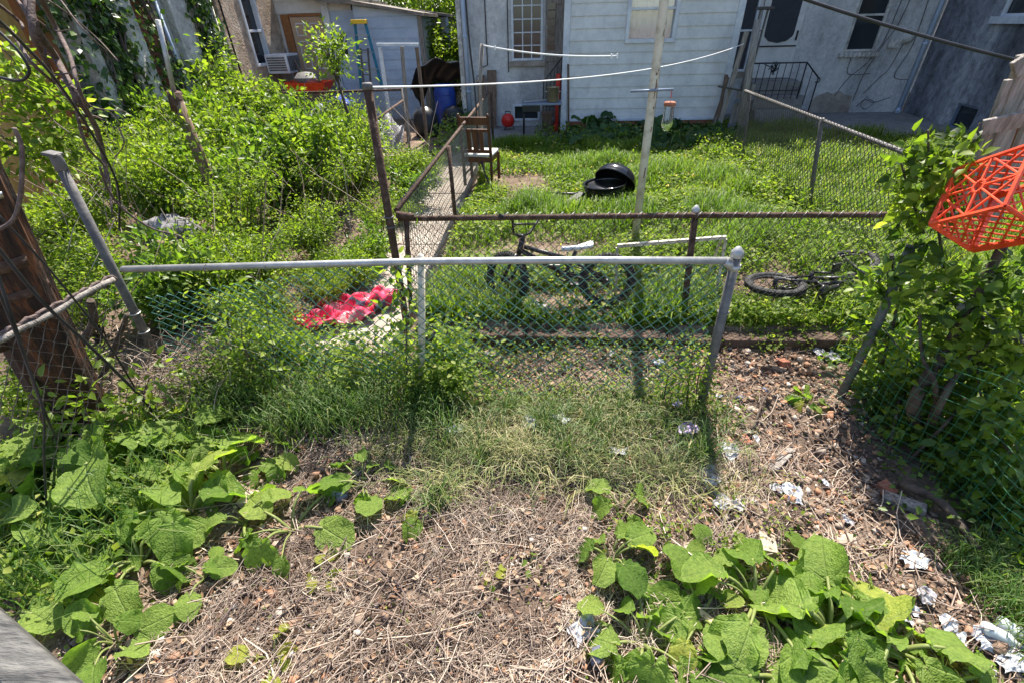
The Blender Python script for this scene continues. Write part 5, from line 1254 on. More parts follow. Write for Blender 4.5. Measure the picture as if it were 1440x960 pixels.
for i, (x, y, s, lb) in enumerate(SP):
    k = (0, 3, 1, 4, 2, 0, 4, 3, 2, 1)[i % 10]; o = protos[k] if not used[k] else copy_tree(protos[k]); used[k] = True
    put(o, x, y, None, random.uniform(0, 6.28), s * .98, lb); o.scale.z *= 1.22 if y > 4.3 and x < -2.6 else 1.0
leggy = shrub('shrub', 'x', 'shrub', 'shrubs of the overgrown thicket', 1.15, .5, 1700, .075, 'shrub', 13, low=.25, clump=.05, thick=.013)
for i, (x, y, s, lb) in enumerate([(-5.9, 7.4, 1.15, 'tall arching shrub reaching up the old wall beside the ivy'), (-6.4, 10.2, 1.6, 'tall loose shrub before the grey pilaster by the wall light'), (-5.2, 9.2, 1.25, 'tall loose shrub left of the sapling by the far fence'), (-4.9, 6.9, 1.1, 'tall leggy shrub between the wooden pole and the ivy wall'), (-3.9, 7.6, 1.3, 'tall leggy shrub left of the sapling trunk'), (-2.9, 6.1, 1.15, 'tall leggy shrub left of the tall rusty post')]):
    o = copy_tree(leggy) if i else leggy; put(o, x, y, None, 2 * i, s, lb)
xy = scatter(260, -6.4, -2.0, 3.0, 9.2); n = len(xy)
link_ = stickmesh('dead_stems', lift(xy, .55) + np.array([0, 0, 1]) * RNG.uniform(-.2, .35, (n, 1)), RNG.uniform(.5, 1.3, n), RNG.uniform(.002, .006, n), RNG.uniform(0, 6.28, n), RNG.uniform(.5, 1.5, n), .15)
tag(link('dead_stems', link_, M['straw']), kind='stuff')
# sapling with drooping head
o = shrub('sapling', 'slim young tree with a bright drooping head above the thicket', 'tree', None, .75, .34, 620, .075, 'shrub', 11, droop=.7, low=.05, clump=.13, thick=.01)
o.location = tuple(P(474, 112, 7.6)); b = MB(); b.tube(wob([Vector((.16, 0, -1.4)), Vector((.08, 0, -.5)), Vector((0, 0, .05))], .01), [.03, .025, .016], 7); b.build('trunk', M['bark'], o)

# ivy on the old wall
def ivymask(y, z):
    m = np.exp(-((y - 8.32 - .05 * (z - 1.5)) / .36) ** 4) * 1.0
    m = np.maximum(m, .8 * np.exp(-((y - 8.0) / .8) ** 4) * smooth(1.9, 2.6, z))
    m = np.maximum(m, .8 * np.exp(-((y - 10.9) / .45) ** 4) * smooth(1.5, 2.0, z))
    m = np.maximum(m, .4 * np.exp(-((y - 9.35) / .3) ** 4) * smooth(.9, 1.2, z)); m = np.maximum(m, .6 * np.exp(-((y - 9.3) / .6) ** 2) * smooth(1.6, .8, z))
    m = np.maximum(m, .5 * np.exp(-((y - 7.5) / .25) ** 2))
    return m * (.55 + .6 * smooth(-.5, .4, vn(y * 2.0, z * 2.0, 1.0)))
n = 15000; yy = RNG.uniform(7.0, 11.5, n); zz = RNG.uniform(.2, 4.2, n); k = RNG.random(n) < ivymask(yy, zz); yy, zz = yy[k], zz[k]; n = len(yy)
pos = np.stack([-6.86 + .16 * RNG.random(n) ** 2 + .05 * vn(yy * 3, zz * 3), yy, zz], 1)
ax = RNG.normal(size=(n, 3)) * .5 + np.array([.25, 0, -.8]); up = RNG.normal(size=(n, 3)) * .35 + np.array([1, 0, .35])
IV = empty('ivy', (-6.86, 8.4, .1), 'dark ivy curtain climbing the old grey stucco wall', 'ivy')
link('foliage', leafmesh('foliage', pos, RNG.uniform(.06, .13, n), ax, up, .85, np.clip(RNG.beta(1.6, 3, n) + .25 * smooth(0, 1, vn(yy * 2, zz * 2 + 3)), 0, 1), False, .1, .2), M['ivy'], IV)
b = MB()
for k in range(18):
    y = random.choice([8.1, 8.3, 8.5, 9.4, 10.8]) + random.gauss(0, .12); b.tube(wob([(-6.85, y + .1 * math.sin(z * 2 + k), z) for z in np.linspace(.1, 3.6, 9)], .04), .014, 5)
b.build('stem', M['vinebark'], IV); fix(IV)

# dead vine stems and leafy sprays hanging at the top left
DV = empty('vine', (-4.2, 3.6, 0), 'bare twisted woody vine stems hanging at the top left before the ochre boarding', 'vine')
b = MB()
for pts, r in (([(30, -20), (55, 40), (85, 85), (100, 130), (128, 170), (140, 215), (150, 260)], .028), ([(48, -20), (72, 30), (95, 80), (112, 130), (140, 190)], .018), ([(36, -10), (46, 45), (60, 80), (82, 118), (108, 160)], .02),
               ([(-10, 30), (15, 45), (45, 85), (80, 118)], .016), ([(-5, 5), (25, 30), (42, 45)], .012), ([(20, -10), (35, 20), (60, 75), (63, 62)], .01), ([(85, 110), (105, 125), (130, 148), (150, 152), (172, 154)], .008),
               ([(84, 106), (100, 105), (118, 106)], .006), ([(112, 165), (130, 165), (150, 171)], .009), ([(40, 25), (70, 40), (95, 45)], .006), ([(85, 125), (102, 118)], .006), ([(52, -10), (95, 18), (135, 55), (165, 85)], .006), ([(78, -10), (120, 40), (150, 70)], .005),
               ([(100, 130), (122, 200), (150, 240), (158, 300)], .012), ([(178, 185), (172, 205), (158, 220)], .006), ([(60, 150), (75, 172), (100, 185)], .006)):
    c = curve(wob([P(x, y, 3.6 + .2 * math.sin(x * .1)) for x, y in pts], .012), 6); b.tube(c, [r * (1.05 - .5 * i / len(c)) for i in range(len(c))], 7)
b.build('stem', M['vinebark'], DV); fix(DV)
def spray(name, label, cat, group, segs, n, ls, m, jit=.06, hi=False, barkm='bark', up=.8, wr=.55, stemr=.006):
    """a plant laid along polylines: leaves scattered about the lines"""
    c0 = segs[0][0]; root = empty(name, (c0[0], c0[1], c0[2]), label, cat, group); b = MB(); PP = []; DD = []
    tot = sum(sum((Vector(s[i + 1]) - Vector(s[i])).length for i in range(len(s) - 1)) for s in segs)
    for s in segs:
        c = curve(s, 8); b.tube(c, [stemr * (1.1 - .8 * i / len(c)) for i in range(len(c))], 5); cc = np.array([tuple(p) for p in c])
        l = sum((c[i + 1] - c[i]).length for i in range(len(c) - 1)); k = max(3, int(n * l / tot)); t = RNG.random(k) ** .7 * (len(cc) - 1.001); i = t.astype(int); f = (t - i)[:, None]
        pp = cc[i] * (1 - f) + cc[i + 1] * f; o_ = RNG.normal(size=(k, 3)) * jit; PP.append(pp + o_); DD.append(o_ / jit + RNG.normal(size=(k, 3)) * .4)
    PP = np.concatenate(PP); DD = np.concatenate(DD); N = len(PP)
    link('foliage', leafmesh('foliage', PP, ls * RNG.uniform(.5, 1.3, N), DD, rdir(N, up, .45), wr, None, hi), M[m], root); b.build('stem', M[barkm], root); fix(root); return root
spray('vine', 'leafy bright vine spray slanting across the ochre boarding at the left edge', 'vine', None, [[P(-10, 60, 4.2), P(15, 80, 4.2), P(30, 105, 4.2)], [P(-10, 105, 4.2), P(30, 118, 4.2), P(75, 140, 4.2), P(110, 160, 4.2)], [P(-5, 165, 4), P(40, 175, 4), P(80, 195, 4)], [P(0, 190, 4), P(45, 215, 4), P(90, 235, 4)]], 900, .085, 'shrub', .09)
spray('vine', 'dark leafy vine climbing over the leaning wooden pole', 'vine', None, [[P(340, 330, 4.9), P(300, 250, 4.9), P(262, 170, 4.95)], [P(290, 130, 6.5), P(300, 90, 6.5), P(310, 60, 6.5)]], 500, .07, 'shrub', .10)

spray('vine', 'leafy vine strands crossing the foot of the utility pole', 'vine', None, [[Vector((-2.75, 1.8, 0)), Vector((-2.66, 1.82, .3)), Vector((-2.6, 1.85, .55))], [Vector((-2.95, 1.75, 0)), Vector((-2.85, 1.78, .35)), Vector((-2.75, 1.78, .62))], [Vector((-2.55, 2.0, 0)), Vector((-2.5, 2.05, .3)), Vector((-2.42, 2.1, .45))], [Vector((-2.45, 2.3, 0)), Vector((-2.4, 2.35, .4))]], 420, .06, 'shrub', .07, True)
# dead shrub trunk by the rusty rail
DS = empty('dead_shrub', (-2.55, 2.25, 0), 'twisted dead shrub stems and dry twigs below the rusty rail at the utility pole', 'dead shrub')
b = MB()
for pts, r in (([(98, 600), (92, 560), (108, 520), (98, 470), (80, 430)], .026), ([(125, 585), (122, 540), (112, 500), (130, 460), (125, 420)], .035), ([(140, 500), (132, 530), (112, 545), (100, 600)], .012), ([(128, 560), (150, 520), (165, 470), (180, 440)], .02), ([(60, 440), (90, 470), (105, 490)], .012)):
    c = curve(wob([P(x, y, 2.35) for x, y in pts], .012), 6); b.tube(c, [r * (1.1 - .5 * i / len(c)) for i in range(len(c))], 7)
b.build('stem', M['bark'], DS)
n = 900; xy = np.stack([RNG.normal(-2.52, .24, n), RNG.normal(2.4, .2, n)], 1); pos = np.concatenate([xy, RNG.uniform(.02, .5, (n, 1)) * RNG.random((n, 1))], 1)
link('twig', stickmesh('twig', pos, RNG.uniform(.08, .4, n), RNG.uniform(.001, .0028, n), RNG.uniform(0, 6.28, n), RNG.normal(0, .6, n), .2), M['straw'], DS)
fix(DS)

# ---- burdock
def burleaf(V, Fq, Ft, UV, TI, att, az, tilt, roll, size, tint, cup):
    """one cordate leaf with a ruffled margin; att = where the stalk meets the blade"""
    nr, ns = 6, 26; ph = random.uniform(0, 6); base = len(V); rough = random.uniform(1.0, 2.1)
    ca, sa = math.cos(az), math.sin(az); Rm = Matrix.Rotation(az, 3, 'Z') @ Matrix.Rotation(tilt, 3, 'Y') @ Matrix.Rotation(roll, 3, 'X')
    pts = [(0, 0, 0, 0, 0)]
    for i in range(1, nr + 1):
        k = i / nr
        for j in range(ns):
            th = -math.pi + 2 * math.pi * (j + .5) / ns
            rad = .50 + .30 * math.cos(th) + .14 * math.cos(2 * th) - .16 * math.exp(-((abs(th) - math.pi) / .38) ** 2) + .10 * math.exp(-(th / .35) ** 2)
            rad *= (1 + (.035 * math.sin(th * 9 + ph) + .03 * math.sin(th * 5 + ph * 2)) * k)
            x, y = rad * k * math.cos(th), rad * k * math.sin(th) * 1.05
            z = -.30 * x * x * (1 if x > 0 else .4) + cup * (y * y) * .9 - .08 * math.exp(-(y / .05) ** 2) * 0
            z += rough * (.045 * k ** 2 * math.sin(th * 6 + ph) + .03 * k ** 3 * math.sin(th * 11 + 2 * ph) + .022 * math.sin(x * 11 + ph) * math.sin(y * 13) * k)
            z -= .05 * (1 - abs(math.sin(3.5 * math.atan2(y, x + .12)))) * k * .5
            pts.append((x, y, z, x, y))
    for x, y, z, u, v in pts:
        p = Rm @ Vector((x * size, y * size, z * size)); V.append((att[0] + p.x, att[1] + p.y, max(att[2] + p.z, .006 + gz(att[0] + p.x, att[1] + p.y)))); UV.append((u, v)); TI.append(min(1, max(0, tint)))
    for j in range(ns): 
        if j == ns - 1: continue
        Ft.append((base, base + 1 + j, base + 1 + (j + 1) % ns))
    for i in range(nr - 1):
        for j in range(ns - 1):
            a = base + 1 + i * ns + j; c = a + 1; Fq.append((a, a + ns, c + ns, c))
def burdock(px, py, n, size, label, reach=1.0, h=1.0, tint=.45, name='burdock_plant', m='burdock', cat='plant', group='burdock plants', az0=None, spread=6.28, at=None):
    random.seed(int(px * 31 + py * 7 + len(label)))
    if at is None and py > 770: size *= .74 if px < 400 else .88
    g = GG(px, py) if at is None else Vector(at); root = empty(name, tuple(g), label, cat, group); V = []; Fq = []; Ft = []; UV = []; TI = []; b = MB()
    a0 = random.uniform(0, 6.28) if az0 is None else az0; n = int(n * 1.4 + .5)
    for k in range(n):
        az = a0 + spread * (k / n) + random.gauss(0, .3); s = size * .80 * random.choice((.55, .75, .9, 1.0, 1.12)); inner = random.random()
        rc = reach * size * random.uniform(.35, 1.15); hh = h * size * random.uniform(.35, 1.15) * (1.15 - .4 * (rc / size))
        att = g + Vector((rc * math.cos(az), rc * math.sin(az), max(.05, hh)))
        mid = g.lerp(att, .5) + Vector((0, 0, .28 * hh)); c = curve([g - Vector((0, 0, .01)), mid, att], 5); rr = .011 * s / .2
        b.tube(c, [rr * (1.15 - .55 * i / (len(c) - 1)) for i in range(len(c))], 6)
        tilt = R_(random.gauss(20, 22)); burleaf(V, Fq, Ft, UV, TI, att, az + random.gauss(0, .3), tilt, R_(random.gauss(0, 20)), s, tint + random.gauss(0, .16) + (.4 if random.random() < .06 else 0), random.uniform(.0, 1.1))
    me = npmesh('foliage', np.array(V), np.array(Ft), np.array(Fq), np.array(TI), np.array(UV))
    link('foliage', me, M[m], root, smooth_=True)
    me2 = b; o = me2.build('stalk', M['stalk'], root); at_ = o.data.attributes.new('tint', 'FLOAT', 'POINT'); at_.data.foreach_set('value', RNG.random(len(o.data.vertices)).astype(np.float32))
    fix(root); return root
BD = [(150, 655, 8, .30, 'tall burdock with big upright leaves at the foot of the utility pole', 1.0, 1.1), (70, 730, 6, .30, 'broad-leaved burdock behind the vertical black cable at the left edge', 1.0, .8),
      (225, 625, 6, .22, 'burdock between the tall one and the long grass left of the fence', 1, 1), (318, 672, 8, .22, 'burdock with pale rounded leaves beside the dry twigs left of centre', 1, .9),
      (60, 800, 6, .20, 'burdock with long pale stalks above the handrail', 1.1, .9), (200, 790, 7, .26, 'burdock left of the small red brick', 1, .8), (345, 735, 4, .20, 'burdock overhanging the buff block', 1, .7),
      (95, 870, 5, .15, 'small yellowing burdock just above the handrail corner', 1, .9), (165, 905, 6, .20, 'burdock at the bottom left beside the handrail', 1, .9), (288, 812, 5, .15, 'small heart-leaved burdock right of the small red brick', 1, .7),
      (410, 745, 5, .20, 'burdock with three large pale leaves left of the blue-grey stone', 1.1, .8), (512, 685, 8, .17, 'dense little burdock in the centre above the brown litter', 1, .8), (592, 712, 5, .14, 'small burdock at the edge of the matted grass', 1, .6),
      (455, 815, 4, .07, 'tiny yellow-green burdock seedling in the dry litter', 1.2, .8), (385, 925, 5, .12, 'low yellowing burdock at the bottom edge in the litter', 1.1, .6), (690, 815, 4, .05, 'tiny seedling with small yellow leaves in the dry litter', 1.3, .8),
      (872, 722, 3, .14, 'burdock with one upright dark leaf at the edge of the matted grass', .8, 1.1), (858, 790, 6, .17, 'burdock with a pale leaf standing on a long stalk right of the litter', 1, 1), (905, 905, 8, .24, 'large burdock at the left of the big bottom right clump', 1, .6),
      (985, 870, 6, .20, 'burdock beside the split timber in the bottom right clump', 1, .6), (1010, 785, 5, .13, 'small burdock among brick fragments', 1, .6), (1060, 850, 8, .26, 'large burdock in the middle of the bottom right clump', 1, .7),
      (1165, 895, 9, .30, 'largest burdock with a deep cupped leaf in the bottom right clump', .9, .6), (1255, 915, 6, .25, 'burdock at the right side of the big clump beside white scraps', .9, .5), (1100, 955, 7, .27, 'burdock at the bottom edge below the cupped leaf', 1, .5),
      (1215, 985, 6, .27, 'burdock cut by the bottom edge of the picture', 1, .5), (1320, 965, 5, .24, 'burdock at the bottom right beside the plastic bottles', 1, .5), (1150, 800, 5, .15, 'burdock above the big clump beside the pale flat stone', 1, .5), (1215, 845, 4, .17, 'pale burdock at the upper right rim of the big clump', 1, .4),
      (1128, 570, 7, .10, 'small isolated burdock on the bare soil by the right-hand bush', 1, .7), (598, 575, 2, .13, 'single burdock leaf poking out of the long grass below the fence post', 1, .7), (420, 505, 6, .17, 'burdock under the fence below the blanket', 1, 1), (460, 520, 5, .16, 'burdock in the long grass right below the blanket', 1, 1),
      (960, 945, 4, .14, 'small burdock with a round leaf at the bottom edge', 1, .6), (745, 800, 3, .05, 'tiny seedling beside the white crumbs in the litter', 1.2, .6), (335, 610, 6, .16, 'burdock at the right tip of the left clump by the fence grass', 1, .8), (275, 625, 6, .18, 'burdock in the middle of the left clump under the fence grass', 1, .9), (390, 650, 4, .13, 'small burdock between the left clump and the central burdock', 1, .7), (180, 700, 7, .28, 'burdock directly left of the torn white packaging', 1, .9), (95, 645, 7, .30, 'burdock just in front of the utility pole foot', 1, .9), (250, 580, 6, .20, 'burdock at the edge of the long grass behind the tall one', 1, .9), (15, 760, 6, .25, 'burdock cut by the left picture edge in the sun', 1, .8), (120, 690, 6, .27, 'burdock between the tall one and the black cable', 1, .8), (270, 720, 6, .23, 'burdock beside the torn white packaging', 1, .8), (20, 860, 5, .2, 'burdock at the left edge above the handrail', 1, .7), (245, 670, 5, .22, 'burdock half shaded behind the torn packaging', 1, .9), (130, 800, 6, .22, 'burdock with arching stalks in the middle of the left clump', 1.1, .8), (40, 690, 5, .24, 'burdock in the shade at the far left edge', 1, .8)]
for t in BD: burdock(*t[:5], reach=t[5], h=t[6], tint=.45 if 'yellow' not in t[4] else .95)
# gourd-leaved plants against the extension
for i, (px, py) in enumerate([(822, 196), (850, 200), (872, 192), (905, 200), (930, 192), (955, 203), (985, 196), (1010, 200), (838, 208), (890, 208), (940, 212), (1000, 212)]):
    lb = ['below the left corner board', 'left of the house wall plants', 'under the clapboards left of the window', 'straight under the curtained window', 'behind the cream pole', 'right of the cream pole', 'left of the broken gate', 'against the broken gate',
          'at the left front edge of the bed', 'front middle of the bed', 'front edge right of the cream pole', 'front right edge of the bed'][i]
    g = G(px, py, .12); burdock(0, 0, 9, .33, 'dark large-leaved plant along the extension, ' + lb, 1.1, 1.3 if i < 8 else .9, .4, 'broadleaf_plant', 'gourd', 'plant', 'broadleaf plants along the clapboard extension', at=(g.x, min(g.y, 11.25), .1))

# ---- grasses and ground cover (nobody could count these)
def stuff(name, me, m): return tag(link(name, me, M[m]), kind='stuff')
def bare(x, y):
    d = 1 - 1.3 * np.exp(-(((x + .35) / .6) ** 2 + ((y - 7.5) / .8) ** 2)) - 1.2 * np.exp(-(((x - .1) / .95) ** 2 + ((y - 4.8) / .45) ** 2)) - .35 * smooth(.25, .8, vn(x * 1.3 + 9, y * 1.3, 1.2)) - .6 * np.exp(-(((x + .5) / .5) ** 2 + ((y - 9.2) / .5) ** 2)) - .8 * np.exp(-(((x - .45) / .3) ** 2 + ((y - 6.3) / .2) ** 2))
    d = d - .75 * np.exp(-(((x - .15) / .75) ** 4 + ((y - 3.68) / .22) ** 4)) - .8 * np.exp(-(((x - 2.05) / .65) ** 2 + ((y - 4.05) / .45) ** 2))
    return np.clip(d, 0.03, 1)
xy = scatter(105000, -1.05, 3.4, 3.3, 10.6, lambda x, y: bare(x, y) * (.45 + .55 * smooth(-.6, .5, vn(x, y, 1.5))))
hh = (.10 + .16 * smooth(-.5, .8, vn(xy[:, 0] + 3, xy[:, 1], .9))) * RNG.uniform(.5, 1.3, len(xy))
hh = hh * (.35 + .65 * bare(xy[:, 0], xy[:, 1]))
tn = np.clip(RNG.beta(2, 2.4, len(xy)) * .8 + .16 * vn(xy[:, 0], xy[:, 1] * 1.3, .8), 0, 1)
stuff('lawn_grass', grassmesh('lawn_grass', xy, hh, RNG.uniform(.1, .9, len(xy)), .0045, tn), 'grass')
xy = scatter(70000, 3.4, 9.2, 3.6, 12.5, lambda x, y: smooth(0, .6, (8.9 + (13 - y) * .0) - x) * (1 - smooth(10.4, 11.6, y + (x - 6.5) * .8)))
stuff('lawn_grass', grassmesh('lawn_grass', xy, (.15 + .14 * smooth(-.3, .5, vn(xy[:, 0], xy[:, 1], 1.2))) * RNG.uniform(.5, 1.3, len(xy)), RNG.uniform(.1, .9, len(xy)), .006, None), 'grass')
def cover(name, xy, hmax, ls, m='weed', wr=.7, hi=False, up=1.0, tint=None):
    n = len(xy); p = lift(xy); p[:, 2] += hmax * RNG.random(n) ** 1.3
    return stuff(name, leafmesh(name, p, ls * RNG.uniform(.5, 1.3, n), rdir(n, .25, 1) * np.array([1, 1, .5]), rdir(n, up, .4), wr, tint, hi), m)
xy = scatter(120000, -1.05, 3.3, 3.3, 9.8, lambda x, y: bare(x, y) * (.12 + .88 * smooth(-.4, .5, vn(x + 7, y + 2, 1.3))) * (.45 + .55 * (1 - smooth(6.5, 9, y))))
cover('ground_cover', xy, .15, .05, hi=False)
xy = scatter(24000, -.2, 3.2, 3.26, 5.2, lambda x, y: bare(x, y) * (.2 + .8 * smooth(-.2, .4, vn(x + 1, y, 1.6)))); xy = xy[RNG.random(len(xy)) < np.where((np.abs(xy[:, 0] - .1) < .85) & (xy[:, 1] < 3.9), .3, 1)]; cover('ground_cover', xy, .18, .042)
xy = scatter(5000, -1.0, 3.0, 3.05, 3.4, lambda x, y: smooth(-.3, .3, vn(x * 2, y * 2, 1.5))); cover('ground_cover', xy, .11, .035)
xy = scatter(9000, 3.4, 7, 4.5, 10, lambda x, y: smooth(.1, .8, vn(x, y + 4, .9))); cover('ground_cover', xy, .22, .05)
xy = scatter(9000, 2.3, 3.4, 3.6, 9.5, lambda x, y: smooth(2.5, 3.1, x) * (.3 + .7 * smooth(-.3, .4, vn(x, y, 1.2)))); cover('tall_weeds', xy, .38, .05)
xy = scatter(7000, -.2, 3.8, 9.6, 11.2, lambda x, y: smooth(9.6, 10.6, y) * (.3 + .7 * smooth(-.3, .4, vn(x * 1.5, y, 1.2)))); cover('tall_weeds', xy, .32, .07, 'bush')
xy = scatter(16000, 2.45, 7, .3, 3.6, lambda x, y: .3 + .7 * smooth(-.3, .4, vn(x, y, 1.2))); cover('ground_cover', xy, .22, .05)
xy = scatter(14000, 2.3, 7, .3, 3.6); stuff('long_grass', grassmesh('long_grass', xy, RNG.uniform(.08, .25, len(xy)), RNG.uniform(.1, .9, len(xy)), .005), 'grass')
# pale blossoms dotted about the lawn
xy = scatter(260, -.8, 3, 6.5, 10, lambda x, y: smooth(-.2, .6, vn(x + 4, y, 1.2))); p = lift(xy, .13); n = len(p)
stuff('dandelion_heads', leafmesh('dandelion_heads', np.repeat(p, 3, 0), np.full(n * 3, .03), rdir(n * 3, .1), rdir(n * 3, 1, .5), 1.0), 'flower')
# long fine grass along the fence
def lg(x, y): return np.exp(-((y - (2.29 + .06 * np.sin(x * 5))) / .20) ** 2) * (.3 + .7 * smooth(-.5, .4, vn(x * 1.5, y, 1.4))) * (1 - .75 * smooth(-.75, -.4, x))
xy = scatter(26000, -2.35, 1.25, 1.9, 2.9, lg); h_ = np.where(xy[:, 0] < -.55, .30, .16) * RNG.uniform(.4, 1.2, len(xy))
stuff('long_grass', grassmesh('long_grass', xy, h_, RNG.uniform(.15, 1.1, len(xy)), .0028, None), 'longgrass')
def mg(x, y): return np.exp(-(((x - .08) / 1.0) ** 4 + ((y - 2.03 - .05 * np.sin(x * 4)) / .34) ** 4)) * (.10 + .9 * smooth(-.35, .35, vn(x * 1.8, y * 1.8, 2.2) + .3 * vn(x * 5, y * 5, 2)))
xy = scatter(20000, -1.4, 1.35, 1.5, 2.5, mg)
cl = scatter(60, -.9, 1.35, 1.5, 2.5, mg); xt = np.concatenate([c + RNG.normal(size=(60, 2)) * .03 for c in cl])
stuff('long_grass', grassmesh('long_grass', xt, RNG.uniform(.08, .26, len(xt)), RNG.uniform(.3, 1.3, len(xt)), .0024), 'longgrass')
stuff('matted_grass', grassmesh('matted_grass', xy, RNG.uniform(.05, .18, len(xy)), RNG.uniform(.8, 1.7, len(xy)), .0019, np.clip(RNG.beta(1.6, 1.6, len(xy)) + .2 * vn(xy[:, 0] * 2, xy[:, 1] * 2), 0, 1)), 'matgrass')
# left edge and bottom right tufts
xy = scatter(1500, -2.9, -1.95, .9, 2.0, lambda x, y: np.exp(-((x + 2.35) / .3) ** 2)); stuff('long_grass', grassmesh('long_grass', xy, RNG.uniform(.12, .35, len(xy)), RNG.uniform(.1, .9, len(xy)), .003), 'longgrass')
xy = scatter(3500, 1.75, 2.4, .8, 1.5, lambda x, y: smooth(1.95, 2.15, x)); stuff('long_grass', grassmesh('long_grass', xy, RNG.uniform(.08, .22, len(xy)), RNG.uniform(.2, 1, len(xy)), .0025), 'longgrass')
# small leafy weeds
def wd1(x, y): return np.clip(np.exp(-(((x - .95) / .3) ** 2 + ((y - 2.42) / .13) ** 2)) + .9 * np.exp(-(((x - .2) / .8) ** 4 + ((y - 2.5) / .09) ** 2)) + .55 * smooth(-.1, .5, vn(x * 2.2, y * 2.2, 2)) * smooth(2.45, 2.6, y) * (1 - smooth(.95, 1.2, x)) + .8 * np.exp(-(((x - .95) / .42) ** 2 + ((y - 1.42) / .2) ** 2)) * smooth(-.3, .3, vn(x * 3, y * 3, 2)) + .25 * smooth(.3, .8, vn(x * 2, y * 2, 2)) * smooth(2.4, 2.6, y) * smooth(1.2, .9, x), 0, 1)
xy = scatter(30000, -.9, 1.7, 1.05, 3.15, wd1); cover('ground_cover', xy, .10, .024, wr=.75)
xy = scatter(9000, -2.4, -.5, 2.25, 3.0, lambda x, y: smooth(-.4, .4, vn(x * 2, y * 2, 1.5))); cover('ground_cover', xy, .36, .035)
xy = scatter(2600, -.95, -.2, 2.3, 3.0, lambda x, y: np.exp(-((x + .7) / .25) ** 2)); cover('ground_cover', xy, .42, .045)
xy = scatter(3600, -3.4, -1.9, .9, 2.3, lambda x, y: .1 + .9 * smooth(-2.0, -2.5, x)); cover('ground_cover', xy, .22, .04)
xy = scatter(4000, -2.3, 1.9, .75, 2.3, lambda x, y: .12 + .25 * smooth(.2, .8, vn(x * 2 + 5, y * 2, 2))); cover('ground_cover', xy, .03, .02)
xy = scatter(2200, 1.6, 2.6, .9, 3.0, lambda x, y: smooth(1.95, 2.4, x + .2 * vn(x * 2, y * 2))); cover('ground_cover', xy, .16, .045, 'bush')
xy = scatter(6000, -2.3, -1.1, 9.0, 13, lambda x, y: np.where(y > 12, 1., .35) * smooth(-1.3, -1.6, x)); cover('ground_cover', xy, .45, .08, 'bush')

# ---- the right-hand bush
def cloud(cs, n):
    """points in a union of ellipsoids (centre, radius)"""
    wts = np.array([c[1] ** 3 if len(c) < 3 else c[1] ** 3 * c[2] for c in cs]); wts /= wts.sum(); k = RNG.choice(len(cs), n, p=wts)
    d = nrm(RNG.normal(size=(n, 3))) * (RNG.random((n, 1)) ** .45); C_ = np.array([tuple(c[0]) for c in cs])[k]; r = np.array([c[1] for c in cs])[k][:, None]
    return C_ + d * r * np.array([1, 1, .9]), d
def bush(name, label, cs, n, ls, m, trunks, hi=True, trunkm='bark', group=None):
    pos, d = cloud(cs, n); pos[:, 2] = np.maximum(pos[:, 2], .03); N = n
    root = empty(name, (float(cs[0][0][0]), float(cs[0][0][1]), 0), label, 'bush', group)
    tn_ = np.clip(RNG.beta(2, 2.4, N) + .2 * vn(pos[:, 0] * 4, pos[:, 1] * 4 + pos[:, 2] * 4, 1), 0, 1)
    link('foliage', leafmesh('foliage', pos, ls * RNG.uniform(.5, 1.25, N), d + RNG.normal(size=(N, 3)) * .6, rdir(N, .8, .5), .62, tn_, hi), M[m], root)
    for pts, r in trunks:
        c = curve(wob(pts, .006), 6); b = MB(); b.tube(c, [r * (1.1 - .5 * i / len(c)) * random.uniform(.93, 1.07) for i in range(len(c))], 9); b.build('trunk', M[trunkm], root)
    fix(root); return root
bush('bush', 'big leafy bush with a thick slanting trunk under the orange crate', [(P(1330, 400, 2.5), .22), (P(1250, 400, 2.7), .17), (P(1400, 430, 2.4), .2), (P(1440, 400, 2.3), .2), (P(1280, 480, 2.6), .2), (P(1240, 530, 2.6), .18, .8), (P(1410, 560, 2.2), .24, 1), (P(1330, 540, 2.3), .24, 1), (P(1380, 620, 1.95), .22, .8), (P(1270, 560, 2.4), .2, .8), (P(1440, 500, 2.2), .25, .8), (P(1300, 340, 2.7), .14)], 1900, .072, 'bush',
     [([GG(1292, 605) - Vector((0, 0, .03)), P(1290, 560, 2.2), P(1340, 480, 2.35), P(1378, 405, 2.42), P(1412, 340, 2.5)], .036), ([GG(1310, 610), P(1320, 570, 2.1), P(1350, 520, 2.2), P(1372, 470, 2.3), P(1376, 420, 2.4)], .018), ([GG(1315, 607), P(1318, 540, 2.15), P(1300, 500, 2.3), P(1290, 440, 2.45)], .014),
      ([GG(1270, 590), P(1280, 530, 2.4), P(1320, 500, 2.4), P(1400, 470, 2.3)], .013), ([P(1240, 520, 2.7), P(1252, 470, 2.7), P(1266, 420, 2.75)], .012), ([GG(1228, 560), P(1240, 500, 2.75), P(1258, 440, 2.8), P(1268, 390, 2.8)], .014)])
bush('bush', 'sunlit sprays of small pale leaves rising left of the orange crate', [(P(1330, 230, 2.75), .16), (P(1285, 235, 2.85), .14), (P(1300, 285, 2.75), .17), (P(1265, 300, 2.9), .12, .6), (P(1345, 200, 2.8), .10, .5), (P(1290, 200, 2.85), .08, .6)], 520, .07, 'shrub',
     [([P(1330, 400, 2.7), P(1318, 300, 2.75), P(1308, 240, 2.8), P(1304, 185, 2.8)], .008), ([P(1330, 330, 2.7), P(1355, 240, 2.75), P(1376, 172, 2.8)], .008), ([P(1300, 330, 2.75), P(1280, 270, 2.8), P(1266, 225, 2.85)], .007)])
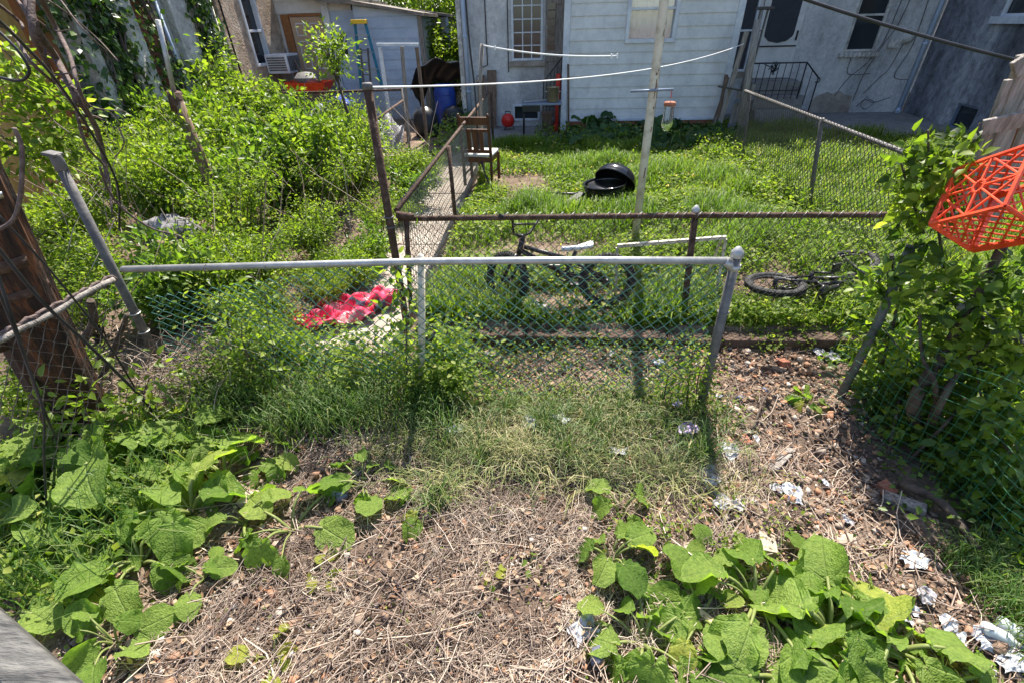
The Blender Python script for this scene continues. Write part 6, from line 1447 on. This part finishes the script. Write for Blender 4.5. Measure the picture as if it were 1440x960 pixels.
bush('bush', 'loose sunlit tangle of leafy stems over the plastic mesh fence', [(P(1235, 470, 2.65), .15), (P(1300, 520, 2.35), .2), (P(1350, 480, 2.3), .2), (P(1425, 480, 2.15), .22), (P(1430, 590, 1.95), .22), (P(1345, 640, 2.0), .16), (P(1405, 690, 1.75), .16), (P(1260, 590, 2.35), .15), (P(1225, 400, 2.85), .12, .6)], 1350, .062, 'shrub',
     [([P(1420, 640, 1.9), P(1380, 560, 2.1), P(1370, 470, 2.3)], .006), ([P(1350, 640, 2.0), P(1300, 540, 2.3), P(1240, 460, 2.6)], .006), ([P(1440, 560, 2.0), P(1400, 520, 2.15), P(1340, 500, 2.3)], .006), ([P(1300, 610, 2.15), P(1330, 540, 2.2), P(1400, 470, 2.2)], .008)])
bush('bush', 'low dark bramble bush at the foot of the slanting grey post on the right', [(GG(1230, 590) + Vector((.05, .05, .15)), .2), (GG(1265, 620) + Vector((.1, 0, .12)), .2), (GG(1215, 545) + Vector((.1, .1, .2)), .18), (GG(1300, 660) + Vector((.1, 0, .10)), .18)], 750, .065, 'shrub',
     [([GG(1250, 640), GG(1240, 600) + Vector((0, 0, .25)), GG(1235, 570) + Vector((0, 0, .45))], .010), ([GG(1270, 655), GG(1300, 640) + Vector((0, 0, .3)), GG(1330, 600) + Vector((0, 0, .4))], .010)])
bush('bush', 'dark leafy bush filling the lower right edge around the curved root', [(GG(1420, 800) + Vector((.15, 0, .1)), .2), (GG(1440, 720) + Vector((.2, 0, .25)), .25), (GG(1400, 680) + Vector((.2, .05, .2)), .22), (GG(1350, 690) + Vector((.1, 0, .08)), .16)], 800, .065, 'shrub',
     [([GG(1385, 745), GG(1400, 752) + Vector((0, 0, .04)), GG(1425, 745) + Vector((0, 0, .10)), GG(1455, 715) + Vector((0, 0, .18))], .022), ([GG(1360, 665) + Vector((0, 0, .06)), GG(1340, 655) + Vector((0, 0, .10)), GG(1355, 640) + Vector((0, 0, .12)), GG(1400, 650) + Vector((0, 0, .12))], .018), ([GG(1405, 735), GG(1415, 690) + Vector((0, 0, .1)), GG(1425, 650) + Vector((0, 0, .3))], .012)])
bush('bush', 'sparse weed stalks along the inside of the plastic mesh fence', [(GG(1330, 640) + Vector((.3, .25, .2)), .25), (GG(1400, 620) + Vector((.4, .3, .2)), .3), (GG(1300, 560) + Vector((.35, .3, .2)), .25)], 800, .06, 'shrub', [([GG(1330, 640) + Vector((.3, .2, 0)), GG(1330, 640) + Vector((.33, .2, .5))], .008)])
b = MB(); b.lathe(tuple(P(1212, 509, 2.62)), [(0, .024), (.02, .018), (.026, 0), (.02, -.016), (0, -.02)], 12); tag(b.build('fruit', M['yellow']), 'small round yellow ball caught beside the slanting grey post', 'ball')
# climbers at the near fence posts
spray('vine', 'leafy bindweed climbing the cream fence post under the silver rail', 'vine', None, [[Vector((-.95, 2.45, .0)), Vector((-.9, 2.47, .4)), Vector((-.86, 2.5, .75)), Vector((-.9, 2.55, 1.0))], [Vector((-1.1, 2.5, 0)), Vector((-1.1, 2.55, .35)), Vector((-1.0, 2.6, .55))], [Vector((-.7, 2.5, 0)), Vector((-.66, 2.5, .3)), Vector((-.68, 2.55, .5))]], 420, .055, 'shrub', .07, True)
spray('vine', 'small-leaved climber round the foot of the capped grey post', 'vine', None, [[Vector((1.0, 2.42, 0)), Vector((.98, 2.44, .25)), Vector((.96, 2.45, .5))], [Vector((.85, 2.45, 0)), Vector((.84, 2.45, .3))], [Vector((1.05, 2.38, 0)), Vector((1.02, 2.4, .3)), Vector((1.05, 2.42, .42))]], 650, .032, 'weed', .06, True)
spray('vine', 'leafy stems climbing through the wire left of the blanket', 'vine', None, [[Vector((-1.9, 2.5, 0)), Vector((-1.85, 2.5, .4)), Vector((-1.8, 2.55, .8))], [Vector((-2.2, 2.55, 0)), Vector((-2.2, 2.55, .5)), Vector((-2.1, 2.6, .9))], [Vector((-1.6, 2.5, 0)), Vector((-1.5, 2.55, .35))], [Vector((-2.0, 2.5, .0)), Vector((-2.05, 2.5, .4)), Vector((-2.0, 2.5, .6))]], 620, .055, 'shrub', .10, True)
b = MB(); c = curve(wob([(-.86, 2.62, 0), (-.80, 2.64, .3), (-.83, 2.66, .5), (-.85, 2.66, .62)], .01), 6); b.tube(c, [.024 * (1.1 - .6 * i / len(c)) for i in range(len(c))], 7); b.tube(wob([(-.80, 2.64, .33), (-.74, 2.66, .45)], .005), .012, 6)
tag(b.build('stump', M['bark']), 'dead brown sapling stump right behind the cream fence post', 'stump')

# ---- trees behind
def tree(name, label, x, y, h, r, n, ls, group='trees behind the houses', tr=.28, lowc=.35):
    root = empty(name, (x, y, 0), label, 'tree', group); b = MB(); b.tube(wob([(0, 0, -.2), (.1, 0, h * .3), (0, .1, h * .6), (.1, 0, h * .9)], .08), [tr, tr * .8, tr * .55, tr * .15], 12); PP = []
    for k in range(16):
        a = RNG.uniform(0, 6.28); z0 = h * RNG.uniform(.25, .75); e = Vector((r * RNG.uniform(.6, 1) * math.cos(a), r * RNG.uniform(.6, 1) * math.sin(a), min(h, z0 + h * RNG.uniform(.0, .3)))); 
        b.tube(curve([Vector((0, 0, z0)), e * .5 + Vector((0, 0, z0 * .5 + .3)), e], 4), [tr * .3 * (1 - i / 10) for i in range(9)], 6)
        for j in range(5):
            c = np.array([e.x, e.y, e.z]) * RNG.uniform(.5, 1.05) + RNG.normal(size=3) * r * .2; PP.append(c + RNG.normal(size=(n // 80, 3)) * r * .16)
    b.build('trunk', M['bark'], root); PP = np.concatenate(PP); N = len(PP); PP[:, 2] = np.where(PP[:, 2] < h * lowc * .3, h * .5, PP[:, 2])
    link('crown', leafmesh('crown', PP, ls * RNG.uniform(.6, 1.3, N), rdir(N), rdir(N, .8, .6), .6), M['tree'], root); return root
tree('tree', 'tree with a dark bare trunk in the gap between the sheds and the stucco house', -3.25, 21, 9, 3.6, 6000, .22)
tree('tree', 'bright leafy tree behind the small grey shed', -6, 26, 10, 4.2, 6000, .26); tree('tree', 'bright leafy tree just left of the stucco house corner, farther back', -1.5, 27, 8, 3.5, 6000, .26)
tree('tree', 'bright leafy tree behind the blue clapboard shed', -9, 27, 11, 4.5, 5000, .28)
sh = shrub('shrub', 'leafy shrub behind the tarpaulin in the gap beside the downspout', 'shrub', 'shrubs behind the alley', 1.8, 1.0, 5000, .10, 'shrub', 18, clump=.14, thick=.02); put(sh, -3.0, 15.2, .1, 0, 1.15)
for x, y, s, lb in ((-2.4, 17.0, 1.3, 'leafy shrub at the foot of the dark tree trunk'), (-3.6, 18.5, 1.5, 'leafy shrub beyond the small grey shed wall'), (-1.9, 19.5, 1.6, 'leafy shrub farthest back in the gap beside the downspout')):
    o = copy_tree(sh); put(o, x, y, .1, x, s, lb)
sh2 = copy_tree(protos[2]); put(sh2, -2.0, 12.9, .05, 1, .7, 'dark leafy weeds at the foot of the white downspout'); 

# ============================================================ LITTER
def lz(x, y): return np.clip(np.exp(-((x + .15) / 1.45) ** 6), 0, 1) * np.where(y < 2.1, 1., .35)
xy = scatter(30000, -1.75, 1.9, .6, 2.7, lambda x, y: lz(x, y) * (.12 + .88 * smooth(-.4, .4, vn(x * 2, y * 2, 1.3)))); n = len(xy)
az = RNG.normal(.9, .9, n) + .6 * vn(xy[:, 0] * 1.5, xy[:, 1] * 1.5, .8)
stuff('straw_litter', stickmesh('straw_litter', lift(xy, .012) + np.array([0, 0, 1]) * (RNG.random((n, 1)) ** 2 * .045), RNG.uniform(.03, .16, n), RNG.uniform(.0007, .0020, n), az, RNG.normal(0, .16, n), .35, np.clip(RNG.beta(1.8, 1.8, n) + .2 * vn(xy[:, 0] * 2, xy[:, 1] * 2, 1.5), 0, 1)), 'straw')
xy = scatter(3200, -1.9, 2.0, .6, 3.1, lambda x, y: np.where(y < 2.2, .8, .4)); n = len(xy)
stuff('twigs', stickmesh('twigs', lift(xy, .018) + np.array([0, 0, 1]) * (RNG.random((n, 1)) ** 2 * .03), RNG.uniform(.1, .42, n), RNG.uniform(.0014, .0042, n), RNG.normal(.7, .8, n), RNG.normal(0, .12, n), .28, RNG.beta(1.5, 2, n)), 'straw')
xy = scatter(22000, -2.2, 2.2, .6, 3.15, lambda x, y: .35 * smooth(.9, 1.2, x) + .3 + .7 * smooth(-.4, .5, vn(x * 3, y * 3, 2)) * np.where(x > -1.6, 1, .4)); n = len(xy)
stuff('rubble_chips', chipmesh('rubble_chips', lift(xy, .012), RNG.uniform(.0025, .009, n) * (1 + 2.0 * (RNG.random(n) < .10)), np.clip(RNG.beta(1.2, 1.6, n) + .15 * smooth(.2, .8, vn(xy[:, 0] * 3, xy[:, 1] * 3, 1)), 0, 1)), 'chips')
xy = scatter(1500, -1.9, 2.1, .6, 3.1, lambda x, y: .25 + .75 * smooth(.9, 1.2, x) + .35 * smooth(.2, .6, vn(x * 3, y * 3, 2))); n = len(xy)
stuff('rubble_shards', chipmesh('rubble_shards', lift(xy, .014), RNG.uniform(.008, .022, n) * np.where(RNG.random(n) < .10, 2.0, 1), np.clip(RNG.beta(1.3, 1.5, n), 0, 1)), 'chips')
# white plaster crumbs in two patches
xy = np.concatenate([np.stack([RNG.normal(cx, sx, k), RNG.normal(cy, sy, k)], 1) for cx, cy, sx, sy, k in ((.17, 1.12, .06, .07, 220), (.12, .95, .07, .06, 200), (-.05, 1.3, .12, .07, 260), (.0, 2.85, .5, .12, 400), (1.25, 1.3, .12, .14, 260), (1.5, 1.05, .12, .12, 200))]); n = len(xy)
stuff('plaster_crumbs', chipmesh('plaster_crumbs', lift(xy, .004), RNG.uniform(.002, .009, n), RNG.uniform(.62, 1, n)), 'chips')
xy = scatter(5200, -1.9, 2.0, .6, 3.1, lambda x, y: .35 + .5 * np.where(y > 2.5, 1, 0) + .4 * smooth(0, .7, vn(x * 2 + 2, y * 2, 2))); n = len(xy)
stuff('dry_leaves', leafmesh('dry_leaves', lift(xy, .03), RNG.uniform(.012, .045, n), rdir(n, 0, 1) * np.array([1, 1, .3]), rdir(n, 1.0, .4), .6, None, True, .5, -.4), 'dryleaf')

def wrapper(px, py, s, m, label, cat='wrapper', asp=.7, rough=1.0, z=None, name='crumpled_wrapper', rz=None):
    if z is None: z = .07 if 560 < py < 720 and 600 < px < 985 else .025
    g = GG(px, py); n = 10; a = random.uniform(0, 6.28) if rz is None else rz; ph = random.uniform(0, 9); b = MB(); vs = []
    for i in range(n + 1):
        for j in range(n + 1):
            u, v = i / n * 2 - 1, j / n * 2 - 1; x = u * s * .5 * (1 + .15 * math.sin(v * 4 + ph)); y = v * s * .5 * asp * (1 + .2 * math.sin(u * 3 + ph))
            zz = s * rough * (.14 * math.sin(u * 3.3 + ph) * math.sin(v * 4 + ph) + .08 * math.sin(u * 9 + ph) + random.uniform(-.07, .07)) * .6
            X_, Y_ = g.x + x * math.cos(a) - y * math.sin(a), g.y + x * math.sin(a) + y * math.cos(a); vs.append((X_, Y_, gz(X_, Y_) + z + s * .06 + max(zz, -.05 * s)))
    b.add(vs, [(i * (n + 1) + j, (i + 1) * (n + 1) + j, (i + 1) * (n + 1) + j + 1, i * (n + 1) + j + 1) for i in range(n) for j in range(n)], False)
    o = b.build(name, M[m]); sm = o.modifiers.new('solid', 'SOLIDIFY'); sm.thickness = .002; return tag(o, label, cat, 'scraps of litter')
def stone(px, py, s, m, label, cat='stone', box=False, hgt=.5, name='stone', asp=.7, rz=None):
    g = GG(px, py); a = random.uniform(0, 6.28) if rz is None else rz
    if box:
        b = MB(); b.box((0, 0, 0), (s, s * asp, s * hgt)); b.v = [(x + random.uniform(-.06, .06) * s, y + random.uniform(-.06, .06) * s, z + random.uniform(-.04, .04) * s) for x, y, z in b.v]
    else:
        b = MB(); k = 9; vs = []; ra = [random.uniform(.75, 1.2) for _ in range(k)]
        for zz, sc in ((-.5, .8), (-.1, 1.0), (.3, .92), (.5, .6)):
            for j in range(k): t = 2 * math.pi * j / k; vs.append((s * .5 * sc * ra[j] * math.cos(t) + random.uniform(-.05, .05) * s, s * .5 * asp * sc * ra[j] * math.sin(t) + random.uniform(-.05, .05) * s, s * hgt * (zz + random.uniform(-.06, .06))))
        b.add(vs, [(i * k + j, i * k + (j + 1) % k, (i + 1) * k + (j + 1) % k, (i + 1) * k + j) for i in range(3) for j in range(k)] + [tuple(range(k - 1, -1, -1)), tuple(3 * k + j for j in range(k))])
    o = b.build(name, M[m], None, s * .03); o.location = (g.x, g.y, g.z + s * hgt * .32); o.rotation_euler = (random.gauss(0, .12), random.gauss(0, .12), a); return tag(o, label, cat, 'stones and brick fragments')
for t in [(640, 612, .12, 'palefoil', 'crumpled white wrapper half under dry grass below the cream post'), (745, 603, .12, 'palefoil', 'white paper scrap in matted grass, left one of the pair below the fence'), (790, 599, .10, 'palefoil', 'white paper scrap in matted grass, right one of the pair below the fence'),
          (868, 645, .09, 'palefoil', 'pointed white scrap lying in the matted grass'), (1024, 638, .13, 'palefoil', 'bright white shard on the bare soil beside the orange brick fragment'), (996, 672, .13, 'palefoil', 'white plastic wrapper at the shadow of the capped post'),
          (1022, 711, .14, 'greypaper', 'grey-white wrapper crossed by the post shadow'), (1113, 700, .13, 'palefoil', 'long white wrapper on the soil right of the post shadow'), (926, 513, .09, 'palefoil', 'white scrap caught behind the green wire near the capped post'), (757, 437, .20, 'greypaper', 'pale card lying under the front wheel of the BMX bicycle'),
          (660, 527, .07, 'palefoil', 'small white scrap behind the wire right of the cream post'), (1040, 828, .05, 'greypaper', 'small grey scrap amid the burdock clump'), (1283, 790, .13, 'clear', 'crumpled clear plastic at the edge of the bush shade'), (1245, 862, .17, 'palefoil', 'long white torn strip right of the cupped burdock leaf'),
          (1278, 860, .06, 'palefoil', 'small pinkish-white scrap right of the torn strip'), (1393, 905, .15, 'palefoil', 'silver wrapper below the plastic bottle at the bottom right'), (1370, 945, .12, 'greypaper', 'grey torn wrapper at the bottom right edge'), (1362, 770, .06, 'clear', 'small clear plastic shard in the right-hand shade'),
          (195, 655, .14, 'palefoil', 'torn white and red packaging under the tall burdock'), (188, 700, .12, 'palefoil', 'white packaging strip left of the red brick plants'), (1170, 505, .13, 'greypaper', 'pale bluish rag by the kerb near the right-hand bush'), (1150, 498, .10, 'greypaper', 'pale grey scrap on the soil below the kerb end'), (965, 614, .13, 'purple', 'shiny lilac wrapper beside the capped post in the matted grass'),
          (820, 888, .12, 'palefoil', 'white crumbly paper in the dry litter by the dark lump'), (950, 578, .06, 'purple', 'small bluish scrap at the foot of the capped post'), (1095, 437, .16, 'palefoil', 'white scrap on the kerb behind the capped post'), (990, 440, .2, 'greypaper', 'grey plastic sheet behind the rear fence post'), (1090, 690, .07, 'greypaper', 'grey scrap left of the long white wrapper'), (1190, 735, .06, 'palefoil', 'small white scrap above the flat pale slab'), (1300, 840, .09, 'greypaper', 'crumpled grey paper in the shade right of the torn strip'), (1330, 880, .08, 'palefoil', 'white scrap between the torn strip and the bottles'), (1420, 935, .10, 'palefoil', 'white scrap in the extreme bottom right corner'), (1345, 905, .07, 'clear', 'clear plastic scrap left of the bottles'), (1062, 620, .05, 'palefoil', 'tiny white scrap right of the orange brick fragment'), (1010, 560, .05, 'palefoil', 'tiny white scrap behind the capped post foot'), (690, 500, .07, 'greypaper', 'grey scrap in the rubble behind the wire'), (800, 520, .06, 'palefoil', 'white scrap in the rubble under the BMX bicycle'), (860, 500, .07, 'greypaper', 'buff-grey scrap in the rubble below the rear fence post'), (1160, 683, .05, 'palefoil', 'narrow white splinter on the soil under the bush')]:
    wrapper(*t)
for t in [(252, 790, .09, 'brick', 'small bright red-orange brick piece among the left burdock leaves', 'brick', True, .8), (352, 704, .10, 'soilstone', 'pale buff block under burdock leaves left of centre', 'block', True, .5), (1046, 622, .08, 'brick', 'orange-brown brick fragment on the bare soil by the white shard', 'brick', True, .5),
          (1076, 770, .11, 'soilstone', 'cream-topped brick piece standing out right of the brick fragments', 'brick', True, .6), (984, 752, .11, 'brownwood', 'flat brown slate fragment above the burdock clump', 'fragment', False, .2), (967, 774, .07, 'soilstone', 'small buff brick fragment left of the brown slate', 'brick', True, .5), (1188, 764, .15, 'soilstone', 'flat pale stone slab on the soil right of the clump', 'stone', False, .12),
          (1065, 800, .10, 'brownwood', 'brown broken tile beside the cream-topped brick', 'fragment', True, .15), (1040, 562, .06, 'darkstone', 'dark blue-grey stone near the kerb, left of two', 'stone', False, .7), (1075, 551, .06, 'darkstone', 'dark blue-grey stone near the kerb, right of two', 'stone', False, .7), (1060, 577, .08, 'soilstone', 'tan flat stone above the orange brick fragment', 'stone', False, .3),
          (1085, 655, .12, 'soilstone', 'tan slab of stone half buried in the soil', 'stone', False, .15), (1100, 512, .10, 'brick', 'reddish brick lying below the kerb on the right', 'brick', True, .5), (478, 700, .10, 'darkstone', 'speckled blue-grey stone by the central burdock', 'stone', False, .8), (838, 925, .08, 'darkstone', 'dark crumpled lump in the dry litter at the bottom', 'lump', False, .8),
          (677, 775, .10, 'brownwood', 'flat brown piece of bark in the litter right of centre', 'bark', True, .12), (700, 790, .08, 'vinebark', 'dark bark flake beside the flat brown bark', 'bark', True, .12), (825, 790, .05, 'brick', 'small orange brick chip left of the tall pale burdock leaf', 'brick', False, .6), (785, 845, .05, 'brick', 'small orange chip in the litter below the white crumbs', 'brick', False, .6),
          (1245, 690, .09, 'brick', 'brick half in the shade at the foot of the bush', 'brick', True, .6), (935, 768, .05, 'brownwood', 'small round brown stone left of the buff brick fragment', 'stone', False, .5), (1000, 560, .05, 'soilstone', 'small tan stone at the foot of the capped post', 'stone', False, .5), (1400, 915, .09, 'brownwood', 'brown cut branch end beside the silver wrapper', 'wood', False, .7),
          (912, 948, .045, 'redplastic', 'small shiny red cap at the bottom edge', 'cap', False, .5), (1160, 790, .06, 'soilstone', 'small buff stone below the flat pale slab', 'stone', False, .4), (1225, 800, .07, 'soilstone', 'buff stone right of the flat pale slab', 'stone', False, .3)]:
    stone(*t, name={'brick': 'brick', 'stone': 'stone', 'bark': 'bark_piece', 'lump': 'dark_lump', 'cap': 'bottle_cap', 'block': 'stone_block', 'wood': 'wood_piece', 'fragment': 'tile_fragment'}[t[5]])
def stick(pts, r, label, m='bark', bend=.008, cat='stick'):
    g = [GG(x, y) + Vector((0, 0, r + .012 + dz)) for x, y, dz in pts]; b = MB(); c = curve(wob(g, bend), 6); b.tube(c, [r * (1.1 - .5 * i / len(c)) for i in range(len(c))], 6); return tag(b.build('stick', M[m]), label, cat, 'fallen sticks')
stick([(615, 576, .06), (670, 582, .05), (725, 592, .03)], .007, 'pale straight stick lying across the grass right of the burdock leaf', 'greywood'); stick([(790, 640, .02), (830, 648, .03), (860, 660, .02)], .006, 'thin brown stick in the matted grass left of the pointed scrap')
stick([(848, 675, .03), (862, 660, .05), (875, 640, .08)], .005, 'yellowish stalk leaning on the pointed white scrap', 'timber'); stick([(1050, 610, .02), (1070, 570, .04), (1090, 550, .03)], .007, 'brown twig on the soil below the two dark stones')
stick([(950, 680, .03), (968, 640, .08), (975, 610, .12)], .005, 'long dry stalk below the lilac wrapper', 'timber'); stick([(1140, 590, .02), (1170, 640, .02), (1215, 680, .02)], .007, 'long thin twig on the soil before the bush')
stick([(1260, 690, .02), (1310, 720, .03), (1370, 790, .03)], .028, 'rotten dark log lying in the bush shade on the right'); stick([(880, 860, .02), (850, 880, .03), (920, 800, .06)], .004, 'thin bent twig beside the tall pale burdock leaf')
stick([(255, 720, .02), (225, 705, .05), (185, 690, .04)], .006, 'pink-brown twig under the left burdock leaves'); stick([(360, 900, .01), (420, 850, .03), (470, 790, .03), (500, 740, .03)], .005, 'long brown twig running up through the dry litter', 'vinebark'); stick([(250, 950, .01), (300, 900, .02), (350, 830, .03)], .006, 'brown twig running up the bottom left litter', 'vinebark')
stick([(640, 720, .01), (560, 740, .03), (480, 750, .02)], .005, 'curved twig across the litter below the central burdock', 'vinebark'); stick([(530, 800, .01), (570, 840, .03), (550, 900, .02)], .004, 'curved dark twig in the middle of the dry litter', 'vinebark')
def plank(p, q_, wd, th, label, m, z=.02):
    b = MB(); b.bar(GG(*p) + Vector((0, 0, z)), GG(*q_) + Vector((0, 0, z)), wd, th, (0, 0, 1)); return tag(b.build('plank', M[m], bevel=.004), label, 'plank', 'bits of board')
plank((1085, 662), (1112, 634), .05, .015, 'short flat brown board on the bare soil right of the post shadow', 'greywood'); plank((960, 850), (1030, 905), .03, .025, 'yellowish split timber under the burdock clump', 'timber', .04); plank((960, 905), (975, 960), .03, .02, 'pale board end at the bottom edge beside the round leaf', 'soilstone')
plank((1060, 515), (1095, 522), .05, .03, 'dark rotten board beside the kerb on the right', 'brownwood'); plank((1240, 700), (1300, 720), .07, .04, 'dark rotten board end at the foot of the bush', 'greywood')
# plastic bottles at the bottom right
for (p, q_, lb) in (((1375, 885), (1425, 912), 'clear plastic bottle lying at the bottom right, nearer to the shade'), ((1395, 876), (1440, 905), 'clear plastic bottle lying at the bottom right edge, farther one')):
    a, c = GG(*p) + Vector((0, 0, .035)), GG(*q_) + Vector((0, 0, .035)); d = (c - a); l = d.length; rot = d.to_track_quat('Z', 'Y').to_matrix(); b = MB(); b.lathe(a, [(0, 0), (.026, .004), (.03, .02), (.028, l * .3), (.03, l * .5), (.03, l * .7), (.014, l * .92), (.013, l)], 16, rot)
    e = empty('plastic_bottle', tuple(a), lb, 'bottle', 'plastic bottles'); b.build('body', M['clear'], e); b = MB(); b.tube([a + rot @ Vector((0, 0, l)), a + rot @ Vector((0, 0, l + .018))], .015, 12); b.build('cap', M['skyblue'], e); fix(e)
